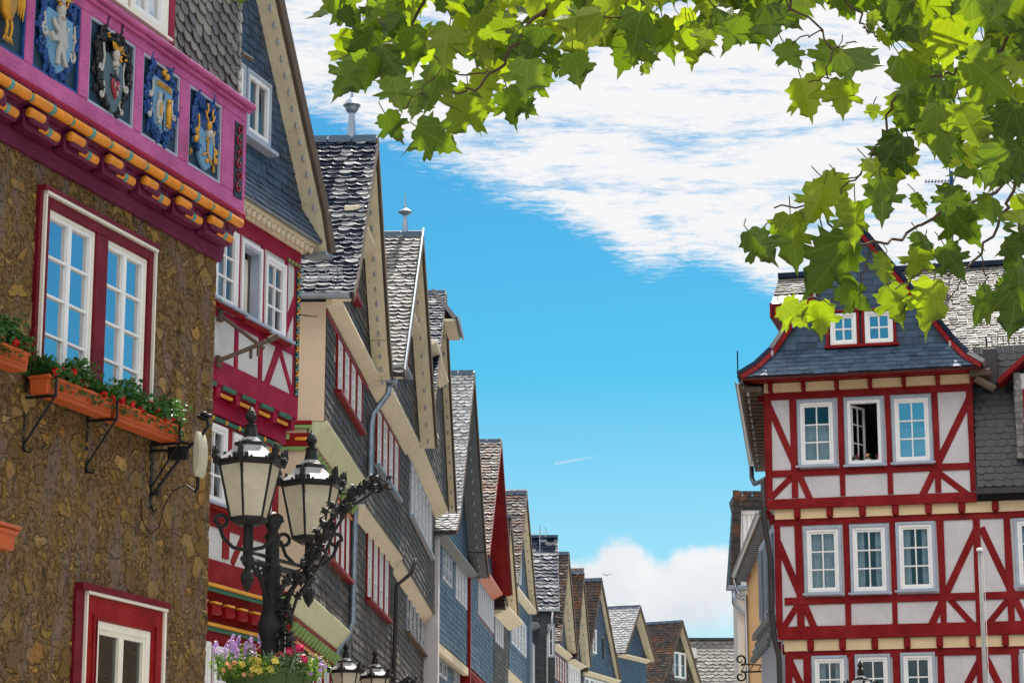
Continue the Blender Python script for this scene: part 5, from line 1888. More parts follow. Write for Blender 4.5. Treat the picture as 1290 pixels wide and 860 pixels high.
sk = MB().slab((.45, 1.5, 14.62), (1.0, 1.5, 15.32), (1.0, 2.2, 15.32), (.45, 2.2, 14.62), (-.07, 0, .07)).build('skylight', M['lead'], HL)
fN, HN = far_house('grey slated house with brown roof and white gable window at the row end', 828, 140, 876, 144, 855, 13.2, 17.0, um_f=.52, ov=.4, mat='slate_moss', gable='slate_wall', verge='cream', nb=0, wins=[], wallmat='slate_wall', gh=[(1.9, 3.5, 13.6, 15.3)], gwins=[((2.0, 3.4, 13.7, 15.2), 2, 'white')])

# broad roof closing the street
fZ = Frame(at(790, 830, 166), at(1010, 830, 166))
HZ = thing('long_roofed_house', 'long house with broad pale slate roof closing the far end of the street', 'house', fZ.o, fZ.rz)
shell(HZ, M['plaster2'], 0, fZ.L, 0, 13.0, 0, 12, [])
B_ = Vector((0, 6, 6.0)); ln = B_.length; B_.normalize()
MB().slab((-.3, -.3, 12.9), (fZ.L + .3, -.3, 12.9), (fZ.L + .3, 5.7, 18.9), (-.3, 5.7, 18.9), (0, .1, -.1)).slab((-.3, 12, 12.9), (fZ.L + .3, 12, 12.9), (fZ.L + .3, 5.7, 18.9), (-.3, 5.7, 18.9), (0, -.1, -.1)).build('roof', M['slate_dark'], HZ)
rs = slates(MB(), (0, -.3, 12.9), (1, 0, 0), B_, Vector((0, -B_.z, B_.y)), [(-.3, -.05), (fZ.L + .3, -.05), (fZ.L + .3, ln), (-.3, ln)], .5, .36, (), .6, lift=.045)
rs.build('roof_slates', M['tile_warm'], HZ)
MB().box(-.3, fZ.L + .3, 5.5, 5.95, 18.88, 19.02).build('ridge_cap', M['slate_dark'], HZ)
MB().slab((4.3, 4.1, 17.35), (5.1, 4.1, 17.35), (5.1, 4.9, 18.15), (4.3, 4.9, 18.15), (0, -.09, .09)).build('skylight', M['slate_dark'], HZ)

# aerial on the row
ap = at(680, 672, 102)
ae = MB()
ae.tube([(0, 0, -1.2), (0, 0, .35)], .02, 5).tube([(-.45, 0, .0), (.35, 0, .1)], .012, 4)
for i in range(5):
    x = -.4 + i * .15
    ae.tube([(x, -.15, .02 + i * .02), (x, .15, .02 + i * .02)], .009, 4)
ae.tube([(.22, 0, .22 * 0 - .12), (.30, 0, .02), (.28, 0, .2), (.18, 0, .3)], .014, 4)
ao = ae.build('television_aerial', M['steel'])
ao.location = ap
tag(ao, 'small television aerial above the dark eaves house in the row', 'aerial')
# ================================================================== red half-timbered house on the right
a = at(965, 500, 52)
FR = Frame((a.x, a.y), (a.x + 4, a.y - 1))
RH = thing('red_timbered_house', 'red half-timbered corner house with pale infill, blue slated gable and white windows', 'house', FR.o, FR.rz)
LR = 4.45
RW = 9.6                                             # whole front, running out of the picture


def pr(pts, w=0):                                   # pixel list -> (u,z)
    return [FR.px(x, y, w) for x, y in pts]


def rwin(px, w, kind='closed'):
    (x0, y0), (x1, y1) = px
    q0, q1 = FR.px(x0, y0, w), FR.px(x1, y1, w)
    return (q0[0], q1[0], q1[1], q0[1])


topw = [rwin(((1004, 505), (1055, 586)), .12), rwin(((1063.5, 502), (1115, 585)), .12), rwin(((1122.5, 499.5), (1176, 582)), .12)]
secw = [rwin(((1012.5, 664), (1062, 747)), 0), rwin(((1070, 661.5), (1121.5, 746)), 0), rwin(((1128, 658), (1180.5, 743)), 0), rwin(((1277, 653), (1330, 737)), 0)]
thiw = [rwin(((1022.5, 826), (1069.5, 905)), -.1), rwin(((1077, 824), (1124.5, 905)), -.1), rwin(((1134, 822), (1181, 903)), -.1), rwin(((1284, 818), (1335, 900)), -.1)]


def rh_window(r, w, opened=False):
    u0, u1, z0, z1 = r
    f = MB()
    c = .058
    f.box(u0, u0 + c, -w - .075, -w + .05, z0, z1).box(u1 - c, u1, -w - .075, -w + .05, z0, z1)
    f.box(u0 + c, u1 - c, -w - .075, -w + .05, z0, z0 + c * .6).box(u0 + c, u1 - c, -w - .075, -w + .05, z1 - c, z1)
    wf = f.build('window', M['bluegrey'], RH, bevel=.006)
    MB().box(u0 - .05, u1 + .05, -w - .13, -w - .077, z0 - .03, z0 + .012).build('sill', M['bluegrey'], wf)
    a, b, cz, d = u0 + c, u1 - c, z0 + c * .6, z1 - c
    if not opened:
        s = win(RH, a, b, cz, d, w, 2, 3, 'white', 'white', 'glass' if r is not topw[2] else 'mirror', cw=.06, sw=.04, mw=.028, proud=.055, curtain=(.55 if r is topw[2] else .66 if r is topw[0] else RN.choice(['drape', True, 'drape', .55, .7])))
    else:
        s = MB()
        s.box(a, a + .07, -w - .055, -w + .05, cz, d).box(b - .07, b, -w - .055, -w + .05, cz, d)
        s.box(a + .07, b - .07, -w - .055, -w + .05, cz, cz + .07).box(a + .07, b - .07, -w - .055, -w + .05, d - .07, d)
        fr = s.build('window_frame', M['white'], wf)
        # the leaf turned inwards
        lf = MB()
        L_, H_ = .52, d - cz - .16
        lf.box(0, .05, 0, .05, 0, H_).box(L_ - .05, L_, 0, .05, 0, H_).box(.05, L_ - .05, 0, .05, 0, .05).box(.05, L_ - .05, 0, .05, H_ - .05, H_)
        lf.box(L_ / 2 - .012, L_ / 2 + .012, .01, .04, .05, H_ - .05)
        for k in (1, 2):
            lf.box(.05, L_ - .05, .012, .038, H_ * k / 3 - .012, H_ * k / 3 + .012)
        lo = lf.build('open_sash', M['white'], wf)
        lo.location = (a + .08, -w + .05, cz + .08)
        lo.rotation_euler = (0, 0, radians(62))
        g = MB()
        g.add([(.05, .025, .05), (L_ - .05, .025, .05), (L_ - .05, .025, H_ - .05), (.05, .025, H_ - .05)], [(0, 1, 2, 3)])
        go = g.build('open_pane', M['glass'], wf)
        go.location, go.rotation_euler = lo.location, lo.rotation_euler


def jetty_r(z0, z1, wu, wl, ua, ub, step=.69, uo=.35):
    """joist ends with cream boards between"""
    MB().box(ua, ub, -wu + .03, .4, z0, z1).build('jetty_infill', M['infill'], RH)
    mb = MB()
    u = ua + uo
    while u < ub - .1:
        mb.box(u, u + .14, -wu - .04, -wl + .2, z0 - .0, z1)
        u += step
    mb.each('joist_end', M['red'], RH, bevel=.025)


# ---- top storey
z0, z1, w = 9.68, 12.42, .12
def upx(lst, y, w, z0_, z1_):
    return [(FR.px(p, y, w)[0], FR.px(q, y, w)[0], z0_, z1_) for p, q in lst]


def bpx(lst, w):
    return [(FR.px(*p, w), FR.px(*q, w), d) for p, q, d in lst]


posts = upx([(965, 972), (995.5, 1003.5), (1056, 1063), (1116, 1122.5), (1175.5, 1183), (1219.5, 1228)], 545, w, 9.90, 12.14)
posts[0] = (0, posts[0][1], 9.90, 12.14)
posts[-1] = (posts[-1][0], LR, 9.90, 12.14)
rails = [(0, LR, 12.06, 12.22), (.12, LR - .12, 10.36, 10.51), (0, LR, 9.66, 9.88)]
braces = bpx([((969, 512), (1022, 632), .14), ((998, 600), (971, 627), .13), ((1223, 498), (1160, 628), .15), ((1181, 594), (1221, 624), .13)], w)
hol = [(q[0] + .06, q[1] - .06, q[2] + .06, q[3] - .06) for q in topw]
timber_storey(RH, 0, LR, z0, z1, w, posts, rails, braces, 'red', 'plaster', hol, depth=10, proud=.03)
for i, q in enumerate(topw): rh_window(q, w, opened=(i == 1))
# cream frieze with joist ends under the skirt roof
MB().box(0, LR, -.30, -.12, 12.22, 12.40).build('frieze', M['infill'], RH)
jb = MB()
u = .10
while u < LR:
    jb.box(u, u + .09, -.40, -.12, 12.20, 12.41)
    u += .72
MB().box(-.25, LR + .05, -.46, -.34, 12.41, 12.47).build('eaves_board', M['red'], RH)
jb.each('joist_end', M['red'], RH, bevel=.015)
# joists on the left return
jl = MB()
for i in range(14):
    jl.box(-.12, -.002, .2 + i * .7, .32 + i * .7, 9.50, 9.72)
    jl.box(-.20, -.002, .2 + i * .7, .32 + i * .7, 12.1, 12.3)
jl.each('joist_end', M['red'], RH)
MB().box(-.035, -.002, -.14, 10, 9.72, 9.92).box(-.035, -.002, -.14, 10, 12.0, 12.2).box(-.035, -.002, -.15, .1, 9.92, 12.0).build('side_rail', M['red'], RH)
# ---- second storey
jetty_r(9.45, 9.675, .10, 0, .14, RW, .70, .42)
z0, z1 = 6.86, 9.45
cp = 4.47
posts = upx([(976, 984), (1002, 1011.5), (1063, 1070.5), (1122, 1128.5), (1181.5, 1190), (1227, 1236), (1266, 1275), (1332, 1340), (1392, 1400), (1450, 1458)], 700, 0, 7.1, 9.42)
rails = [(.16, RW, 9.31, 9.46), (.30, RW, 7.60, 7.76), (.16, RW, 6.86, 7.14)]
braces = bpx([((980, 682), (1027, 793), .15), ((1006, 760), (986, 792), .13), ((1231, 664), (1171, 792), .15), ((1197, 755), (1229, 790), .13), ((1236, 664), (1294, 786), .15), ((1270, 755), (1243, 788), .13)], 0)
hol = [(q[0] + .06, q[1] - .06, q[2] + .06, q[3] - .06) for q in secw]
timber_storey(RH, .16, RW, z0, z1, 0, posts, rails, braces, 'red', 'plaster', hol, depth=10, proud=.03)
for q in secw: rh_window(q, 0)
MB().box(.125, .158, -.02, 10, 6.9, 7.1).box(.125, .158, -.02, 10, 9.3, 9.5).box(.12, .158, -.03, .15, 7.1, 9.3).build('side_rail', M['red'], RH)
# ---- third storey
jetty_r(6.62, 6.855, 0, -.1, .26, RW, .68, .50)
jl = MB()
for i in range(14):
    jl.box(.10, .158, .2 + i * .7, .32 + i * .7, 6.64, 6.85)
jl.each('joist_end', M['red'], RH)
posts = upx([(989, 997.5), (1012, 1022), (1069.5, 1077), (1125, 1133.5), (1181, 1189.5), (1230, 1239), (1274, 1283), (1338, 1346)], 840, -.1, 3.8, 6.6)
rails = [(.32, RW, 6.46, 6.63), (.46, RW, 4.7, 4.85), (.32, RW, 3.8, 4.05)]
braces = bpx([((994, 830), (1040, 930), .15), ((1235, 830), (1176, 945), .15), ((1241, 826), (1300, 945), .15)], -.1)
hol = [(q[0] + .06, q[1] - .06, q[2] + .06, q[3] - .06) for q in thiw]
timber_storey(RH, .32, RW, 3.6, 6.62, -.10, posts, rails, braces, 'red', 'plaster', hol, depth=10, proud=.03)
for q in thiw: rh_window(q, -.10)
shell(RH, M['plaster'], .40, RW, 0, 3.6, -.2, 10, [], name='ground_floor_wall')

# ---- slated gable with flared skirt and bell curve
zE = 12.46
sk_out, sk_in = .80, .16                           # outward offset at foot and where the skirt meets the gable
zS = 13.25
UM = 2.14
left = [(-.42, 12.47)] + [FR.px(x, y, .25) for x, y in ((957, 466), (975, 441), (1000, 404), (1027, 366), (1052, 330))] + [(UM, 15.78)]
right = [(2 * UM - u, z) for u, z in left]
G = MB()
gp = [(u, z) for u, z in left if z >= 13.0] + [(u, z) for u, z in reversed(right[:-1]) if z >= 13.0]
MB().prism([(p[0], p[1] - .05) for p in gp], -sk_in + .02, 10).build('gable_wall', M['slate_dark'], RH)
gws = [rwin(((1045.5, 396), (1080, 434)), .16), rwin(((1089, 393), (1126, 432)), .16)]
slates(G, (0, -sk_in, 0), (1, 0, 0), (0, 0, 1), (0, -1, 0), gp, .24, .15, [(gws[0][0] - .03, gws[1][1] + .03, gws[0][2] - .03, gws[0][3] + .03)], .12, lift=.016)
zK = left[2][1]
ln = hypot(sk_out - sk_in, zK - 12.47)
B_ = Vector((0, sk_out - sk_in, zK - 12.47)).normalized()
slates(G, (0, -sk_out, 12.47), (1, 0, 0), B_, Vector((0, -B_.z, B_.y)), [(left[0][0], 0), (right[0][0], 0), (right[2][0], ln), (left[2][0], ln)], .24, .15, (), .12, lift=.016)
G.build('slate_cladding', M['slate_blue'], RH)
MB().slab((left[0][0], -sk_out + .01, 12.45), (right[0][0], -sk_out + .01, 12.45), (right[2][0], -sk_in + .01, zK - .02), (left[2][0], -sk_in + .01, zK - .02), (0, .06, -.03)).build('skirt_board', M['slate_dark'], RH)
MB().box(left[0][0], right[0][0], -sk_out + .02, -.12, 12.435, 12.449).build('skirt_soffit', M['red'], RH)
for r in gws:
    win(RH, r[0], r[1], r[2], r[3], sk_in + .01, 2, 2, 'white', 'white', 'mirror', cw=.07, sw=.04, mw=.03, proud=.06, curtain=.5)
rr = MB()
g0, g1 = gws
for u in (g0[0] - .09, g0[1] + .003, g1[0] - .063, g1[1] + .003):
    rr.box(u, u + .06, -sk_in - .09, -sk_in, g0[2], g0[3] + .02)
rr.box(g0[0] - .13, g1[1] + .12, -sk_in - .12, -sk_in, g0[2] - .07, g0[2] - .002)
rr.box(g0[0] - .13, g1[1] + .12, -sk_in - .11, -sk_in, g0[3] + .022, g0[3] + .07)
rr.build('window_surround', M['red'], RH, bevel=.01)
# bargeboards and roof slopes following the bell curve; the left side of the house runs askew
SKEW = .122
bb, rf, lt = MB(), MB(), MB()
for pl, sg in ((left, 1), (right, -1)):
    for i, (a, b) in enumerate(zip(pl[:-1], pl[1:])):
        d = Vector((b[0] - a[0], 0, b[1] - a[1])).normalized()
        N_ = Vector((-d.z, 0, d.x)) * sg
        ya = -sk_out + (sk_out - sk_in) * min(1, max(0, (a[1] - 12.47) / (zK - 12.47))) - .10
        yb = -sk_out + (sk_out - sk_in) * min(1, max(0, (b[1] - 12.47) / (zK - 12.47))) - .10
        A0, B0 = Vector((a[0], ya, a[1])), Vector((b[0], yb, b[1]))
        bb.slab(A0 + N_ * .03, B0 + N_ * .03, B0 - N_ * .07, A0 - N_ * .07, (0, .09, 0))
        A1, B1 = Vector((a[0] - (SKEW * 10 if i == 0 and sg == 1 else 0), 10, a[1])), Vector((b[0], 10, b[1]))
        rf.slab(A0 + N_ * .05 + Vector((0, .02, 0)), B0 + N_ * .05 + Vector((0, .02, 0)), B1 + N_ * .05, A1 + N_ * .05, N_ * .09)
bb.build('bargeboard', M['red'], RH)
rf.build('gable_roof', M['slate_roof'], RH)
lp = [Vector((u, -.45 if z < 13.2 else -.28, z - .12)) for u, z in left[:-1]] + [Vector((u, -.45 if z < 13.2 else -.28, z - .12)) for u, z in reversed(right)]
dense = []
for a, b in zip(lp[:-1], lp[1:]):
    for k in range(2): dense.append(a.lerp(b, k / 2) + Vector((0, -.1, 0)))
bulbs(RH, dense[::2])
MB().lathe([(.09, -.1), (.09, .2), (.11, .26), (.04, .32), (.01, .5)], (UM, -.1, 15.75), 8).build('finial', M['lead'], RH)

# ---- left eave overhang with gutter, running back
ov_ = MB()
ov_.slab((-.50, -.70, 12.30), (-.02, -.12, 12.30), (-.02, 9.8, 12.20), (-.50 - SKEW * 9.8, 9.8, 12.20), (0, 0, .05))
ov_.build('eaves_soffit', M['oldwood'], RH)
rk = MB()
for i in range(24):
    y = -.55 + i * .43
    rk.box(-.50 - SKEW * y, -.02, y, y + .08, 12.20, 12.30)
rk.each('rafter_end', M['oldwood'], RH)
gt_ = gutter_y(RH, -.50, 12.42, -.72, 9.8, .085, 'steel')
for v_ in gt_.data.vertices: v_.co.x -= SKEW * v_.co.y
bulbs(RH, [Vector((-.38 - SKEW * (-.5 + i * .75), -.5 + i * .75, 12.18)) for i in range(13)])
pipe(RH, [(-1.74, 9.5, 12.3), (-1.74, 9.5, 12.0), (-1.60, 9.0, 11.75), (-.50, 2.6, 10.75), (-.12, .4, 10.42), (-.09, -.10, 10.25), (-.09, -.12, 9.6), (-.07, -.10, 9.3), (.02, -.05, 8.6), (.02, -.04, 7.4), (.06, .0, 6.9), (.14, .04, 6.5), (.16, .05, 4.4), (.3, -.0, 4.0), (.3, 0, 0)], .06, 'darkpipe')
MB().tube([(-.52, -.6, 12.5), (-.52, -.6, 13.1)], .015, 4).build('lightning_rod', M['iron'], RH)

# ---- main roof to the right, tiles lit from above
u0, u1 = LR + .15, RW + .4
MR = MB()
yE, yR, zEv, zRg = .6, 5.6, 12.95, 16.25
B_ = Vector((0, yR - yE, zRg - zEv)); ln = B_.length; B_.normalize()
MB().slab((-.4, yR - 1.5, zRg - 1.0), (u1, yR - 1.5, zRg - 1.0), (u1, yR, zRg), (-.4, yR, zRg), (0, .1, -.1)).slab((2.6, yE, zEv), (u1, yE, zEv), (u1, yR, zRg), (2.6, yR, zRg), (0, .1, -.12)).slab((-.4, 10.5, zEv), (u1, 10.5, zEv), (u1, yR, zRg), (-.4, yR, zRg), (0, -.1, -.12)).build('main_roof', M['slate_dark'], RH)
slates(MR, (0, yE, zEv), (1, 0, 0), B_, Vector((0, -B_.z, B_.y)), [(2.3, -.06), (u1, -.06), (u1, ln), (2.3, ln)], .20, .15, (), .25, lift=.03, thick=.02)
slates(MR, (0, yE, zEv), (1, 0, 0), B_, Vector((0, -B_.z, B_.y)), [(-.4, ln - 1.2), (.6, ln - 1.2), (.6, ln), (-.4, ln)], .20, .15, (), .25, lift=.03, thick=.02)
MR.build('roof_tiles', M['tile_warm'], RH)
MB().box(-.4, u1, yR - .15, yR + .15, zRg - .02, zRg + .10).build('ridge_cap', M['slate_roof'], RH)
MB().box(-.42, -.36, yR - 1.6, yR, zRg - 1.35, zRg - 1.0).box(-.35, .5, yR - 1.55, yR + .2, zRg - 1.35, zRg - 1.05).build('ridge_end_board', M['red'], RH)
sg = MB()
y_, z_ = yE + .25, zEv + .17
for z in (.10, .32):
    sg.tube([(LR + .3, y_, z_ + z), (u1, y_, z_ + z)], .014, 5)
i = 0
while LR + .3 + i * .12 < u1:
    x = LR + .3 + i * .12
    sg.tube([(x, y_, z_), (x, y_, z_ + .32)], .009 if i % 8 else .02, 4)
    i += 1
sg.build('snow_guard', M['iron'], RH)
# ---- dark slated lean-to storey below the roof
DS = MB()
a0, a1 = Vector((0, -.22, 9.95)), Vector((0, .25, 12.95))
B_ = (a1 - a0).normalized()
ln = (a1 - a0).length
MB().prism([(LR - .05, 9.75), (RW, 9.75), (RW, 12.9), (LR - .05, 12.9)], .26, 9).slab((LR + .02, -.20, 9.9), (RW, -.20, 9.9), (RW, .26, 12.95), (LR + .02, .26, 12.95), (0, .3, 0)).build('upper_wall', M['slate_dark'], RH)
slates(DS, a0, (1, 0, 0), B_, Vector((0, -B_.z, B_.y)), [(LR + .02, 0), (RW, 0), (RW, ln), (LR + .02, ln)], .22, .15, (), .3, lift=.02)
slates(DS, (LR + .001, -.12, 0), (0, 1, 0), (0, 0, 1), (1, 0, 0), [(0, 9.9), (2, 9.9), (2, 12.6), (0, 12.6)], .22, .15, (), .3, lift=.03)
DS.build('slate_cladding', M['slate_dark'], RH)
MB().sweep_y([(-.36, 9.80), (-.36, 9.92), (-.345, 9.92), (-.345, 9.82), (-.24, 9.82), (-.24, 9.80)], LR + .02, RW).box(LR + .02, RW, -.35, .1, 9.86, 9.90).build('gutter', M['darkpipe'], RH)
MB().sweep_y([(yE - .16, zEv - .1), (yE - .16, zEv + .03), (yE - .14, zEv + .03), (yE - .14, zEv - .08), (yE, zEv - .08), (yE, zEv - .1)], LR + .5, u1).box(LR + .25, LR + .55, yE - .75, yE - .12, zEv - .75, zEv + .02).build('hopper_head', M['darkpipe'], RH, bevel=.02)
bo = MB()
bo.box(LR - .02, LR + .42, -.55, -.10, 12.30, 12.45)
bo.tube([(LR + .1, -.5, 12.25), (LR + .5, -.5, 12.0)], .09, 6)
bo.build('corner_bracket', M['oldwood'], RH, bevel=.02)
# dormer with red frame, cut by the edge of the picture
du = FR.px(1279, 520, .35)[0]
dm = MB()
dm.box(du, du + 1.6, -.30, 1.2, 10.55, 12.35)
dm.build('dormer_wall', M['plaster2'], RH)
sd_ = slates(MB(), (du - .003, -.28, 0), (0, 1, 0), (0, 0, 1), (-1, 0, 0), [(0, 10.5), (1.2, 10.5), (1.2, 12.3), (0, 12.3)], .2, .14, (), .3)
slates(sd_, (0, -.31, 0), (1, 0, 0), (0, 0, 1), (0, -1, 0), [(du, 10.55), (du + .16, 10.55), (du + .16, 12.3), (du, 12.3)], .16, .12, (), .3)
sd_.build('dormer_cladding', M['slate_pale'], RH)
win(RH, du + .17, du + 1.1, 10.62, 12.0, .33, 2, 3, 'red', 'white', 'glass', cw=.07, sw=.05, proud=.06, sill='red')
MB().slab((du - .30, -.50, 12.12), (du + .8, -.50, 13.1), (du + .8, 1.6, 13.1), (du - .30, 1.6, 12.12), (-.05, 0, .08)).slab((du + 1.9, -.50, 12.12), (du + .8, -.50, 13.1), (du + .8, 1.6, 13.1), (du + 1.9, 1.6, 12.12), (.05, 0, .08)).build('dormer_roof', M['red'], RH)

# roof aerial and stay
mp = at(1200, 300, 57)
am = MB()
hx = 0
am.tube([(0, 0, -3.3), (0, 0, 1.9)], .020, 6)
zz = at(1200, 228, 57).z - mp.z
am.tube([(-.62, 0, zz - .02), (.12, 0, zz)], .014, 5)
for i in range(9):
    am.tube([(-.60 + i * .08, -.14, zz - .015), (-.60 + i * .08, .14, zz - .015)], .008, 4)
    am.tube([(-.60 + i * .08, 0, zz - .06), (-.60 + i * .08, 0, zz + .04)], .007, 4)
am.tube([(.0, 0, -1.2), (.5, -1.0, -2.6), (.75, -2.0, -3.4)], .022, 5)
am.tube([(.05, 0, zz - .3), (.05, 0, zz + .25)], .03, 5)
amo = am.build('roof_aerial', M['royal'])
amo.location = mp
tag(amo, 'tall television aerial mast behind the leaves on the main roof of the red house', 'aerial')

# pots in the open window
u0_, u1_, zz0, _ = topw[1]
FLW = random.Random(5)


def blossom_cluster(mb, c, r, n, rng, pr_=.02):
    for i in range(n):
        v = Vector((rng.gauss(0, 1), rng.gauss(0, 1), rng.gauss(0, 1))).normalized() * r * rng.uniform(.5, 1)
        p = Vector(c) + v
        nrm = (v.normalized() + Vector((0, 0, .4))).normalized()
        t = nrm.orthogonal().normalized()
        b_ = nrm.cross(t)
        k = 5
        for j in range(k):
            a = 2 * pi * j / k + rng.random() * .3
            d = t * cos(a) + b_ * sin(a)
            s = nrm.cross(d)
            mb.add([p, p + d * pr_ * .6 + s * pr_ * .38 + nrm * pr_ * .12, p + d * pr_, p + d * pr_ * .6 - s * pr_ * .38 + nrm * pr_ * .12], [(0, 1, 2, 3)])


def small_leaves(mb, c, rad, n, rng, size=.04, flat=1.0, lobed=True):
    for i in range(n):
        v = Vector((rng.gauss(0, .5), rng.gauss(0, .5), rng.gauss(0, .5)))
        if v.length > 1.1: v = v.normalized() * 1.1
        p = Vector(c) + Vector((v.x * rad[0], v.y * rad[1], v.z * rad[2]))
        nrm = (Vector((v.x, v.y, v.z * .4)) * .8 + Vector((rng.uniform(-.7, .7), rng.uniform(-.7, .7), rng.uniform(.1, 1.1)))).normalized()
        t = nrm.orthogonal().normalized()
        a0 = rng.random() * 6.28
        t = Matrix.Rotation(a0, 3, nrm) @ t
        b_ = nrm.cross(t)
        s = size * rng.uniform(.6, 1.25)
        out = []
        m = 9 if lobed else 6
        for j in range(m):
            a = 2 * pi * j / m
            r = s * ((1 + .16 * cos(3 * a * 1.67)) if lobed else (1 - .45 * abs(sin(a))))
            out.append(p + t * r * cos(a) + b_ * r * sin(a) * (.85 if lobed else .55) + nrm * (s * .18 * cos(2 * a)))
        mb.add(out, [tuple(range(m))])


pot_specs = [(.16, 'petal_pink', 'bluegrey', 'pink geranium in a pot at the left of the open window of the red house'),
             (.42, 'petal_peach', 'white', 'orange flowers in a white pot in the middle of the open window'),
             (.66, 'petal_pink', 'petal_violet', 'small pink flowering plant in a violet pot at the right of the open window')]
for off, pc, potm, lab in pot_specs:
    pt = thing('potted_plant', lab, 'plant', (0, 0, 0), 0, 'pots in the open window')
    pw = FR.o + Vector((FR.u[0], FR.u[1], 0)) * (u0_ + off + .05) + Vector((FR.n[0], FR.n[1], 0)) * (.12 - .02)
    pt.location = (pw.x, pw.y, zz0 + .05)
    MB().lathe([(.045, 0), (.065, .07), (.07, .085)], (0, 0, 0), 10).build('pot', M[potm], pt)
    small_leaves(f := MB(), (0, 0, .13), (.08, .07, .05), 30, FLW, .025)
    f.build('foliage', M['herb'], pt)
    blossom_cluster(b2 := MB(), (0, -.02, .16), .07, 14, FLW, .028)
    b2.build('blossom', M[pc], pt)

# ================================================================== houses left of the red one, seen past its corner
qa, qb = at(941, 722, 75), at(975, 650, 62.5)
fQ = Frame((qa.x, qa.y), (qb.x, qb.y))    # runs towards the camera, outward is to the left
HQ = thing('ochre_house', 'ochre rendered house with deep boarded eaves and curved gutter beside the red house', 'house', fQ.o, fQ.rz)
shell(HQ, M['ochre'], 0, fQ.L, 0, 11.15, 0, 4, [])
ev = MB().slab((-.3, -.30, 11.15), (fQ.L + .2, -.30, 11.15), (fQ.L + .2, 0, 11.10), (-.3, 0, 11.10), (0, 0, .06))
ev.slab((-.3, -.38, 11.2), (fQ.L + .2, -.38, 11.2), (fQ.L + .2, 4, 11.5), (-.3, 4, 11.5), (0, 0, .1)).build('roof', M['greyboard'], HQ)
rk = MB()
u = -.2
while u < fQ.L:
    rk.box(u, u + .12, -.30, 0, 11.0, 11.1)
    u += .42
rk.each('rafter_end', M['lead'], HQ)
MB().sweep_y([(-.30 - .09 + .09 * cos(a), 11.22 + .09 * -sin(a)) for a in [pi * i / 6 for i in range(7)]] + [(-.30 - .09 - .075 * cos(a), 11.22 - .075 * sin(a)) for a in [pi * i / 6 for i in range(7)]], -.3, fQ.L + .2).build('gutter', M['steel'], HQ)
MB().box(-.02, 2.0, -.02, .0, 10.85, 11.09).build('wall_band', M['copper'], HQ)
pipe(HQ, [(-.1, -.38, 11.1), (-.1, -.34, 10.8), (.3, -.2, 10.5), (1.0, -.10, 10.45), (1.0, -.08, 0)], .05, 'steel')
pipe(HQ, [(-.2, -.38, 11.1), (-.2, -.36, 10.9), (-.1, -.25, 10.5), (.4, -.07, 10.3), (.4, -.07, 0)], .05, 'steel')

pa = at(929, 735, 80)
fP = Frame((pa.x, pa.y), (pa.x + 6, pa.y))
HP = thing('louvred_house', 'grey rendered house with white slatted gable and dark tiled verge behind the ochre house', 'house', fP.o, fP.rz)
shell(HP, M['plaster2'], -.02, 6, 0, 11.3, 0, 1.5, [])
MB().prism([(.1, 11.3), (2.4, 11.3), (2.4, 13.95), (.28, 13.95)], 0, 1.4).build('gable_wall', M['white'], HP)
lv = MB()
u = .22
while u < 2.3:
    lv.box(u, u + .09, -.06, -.003, 11.6, 13.82)
    u += .16
lv.box(.1, 2.4, -.08, -.003, 13.84, 13.97).box(.1, .2, -.08, -.003, 11.4, 13.83)
lv.build('slatted_cladding', M['white'], HP)
vg = MB()
vg.prism([(-.28, 11.45), (.05, 11.45), (.16, 14.05), (-.05, 14.05)], -.25, 1.2).prism([(-.05, 14.06), (2.6, 14.06), (2.6, 14.42), (-.12, 14.42)], -.25, 1.2)
vg.build('roof', M['slate_dark'], HP)
slv = slates(MB(), (0, -.262, 0), (1, 0, 0), (0, 0, 1), (0, -1, 0), [(-.28, 11.45), (.08, 11.45), (.10, 14.4), (-.12, 14.4)], .34, .24, (), .5, lift=.03)
slates(slv, (0, -.262, 0), (1, 0, 0), (0, 0, 1), (0, -1, 0), [(-.1, 14.08), (2.5, 14.08), (2.5, 14.42), (-.1, 14.42)], .3, .16, (), .5, lift=.03)
slv.build('roof_slates', M['slate_moss'], HP)
MB().box(-.36, .35, -.40, -.1, 11.28, 11.44).build('gutter', M['lead'], HP, bevel=.03)
pipe(HP, [(-.16, -.3, 11.3), (-.16, -.28, 10.85), (.1, -.15, 10.6), (.34, -.1, 10.4), (.34, -.1, 0)], .07, 'zinc')

ta, tb_ = at(957, 740, 61), at(977, 700, 56.5)
fT = Frame((ta.x, ta.y), (tb_.x, tb_.y))
HT = thing('bay_fronted_house', 'blue grey bay fronted house with shell brackets, mostly hidden by the red house', 'house', fT.o, fT.rz)
shell(HT, M['bluegrey'], 0, fT.L, 0, 10.1, 0, 3, [])
bb = MB()
for i in range(3):
    bb.box(.2 + i * fT.L / 3, .2 + i * fT.L / 3 + .9, -.05, -.002, 8.2, 9.9)
bb.each('bay_panel', M['zinc'], HT, bevel=.02)
cb = MB()
for i in range(7):
    u = .1 + i * fT.L / 7
    for k in range(3):
        cb.ball((u + .2, -.10 - .06 * (2 - k), 7.25 + .18 * k), .11, 8, 6, 1, .8, .9)
cb.box(0, fT.L, -.22, -.002, 7.75, 7.9)
cb.build('shell_bracket', M['greyboard'], HT, smooth=False)

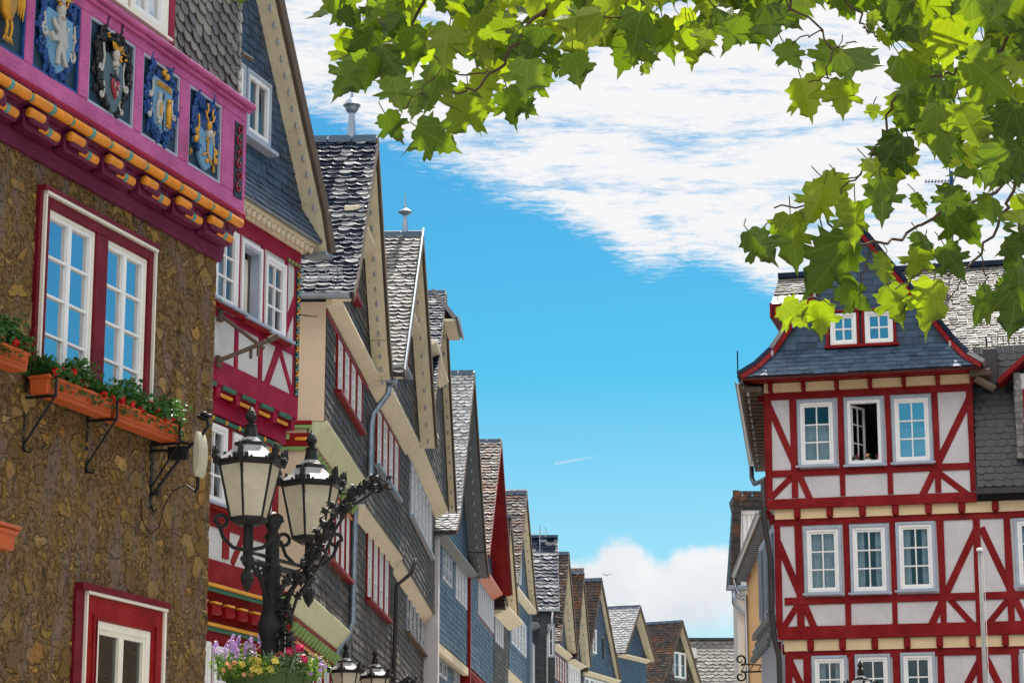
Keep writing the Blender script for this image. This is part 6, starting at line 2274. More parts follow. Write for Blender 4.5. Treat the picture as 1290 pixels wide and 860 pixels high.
# wrought iron sign arm
sp = at(934, 846, 66)
sa = MB()
sa.tube([(0, 0, 0), (1.3, -.5, .0)], .025, 5).tube([(0, 0, .22), (1.3, -.5, .10)], .02, 5)
for i in range(7):
    f = i / 6
    sa.tube([(1.3 * f, -.5 * f, 0), (1.3 * (f + .07), -.5 * (f + .07), .2 - .1 * f)], .012, 4)
curl(sa, -.02, .33, .16, 0, 1.3, -pi / 2, 1, .03)
curl(sa, -.02, -.12, .16, 0, 1.3, pi / 2, -1, .03)
sao = sa.build('sign_arm', M['iron'])
sao.location = sp
tag(sao, 'wrought iron scrolled sign arm reaching out from the ochre house', 'sign arm')

# ------------------------------------------------------------------ flagpole
fp = at(1228, 694, 44)
FPL = thing('flagpole', 'tall pale metal flagpole in front of the red timbered house', 'flagpole', (fp.x + .09, fp.y, 0))
MB().tube([(0, 0, 0), (0, 0, fp.z)], .055, 14, .036).build('pole', M['zincwhite'], FPL, smooth=True)
MB().lathe([(.055, 0), (.062, .02), (.062, .04), (.04, .06), (.02, .065)], (0, 0, fp.z), 14).build('cap', M['white'], FPL)
MB().tube([(.055, -.03, 1.0), (.055, -.05, fp.z - .1)], .006, 4).build('halyard', M['white'], FPL)
# ================================================================== street lamps
LANT = {}


def lantern_parts():
    n = 6
    ph = radians(0)
    r0, r1, h0, h1 = .165, .275, .0, .47
    body = MB()
    # floor and rim
    body.lathe([(.10, -.05), (.17, -.015), (.18, .0), (.165, .02)], n=n, phase=ph)
    body.lathe([(r1 + .0, h1 - .02), (r1 + .035, h1), (r1 + .035, h1 + .03), (r1 - .02, h1 + .035)], n=n, phase=ph)
    for k in range(n):
        a = 2 * pi * k / n + ph
        body.tube([(r0 * cos(a), r0 * sin(a), h0), (r1 * cos(a), r1 * sin(a), h1)], .012, 5)
        # crown leaf at each corner
        c, s = cos(a), sin(a)
        R = r1 + .03
        for (dr, dz, rr) in ((0, .05, .035), (.0, .10, .028), (.012, .135, .014), (-.02, .04, .03)):
            body.ball(((R + dr) * c, (R + dr) * s, h1 + dz), rr, 6, 5, 1, 1, 1.3)
        body.tube([((R - .01) * c, (R - .01) * s, h1), ((R + .03) * c, (R + .03) * s, h1 + .07), ((R + .035) * c, (R + .035) * s, h1 + .16)], [.03, .018, .003], 5)
        for q in (-.055, .055):
            body.ball((R * c - q * s, R * s + q * c, h1 + .045), .022, 5, 4, 1, 1, 1.3)
            body.ball((R * c - q * 1.8 * s, R * s + q * 1.8 * c, h1 + .03), .014, 5, 4)
    body.lathe([(.125, h1 + .155), (.15, h1 + .165), (.145, h1 + .19), (.10, h1 + .205)], n=n, phase=ph)
    body.lathe([(.085, h1 + .20), (.07, h1 + .23), (.052, h1 + .33), (.062, h1 + .345), (.03, h1 + .36)], n=n, phase=ph)
    body.lathe([(.018, h1 + .35), (.022, h1 + .365), (.05, h1 + .40), (.053, h1 + .425), (.035, h1 + .465), (.012, h1 + .50), (.0, h1 + .52)], n=10)
    roof = MB()
    roof.lathe([(r1 + .02, h1 + .036), (.20, h1 + .10), (.14, h1 + .16)], n=n, phase=ph)
    roof.lathe([(.10, h1 + .206), (.075, h1 + .235)], n=n, phase=ph)
    glass = MB()
    for k in range(n):
        a, b = 2 * pi * k / n + ph + .06, 2 * pi * (k + 1) / n + ph - .06
        q0, q1 = r0 - .006, r1 - .008
        glass.add([(q0 * cos(a), q0 * sin(a), h0 + .02), (q0 * cos(b), q0 * sin(b), h0 + .02), (q1 * cos(b), q1 * sin(b), h1 - .02), (q1 * cos(a), q1 * sin(a), h1 - .02)], [(0, 1, 2, 3)])
    stem = MB()
    stem.tube([(0, 0, -.30), (0, 0, -.04)], .045, 10)
    lamp = MB().tube([(0, 0, .03), (0, 0, .12)], .02, 8).tube([(0, 0, .12), (0, 0, .30)], .045, 10)
    return body, roof, glass, stem, lamp


def ivy_leaf(mb, p, size, rng, nrm=None):
    nrm = (nrm or Vector((rng.uniform(-1, 1), rng.uniform(-1.4, -.2), rng.uniform(-.6, .8)))).normalized()
    t = nrm.orthogonal().normalized()
    t = Matrix.Rotation(rng.random() * 6.28, 3, nrm) @ t
    b = nrm.cross(t)
    out = []
    for j in range(10):
        a = 2 * pi * j / 10
        r = size * (1.0 if j % 2 == 0 else .48)
        out.append(p + t * r * cos(a) + b * r * sin(a) + nrm * (.02 if j % 2 else -.01))
    n = len(mb.v)
    mb.v.extend([tuple(q) for q in out] + [tuple(q - nrm * .008) for q in out])
    mb.f.append(tuple(n + i for i in range(10)))
    mb.f.append(tuple(n + 19 - i for i in range(10)))
    for i in range(10):
        j = (i + 1) % 10
        mb.f.append((n + i, n + 10 + i, n + 10 + j, n + j))


zA_ = 4.22                                           # height of the lantern arms
def street_lamp(loc, label, garland=True, rz=0.0):
    t = thing('street_lamp', label, 'street lamp', loc, rz, 'iron street lamps with clustered lanterns')
    r = random.Random(4)
    pole = MB()
    pole.lathe([(.30, 0), (.30, .12), (.24, .18), (.22, .7), (.16, .85), (.12, .95), (.095, 1.1), (.085, 2.9)], n=14)
    pole.lathe([(.085, 2.9), (.105, 2.92), (.105, 2.98), (.085, 3.0), (.082, 3.22), (.11, 3.24), (.11, 3.28), (.082, 3.30), (.075, 3.60), (.105, 3.68), (.108, 3.74), (.085, 3.80), (.07, 3.86),
                (.066, 4.1), (.08, 4.14), (.08, 4.2), (.058, 4.24), (.056, 4.42), (.07, 4.45), (.04, 4.49), (.068, 4.55), (.064, 4.60), (.02, 4.65)], n=14)
    po = pole.build('pole', M['iron'], t, smooth=True)
    cl = MB().lathe([(.088, 3.305), (.088, 3.33)], n=14).build('collar', M['zinc'], t)
    body, roof, glass, stem, lamp = lantern_parts()
    mesh = [x for x in (body.build('lantern', M['iron'], t), )]
    spots = [(-.15, -.44), (.25, .62)]
    first = mesh[0]
    kids = [roof.build('lantern_roof', M['zincwhite'], first), glass.build('lantern_pane', M['frosted'], first), stem.build('stem', M['iron'], first), lamp.build('lamp', M['white'], first, smooth=True)]
    arm = MB()
    for i, (x, y) in enumerate(spots):
        ang = radians(20)
        if i == 0:
            o = first
        else:
            o = copy_tree(first, t)
        o.location = (x, y, zA_ + .30)
        o.scale = (.90, .90, .94)
        o.rotation_euler = (0, 0, ang)
        L_ = hypot(x, y)
        ux, uy = x / L_, y / L_
        def P_(d, z, side=0): return (ux * d - uy * side, uy * d + ux * side, z)
        arm.tube([P_(.03, zA_ - .02), P_(L_ + .09, zA_ - .02)], .028, 6).tube([P_(.03, zA_ + .05), P_(L_ + .06, zA_ + .05)], .016, 6)
        arm.lathe([(.02, .05), (.05, .0), (.045, -.05), (.02, -.08), (.045, -.12), (.055, -.17), (.035, -.23), (.0, -.28)], (x, y, zA_), 8)
        # bracing scrolls under the arm
        arm.tube([P_(.07, zA_ - .42), P_(.10, zA_ - .28), P_(.22, zA_ - .14), P_(L_ - .08, zA_ - .05)], .018, 6)
        for (d, z, rr, st) in ((.17, -.12, .07, 0), (.30, -.09, .05, 2), (.13, -.27, .05, 1), (.42, -.07, .035, 0)):
            c = Vector(P_(d, zA_ + z))
            pts = [c + Vector((ux * rr * (1 - f * .7) * cos(st + f * 7), uy * rr * (1 - f * .7) * cos(st + f * 7), rr * (1 - f * .7) * sin(st + f * 7))) for f in [q / 12 for q in range(13)]]
            arm.tube(pts, .011, 5)
        # S scrolls beside the lantern
        for sd in (-1, 1):
            cx_, cy_ = x + sd * .20, y
            pts = [Vector((x + sd * .02, y, zA_ + .06)), Vector((x + sd * .12, y, zA_ + .08)), Vector((x + sd * .20, y, zA_ + .16)), Vector((x + sd * .24, y, zA_ + .27))]
            pts += [Vector((x + sd * (.27 - .05 * (1 - cos(f)) - 0), y, zA_ + .29 + .05 * sin(f))) for f in [q * .6 for q in range(10)]]
            arm.tube(pts, .017, 6)
    arm.build('arm', M['iron'], t, smooth=False)
    if garland:
        g = MB()
        path = [Vector((.05, -.02, 3.25)), Vector((.10, -.03, 3.55)), Vector((.10, -.03, 3.80)), Vector((.16, -.04, 4.0)), Vector((.34, -.05, 4.26)), Vector((.46, -.05, 4.55)), Vector((.57, -.05, 4.72)), Vector((.75, -.06, 4.84)), Vector((.92, -.06, 4.88))]
        g.tube(path, .022, 6)
        g.tube([p + Vector((.05, .03, -.04)) for p in path[2:]], .014, 5)
        for a, b in zip(path[:-1], path[1:]):
            n = max(3, int((b - a).length / .015))
            for i in range(n):
                p = a.lerp(b, i / n) + Vector((r.uniform(-.075, .075), r.uniform(-.06, .06), r.uniform(-.065, .065)))
                ivy_leaf(g, p, r.uniform(.035, .058), r)
        g.build('ivy_garland', M['iron'], t)
    return t


lp = at(343, 700, 19.55)
L1 = street_lamp((lp.x, lp.y, 0), 'nearest black iron street lamp with two frosted lanterns, iron ivy and flower ring')
l2 = at(450, 830, 38.5)
L2 = copy_tree(L1)
L2.location = (l2.x, l2.y, 0)
L2["label"] = 'distant iron street lamp whose lantern tops show at the bottom beside the slated houses'
l3 = at(1083, 838, 41.2)
L3 = copy_tree(L1)
L3.location = (l3.x + .06, l3.y + .5, 0)
L3.rotation_euler = (0, 0, radians(13))
L3["label"] = 'distant iron street lamp whose finial shows against the lower windows of the red house'

# ------------------------------------------------------------------ ring planter on the nearest lamp
fc = at(341, 852, 19.5)
PL = thing('ring_planter', 'dark green ring planter hung round the post of the nearest street lamp', 'planter', (lp.x, lp.y, 3.08))
pm_ = MB()
pm_.lathe([(.16, .0), (.30, .02), (.345, .24), (.365, .25), (.365, .285), (.33, .285), (.32, .23), (.12, .23)], n=40)
pm_.build('basket', M['potgreen'], PL, smooth=False)
rb_ = MB()
for k in range(12):
    a = 2 * pi * k / 12
    rb_.tube([(.305 * cos(a), .305 * sin(a), .03), (.352 * cos(a), .352 * sin(a), .245)], .008, 5)
rb_.each('rib', M['potgreen'], PL)
bd = [(-.30, -.12, 'petal_violet', 'limeleaf', 'violet spiky verbena at the left side of the ring planter', .17, .05),
      (-.20, -.26, 'petal_peach', 'limeleaf', 'peach coloured flowers among bright leaves at the front left of the ring planter', .10, .03),
      (-.03, -.30, 'petal_yellow', 'limeleaf', 'pale yellow petunias at the front middle of the ring planter', .12, .05),
      (.12, -.24, None, 'silverleaf', 'silver leaved foliage plant beside the yellow petunias in the ring planter', .16, 0),
      (.20, -.20, 'petal_pink', 'herb', 'crimson geranium at the right of the ring planter', .16, .045),
      (.32, -.10, 'petal_violet', 'limeleaf', 'pale violet trailing flowers at the right edge of the ring planter', .16, .03),
      (-.22, .22, 'petal_violet', 'limeleaf', 'tall violet flowers at the back left of the ring planter', .26, .03),
      (.20, .22, 'petal_yellow', 'limeleaf', 'yellow flowers at the back right of the ring planter', .14, .03)]
for (x, y, pet, lf, lab, hgt, psz) in bd:
    pt = thing('bedding_plant', lab, 'plant', (lp.x + x, lp.y + y, 3.32), 0, 'flowers in the ring planter')
    r = random.Random(hash(lab) % 1000 if False else int(abs(x) * 977 + abs(y) * 331))
    f = MB()
    small_leaves(f, (0, 0, hgt * .42), (.17, .15, hgt * .62), 420 if lf != 'silverleaf' else 520, r, .020 if lf != 'silverleaf' else .013, lobed=False)
    for i in range(26):
        q = Vector((r.uniform(-.13, .13), r.uniform(-.1, .1), 0))
        f.tube([(q.x * .5, q.y * .5, -.04), (q.x * .9, q.y * .9, hgt * .4), (q.x * 1.15, q.y * 1.1, hgt * r.uniform(.7, 1.15))], .0035, 4)
    f.build('foliage', M[lf], pt)
    if pet:
        b = MB()
        if 'petunia' in lab or 'yellow' in lab:
            for i in range(16):
                c = (r.uniform(-.17, .15), r.uniform(-.16, .02), r.uniform(.0, hgt * .95))
                blossom_cluster(b, c, .008, 4, r, .034)
        elif 'geranium' in lab:
            for c in ((-.02, -.05, .17), (.05, -.02, .21), (-.10, 0, .15), (.09, -.06, .12)):
                blossom_cluster(b, c, .035, 22, r, .022)
        elif 'spiky' in lab or 'tall' in lab:
            for i in range(12):
                q = Vector((r.uniform(-.13, .13), r.uniform(-.1, .1), hgt * r.uniform(.6, 1.05)))
                for k in range(9):
                    blossom_cluster(b, q + Vector((r.uniform(-.012, .012), 0, .012 * k)), .006, 1, r, .017)
        else:
            for i in range(16):
                blossom_cluster(b, (r.uniform(-.14, .14), r.uniform(-.15, .05), r.uniform(-.02, hgt)), .012, 4, r, .020)
        b.build('blossom', M[pet], pt)

# ------------------------------------------------------------------ window boxes on iron brackets
def s2w(u, w, z):
    return Vector((FS.o.x + FS.u[0] * u + FS.n[0] * w, FS.o.y + FS.u[1] * u + FS.n[1] * w, z))


def window_box(ua, ub, z, label, seed, w0=.10, w1=.34, n=2500, flowers=7):
    o = s2w(ua, 0, z)
    t = thing('window_box', label, 'window box', o, FS.rz, 'terracotta boxes of geraniums under the windows')
    L = ub - ua
    mb = MB()
    pr0 = [(-w0 - .02, 0), (-w1 + .02, 0), (-w1, .19), (-w0, .19)]
    mb.sweep_y(pr0, 0, L)
    mb.sweep_y([(-w0 + .012, .165), (-w1 - .018, .165), (-w1 - .018, .205), (-w0 + .012, .205)], -.015, L + .015)
    bx = mb.build('box', M['terracotta'], t, bevel=.008)
    rb = MB()
    k = .06
    while k < L - .04:
        if not (L * .38 < k < L * .6):
            rb.box(k, k + .012, -w1 - .004, -w1 + .03, .075, .115)
        k += .026
    rb.box(.04, L - .04, -w1 + .006, -w1 + .03, .012, .022).box(.04, L - .04, -w1 + .004, -w1 + .03, .040, .047)
    rb.build('box_relief', M['terracotta'], t)
    pt = thing('geranium', 'red geraniums in the ' + label.split(',')[0].replace('terracotta ', ''), 'plant', s2w(ua, 0, z + .17), FS.rz, 'red geraniums in the window boxes')
    r = random.Random(seed)
    f = MB()
    for i in range(int(n)):
        u = r.uniform(-.04, L + .05)
        hh = .12 + .25 * (.5 + .5 * sin(u * 6 + seed)) * r.random() ** .6
        c = (u, -(w0 + w1) / 2 + r.gauss(0, .085), r.uniform(.01, .07) + hh * r.random())
        small_leaves(f, c, (.01, .01, .01), 1, r, .027)
    for i in range(40):                             # tendrils hanging over the rim
        u = r.uniform(0, L)
        q = r.uniform(.04, .12)
        small_leaves(f, (u, -w1 - .03, .03 - q), (.03, .02, .05), 2, r, .022)
    for i in range(60):
        u = r.uniform(0, L)
        f.tube([(u, -.2, 0), (u + r.uniform(-.05, .05), -.22 + r.uniform(-.08, .05), r.uniform(.1, .24))], .003, 4)
    f.build('foliage', M['herb'], pt)
    b = MB()
    for i in range(flowers):
        u = L * (i + r.uniform(.2, .8)) / flowers
        c = Vector((u, -w1 - r.uniform(-.05, .05), r.uniform(.02, .17)))
        b.tube([(u, -.2, .05), c], .003, 4)
        blossom_cluster(b, c, .044, 46, r, .019)
    b.build('blossom', M['petal_red'], pt)
    return t


window_box(LS - 4.72, LS - 3.26, 6.84, 'terracotta window box under the left half of the big window', 3)
window_box(LS - 3.16, LS - 1.50, 6.84, 'terracotta window box beside the wall lamp, right of its twin', 5, flowers=9)
window_box(LS - 6.60, LS - 5.15, 6.98, 'terracotta window box cut off by the left edge of the photo', 8, flowers=7)
tpp = FS.px(3, 655, .4)
wb = MB()
wb.box(-1.2, 0, -.40, -.10, -.16, .06).box(-1.25, .06, -.45, -.06, .06, .10).box(-1.2, .03, -.43, -.08, .0, .058)
wbo = wb.build('window_box', M['terracotta'], None, bevel=.02)
wbo.location = s2w(tpp[0] + .28, 0, tpp[1] - .12)
wbo.rotation_euler = (0, 0, FS.rz)
tag(wbo, 'terracotta planter end jutting in at the lower left edge of the stone wall', 'window box')
for i, u in enumerate((LS - 4.62, LS - 3.22, LS - 1.62)):
    b = MB()
    b.box(-.02, .02, -.015, -.001, -.62, .22)
    b.box(-.018, .018, -.38, -.0, -.03, -.006)
    b.box(-.018, .018, -.385, -.368, -.03, .20)
    b.tube([(0, -.37, -.02), (0, -.02, -.52), (0, -.03, -.60), (0, -.10, -.62), (0, -.11, -.57)], .014, 6)
    o = b.build('box_bracket', M['iron'])
    o.location = s2w(u, 0, 6.84)
    o.rotation_euler = (0, 0, FS.rz)
    tag(o, ['iron bracket under the left end of the left window box', 'iron bracket between the two window boxes', 'iron bracket at the right window box beside the wall lamp'][i], 'bracket', 'iron brackets carrying the window boxes')
rl = MB().tube([(LS - 4.9, -.05, 6.85), (LS - 4.6, -.36, 6.80)], .012, 5)
# ------------------------------------------------------------------ wall lamp at the corner of the stone house
wl = thing('wall_lamp', 'black iron bracket with cream oval lamp and dangling cable on the stone house', 'wall lamp', s2w(LS - 1.62, 0, 6.80), FS.rz)
b = MB()
b.box(-.03, .03, -.02, -.001, -.75, .12)
b.tube([(0, -.02, -.60), (.12, -.42, -.02), (.16, -.58, .13), (.18, -.66, .26), (.17, -.62, .38)], .022, 7)
b.tube([(0, -.02, .06), (.10, -.35, .06), (.12, -.45, .03)], .02, 6).tube([(0, -.02, -.05), (.10, -.30, -.04)], .02, 6)
for p in ((.17, -.60, .40), (.16, -.56, .36), (.18, -.66, .37), (.17, -.60, .34)):
    b.ball(p, .045, 7, 5, 1, 1, .7)
b.tube([(0, -.03, -.70), (.02, -.05, -.78), (.07, -.06, -.74)], .012, 5)
b.box(.04, .12, -.44, -.20, -.16, .0)
b.build('bracket', M['iron'], wl)
c = MB()
c.sweep_y([(-.56 - .07 * cos(a) * (1 if cos(a) > 0 else .5), -.10 + .28 * sin(a)) for a in [2 * pi * k / 20 for k in range(20)]], .04, .26)
c.build('lamp_shade', M['agedcream'], wl, bevel=.02)
MB().tube([(.14, -.56, -.37), (.14, -.56, -.50), (.12, -.53, -.56)], .022, 7).build('cable_gland', M['iron'], wl)
MB().tube([(.13, -.54, -.54), (.12, -.42, -.46), (.10, -.26, -.52), (.08, -.16, -.70), (.08, -.1, -.95), (.0, -.03, -1.05), (-.15, -.02, -.95), (-.22, -.02, -.88), (-.24, -.02, -.66)], .008, 5).build('cable', M['iron'], wl)

# ================================================================== plane tree overhead
TR = thing('plane_tree', 'plane tree whose leafy boughs hang across the top and right of the view', 'tree', (4.4, 9.5, 0))
TO = Vector((4.4, 9.5, 0))
tr = random.Random(21)
tk = MB()
tk.tube([(0, 0, -.1), (.02, .0, .4), (.05, 0, 2), (0, .05, 4), (-.1, .1, 6.2), (-.05, .15, 8.5), (.1, .2, 10.5)], [.36, .27, .235, .21, .18, .13, .05], 16)
tk.build('trunk', M['bark'], TR, smooth=True)


def T(x, y, Y): return at(x, y, Y) - TO


# boughs: pixel chains at a chosen distance; all join bigger limbs above and to the right of the view
def smooth_path(pts, rng, k=4, wob=.012):
    out = []
    n = len(pts)
    for i in range(n - 1):
        p0, p1, p2, p3 = pts[max(0, i - 1)], pts[i], pts[i + 1], pts[min(n - 1, i + 2)]
        for j in range(k):
            t = j / k
            q = .5 * ((2 * p1) + (p2 - p0) * t + (2 * p0 - 5 * p1 + 4 * p2 - p3) * t * t + (3 * p1 - p0 - 3 * p2 + p3) * t ** 3)
            if out: q = q + Vector((rng.uniform(-wob, wob), rng.uniform(-wob, wob), rng.uniform(-wob, wob)))
            out.append(q)
    out.append(pts[-1])
    return out


limbA = [Vector((-.05, .1, 5.2)), Vector((-1.0, -.9, 5.9)), Vector((-2.4, -1.6, 6.1)), Vector((-3.6, -1.9, 5.95)), Vector((-4.6, -2.0, 5.4))]
limbB = [Vector((0, .05, 4.2)), Vector((-.7, -.9, 4.7)), Vector((-1.5, -1.7, 4.85)), Vector((-2.0, -2.1, 4.7))]
limbC = [Vector((0, .05, 3.6)), Vector((-.8, -.9, 3.8)), Vector((-1.5, -1.6, 3.9)), T(1330, 200, 7.6)]
bg = MB()
bg.tube(limbA, .085, 8, .02).tube(limbB, .07, 8, .022).tube(limbC, .05, 8, .014)
chains = [
    ([limbA[3], T(720, -40, 7.4), T(678, 19, 7.3), T(652, 56, 7.2), T(626, 89, 7.2), T(600, 112, 7.1), T(570, 115, 7.1)], .014),
    ([limbA[3], T(560, -40, 7.4), T(520, 50, 7.3), T(480, 66, 7.2), T(455, 68, 7.2)], .012),
    ([limbA[2], T(860, -50, 7.6), T(800, 10, 7.4), T(760, 20, 7.3)], .012),
    ([limbB[3], T(1020, -50, 7.6), T(1000, 5, 7.5), T(975, 30, 7.4)], .012),
    ([limbC[3], T(1290, 40, 7.5), T(1260, 63, 7.5), T(1220, 80, 7.4), T(1193, 93, 7.4), T(1140, 110, 7.3), T(1120, 150, 7.3), T(1100, 195, 7.2), T(1085, 220, 7.2), T(1060, 245, 7.2)], .012),
    ([limbC[3], T(1290, 222, 7.5), T(1278, 235, 7.4), T(1263, 274, 7.3), T(1232, 317, 7.3), T(1208, 344, 7.2), T(1180, 338, 7.2)], .012),
    ([limbC[3], T(1250, 240, 7.4), T(1190, 268, 7.3), T(1142, 295, 7.3), T(1105, 305, 7.2), T(1060, 300, 7.2), T(1030, 262, 7.1), T(975, 262, 7.1)], .011),
    ([limbC[3], T(1290, 150, 7.6), T(1230, 170, 7.5), T(1170, 150, 7.4)], .012),
    ([T(1105, 305, 7.2), T(1090, 340, 7.2), T(1082, 365, 7.2)], .005),
    ([T(1208, 344, 7.2), T(1204, 365, 7.2), T(1200, 380, 7.2)], .004),
    ([T(1085, 220, 7.2), T(1060, 225, 7.2)], .004),
    ([T(1030, 262, 7.1), T(1040, 290, 7.1), T(1045, 315, 7.1)], .004),
    ([limbB[3], T(1100, -20, 7.6), T(1085, 20, 7.5), T(1100, 40, 7.4), T(1115, 55, 7.4)], .008),
    ([limbB[3], T(930, -40, 7.6), T(900, 10, 7.5), T(892, 35, 7.4)], .008),
]
chains += [([limbB[3], T(1020, -25, 7.5), T(1035, 40, 7.4), T(1050, 62, 7.3), T(1040, 95, 7.2), T(1018, 104, 7.2)], .007), ([T(1035, 40, 7.4), T(1015, 46, 7.3), T(1000, 54, 7.3)], .004),
           ([T(1050, 62, 7.3), T(1068, 58, 7.3), T(1083, 60, 7.3)], .004), ([T(1040, 95, 7.2), T(1055, 102, 7.2)], .003), ([T(1030, 262, 7.1), T(1000, 276, 7.1), T(962, 286, 7.1)], .005),
           ([T(1082, 365, 7.2), T(1050, 374, 7.2), T(1005, 380, 7.2)], .004), ([T(1232, 317, 7.3), T(1240, 345, 7.3), T(1240, 368, 7.3)], .004),
           ([T(1180, 338, 7.2), T(1150, 352, 7.2), T(1128, 364, 7.2)], .004), ([T(626, 89, 7.2), T(600, 96, 7.2), T(560, 88, 7.2), T(530, 118, 7.2), T(500, 145, 7.2)], .005)]
twigs_seen = []
for c, r0 in chains:
    bg.tube(smooth_path(c, tr), r0 * .62, 6, max(.0022, r0 * .22))
    twigs_seen.append(c)
bg.build('limb', M['twig'], TR, smooth=True)

LEAF2D = []
_half = [(0.0, -.42), (.06, -.40), (.16, -.46), (.30, -.42), (.34, -.33), (.50, -.32), (.42, -.20), (.47, -.10), (.36, -.02), (.56, .04), (.66, .10), (.52, .14), (.54, .24), (.40, .22), (.28, .16),
         (.24, .26), (.30, .34), (.20, .36), (.16, .50), (.06, .56), (0.0, .78)]


def plane_leaf(mb, base, direction, normal, size, rng):
    """five lobed leaf hanging from base along direction; curled and creased"""
    d = direction.normalized()
    n = (normal - d * normal.dot(d)).normalized()
    s = d.cross(n)
    L = size * .82
    curl_ = rng.uniform(-.5, .7)
    fold = rng.uniform(.05, .6)
    wig = rng.uniform(-.15, .15)
    wid = rng.uniform(.82, 1.05)

    def P(x, y):
        mb.luv[len(mb.v)] = (x, y)
        y0 = y + .42
        z = -fold * abs(x) * .6 + curl_ * (y0 * y0) * .35 + .05 * sin(7 * x + 3 * y + rng_ph)
        return base + (s * (x * wid + wig * y0 * y0 * .3) + d * (y0 * 1.02) + n * z) * L
    rng_ph = rng.random() * 6
    pts_r = [(x * rng.uniform(.9, 1.08), y + rng.uniform(-.02, .02)) for x, y in _half]
    pts_l = [(-x * rng.uniform(.9, 1.08), y + rng.uniform(-.02, .02)) for x, y in _half]
    b = len(mb.v)
    # midrib points for a creased fan
    rib = [(0, -.40), (0, -.15), (0, .10), (0, .40), (0, .78)]
    for x, y in rib: mb.v.append(tuple(P(x, y)))
    nr = len(rib)
    for pts in (pts_r, pts_l):
        o = len(mb.v)
        q = pts[1:-1]
        for x, y in q: mb.v.append(tuple(P(x, y)))
        m = len(q)
        # inner ring gives the blade some curvature
        cuts = [(0, 6, 0, 1), (6, 11, 1, 2), (11, 15, 2, 3), (15, m - 1, 3, 4)]
        for a, e, r0, r1 in cuts:
            face = [b + r0] + [o + i for i in range(a, min(e, m - 1) + 1)] + [b + r1]
            mb.f.append(tuple(face))
    return L


def hang(mb, pet, x, y, span, Y, rng, ang=None, face=None):
    c = at(x, y, Y) - TO
    size = span / 3050 * Y * 1.38
    a = rng.gauss(0, .45) if ang is None else ang
    d = Vector((sin(a), rng.uniform(-.35, .35), -cos(a)))
    nrm = Vector((rng.uniform(-.7, .7), -1, rng.uniform(-.5, .6))) if face is None else face
    base = c - d.normalized() * size * .42
    plane_leaf(mb, base, d, nrm, size, rng)
    mb.tube([base + d * size * .03, base - d * size * .12, base - d * size * .2 + Vector((rng.uniform(-.015, .015), .01, .015))], .002, 3)


LV = [(479, 19, 46), (438, 22, 26), (436, 97, 50), (462, 88, 42), (492, 82, 55), (562, 56, 60), (520, 60, 50), (547, 108, 60), (585, 141, 60), (495, 160, 38), (547, 175, 54), (644, 134, 46), (663, 97, 50), (674, 56, 45), (696, 82, 34),
      (726, 87, 40), (756, 33, 60), (797, 71, 26), (804, 41, 60), (841, 48, 50), (923, 43, 46), (887, 50, 30), (870, 57, 45), (970, 30, 50), (997, 70, 40), (1043, 77, 46), (1083, 77, 56), (1017, 123, 56), (1060, 123, 46), (1100, 23, 20),
      (1115, 47, 25), (1137, 37, 45), (1120, 197, 60), (1100, 140, 20), (1153, 100, 70), (1160, 143, 60), (1243, 93, 70), (1183, 187, 60), (1220, 160, 60), (1267, 160, 60), (1193, 50, 60), (1243, 17, 60), (1270, 10, 50),
      (1050, 236, 40), (957, 308, 48), (997, 302, 60), (1030, 256, 52), (1045, 335, 76), (1054, 240, 38), (1078, 280, 50), (1112, 252, 50), (1000, 395, 40), (1033, 401, 40), (1078, 374, 46), (1127, 383, 46), (1169, 385, 60), (1154, 329, 45),
      (1112, 341, 42), (1160, 256, 28), (1202, 329, 45), (1238, 389, 52), (1211, 280, 60), (1163, 305, 30), (1248, 265, 40), (1278, 323, 36), (1284, 356, 45), (1286, 392, 36), (1196, 253, 38), (1134, 205, 50), (1105, 215, 40), (1180, 160, 55), (1250, 210, 50), (1283, 200, 50),
      (610, 110, 44), (500, 118, 44), (525, 135, 40), (620, 40, 55), (590, 20, 55), (700, 30, 55), (640, 60, 50), (730, 50, 50)]
fol, pet = MB(), None
for x, y, s in LV:
    hang(fol, pet, x, y, s, tr.uniform(6.8, 7.5), tr)
# a second, deeper layer with the same clumps, leaving the gaps
for x, y, s in LV:
    if tr.random() < .45 and (y < 205) and (x < 900 or x > 1120 or y < 60):
        hang(fol, pet, x + tr.gauss(0, 16), y + tr.gauss(-4, 12), s * tr.uniform(.6, .95), tr.uniform(7.6, 9.2), tr, ang=tr.uniform(-1.2, 1.2), face=Vector((tr.uniform(-1, 1), -1, tr.uniform(-1.5, 1.5))))


def dens(x, y):
    """how full the boughs are at this place of the view"""
    if y < 0: return .9
    if 415 < x < 700: return 1.0 if y < 75 - abs(x - 560) * .10 else (.35 if y < 105 else 0)
    if 700 <= x < 900: return 1.0 if y < 42 else .15 if y < 60 else 0
    if 900 <= x < 1000: return 1.0 if y < 22 else 0
    if 1000 <= x < 1130: return .5 if y < 12 else 0
    if x >= 1130:
        if y < 60: return 1.0
        if y < 215: return 1.0 if x > 1150 + (y - 60) * .35 else .3
        if y < 420 and x > 1262: return .5
    return 0


n = 0
while n < 210:
    x, y = tr.uniform(395, 1345), tr.uniform(-60, 420)
    if tr.random() < dens(x, y):
        hang(fol, pet, x, y, tr.uniform(38, 62), tr.uniform(7.0, 10.0), tr, ang=tr.gauss(0, .8), face=Vector((tr.uniform(-1, 1), -1, tr.uniform(-1.2, 1.2))))
        n += 1
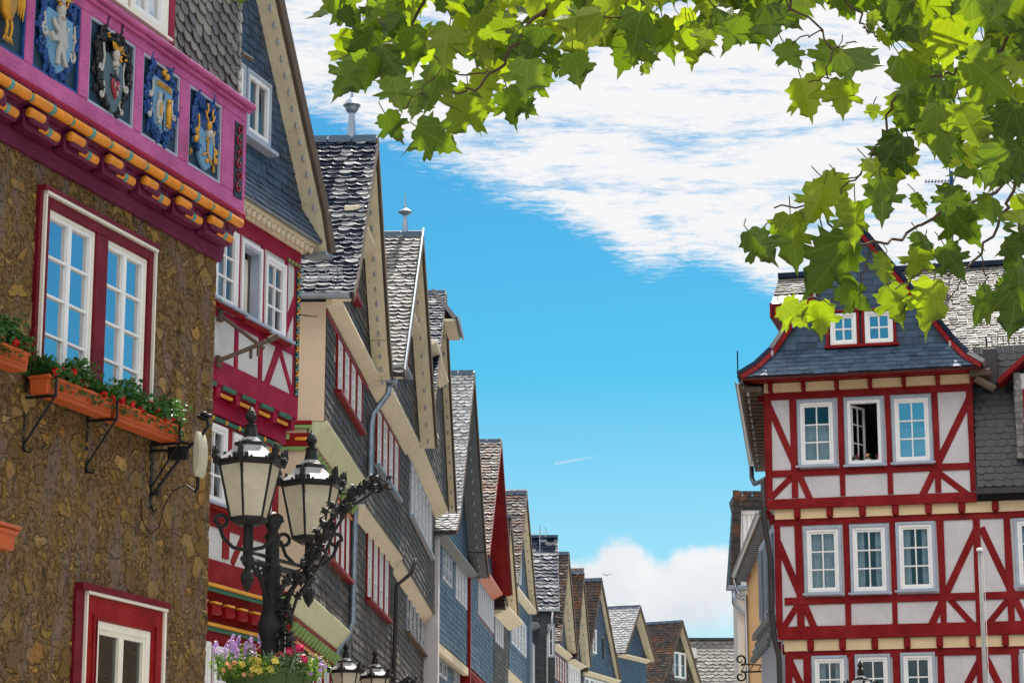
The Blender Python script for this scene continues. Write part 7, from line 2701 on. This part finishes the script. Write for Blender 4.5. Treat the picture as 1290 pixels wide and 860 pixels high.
# crown above the view, which shades the boughs below
n = 0
while n < 2300:
    Y = tr.uniform(6.4, 12.5)
    X = tr.uniform(-1.9, 4.5 + (Y - 6) * .3)
    zlim = EYE + Y * tan(PITCH + atan(430 / F_PX)) + .12
    Z = zlim + abs(tr.gauss(0, 1.1))
    if abs(X) < Y * .23 and Z < zlim: continue
    c = Vector((X, Y, Z)) - TO
    if (X + 1.9) < 1.3 and tr.random() < .6: continue
    d = Vector((tr.gauss(0, .5), tr.gauss(0, .5), -1))
    plane_leaf(fol, c, d, Vector((tr.uniform(-1, 1), tr.uniform(-1, 1), tr.uniform(-1, 1) + .3)), tr.uniform(.13, .22), tr)
    n += 1
fol.build('foliage', M['leaf'], TR)

# ------------------------------------------------------------------ bird
bp = at(764.5, 724, 150)
bm_ = MB()
bm_.ball((0, 0, 0), .09, 8, 6, .8, 1.6, .8)
bm_.ball((0, .2, .04), .06, 6, 5)
bm_.add([(-.08, .08, 0), (-.32, -.02, .16), (-.5, -.18, .10), (-.08, -.12, 0)], [(0, 1, 2, 3)])
bm_.add([(.08, .08, 0), (.32, -.02, .16), (.5, -.18, .10), (.08, -.12, 0)], [(3, 2, 1, 0)])
bm_.add([(-.03, -.15, 0), (.03, -.15, 0), (.08, -.34, 0), (-.08, -.34, 0)], [(0, 1, 2, 3)])
bo_ = bm_.build('bird', M['dark'])
bo_.location = bp
bo_.scale = (.6, .6, .6)
tag(bo_, 'small dark bird flying in front of the low white cloud', 'bird')

# ------------------------------------------------------------------ houses across the square, seen only as reflections
fO = Frame((19, 58), (24, 14))
OH = thing('opposite_house', 'pale rendered house across the square, outside the picture', 'house', fO.o, fO.rz)
shell(OH, M['beige'], 0, fO.L, 0, 9.0, 0, 9, [])
MB().sweep_y([(-.4, 9.0), (9.4, 9.0), (4.5, 14.0)], -.4, fO.L + .4).build('roof', M['slate_roof'], OH)
for i in range(12):
    for z in (1.2, 4.2, 6.9):
        win(OH, 1.5 + i * 3.4, 2.7 + i * 3.4, z, z + 1.5, 0, 2, 2, curtain=False)
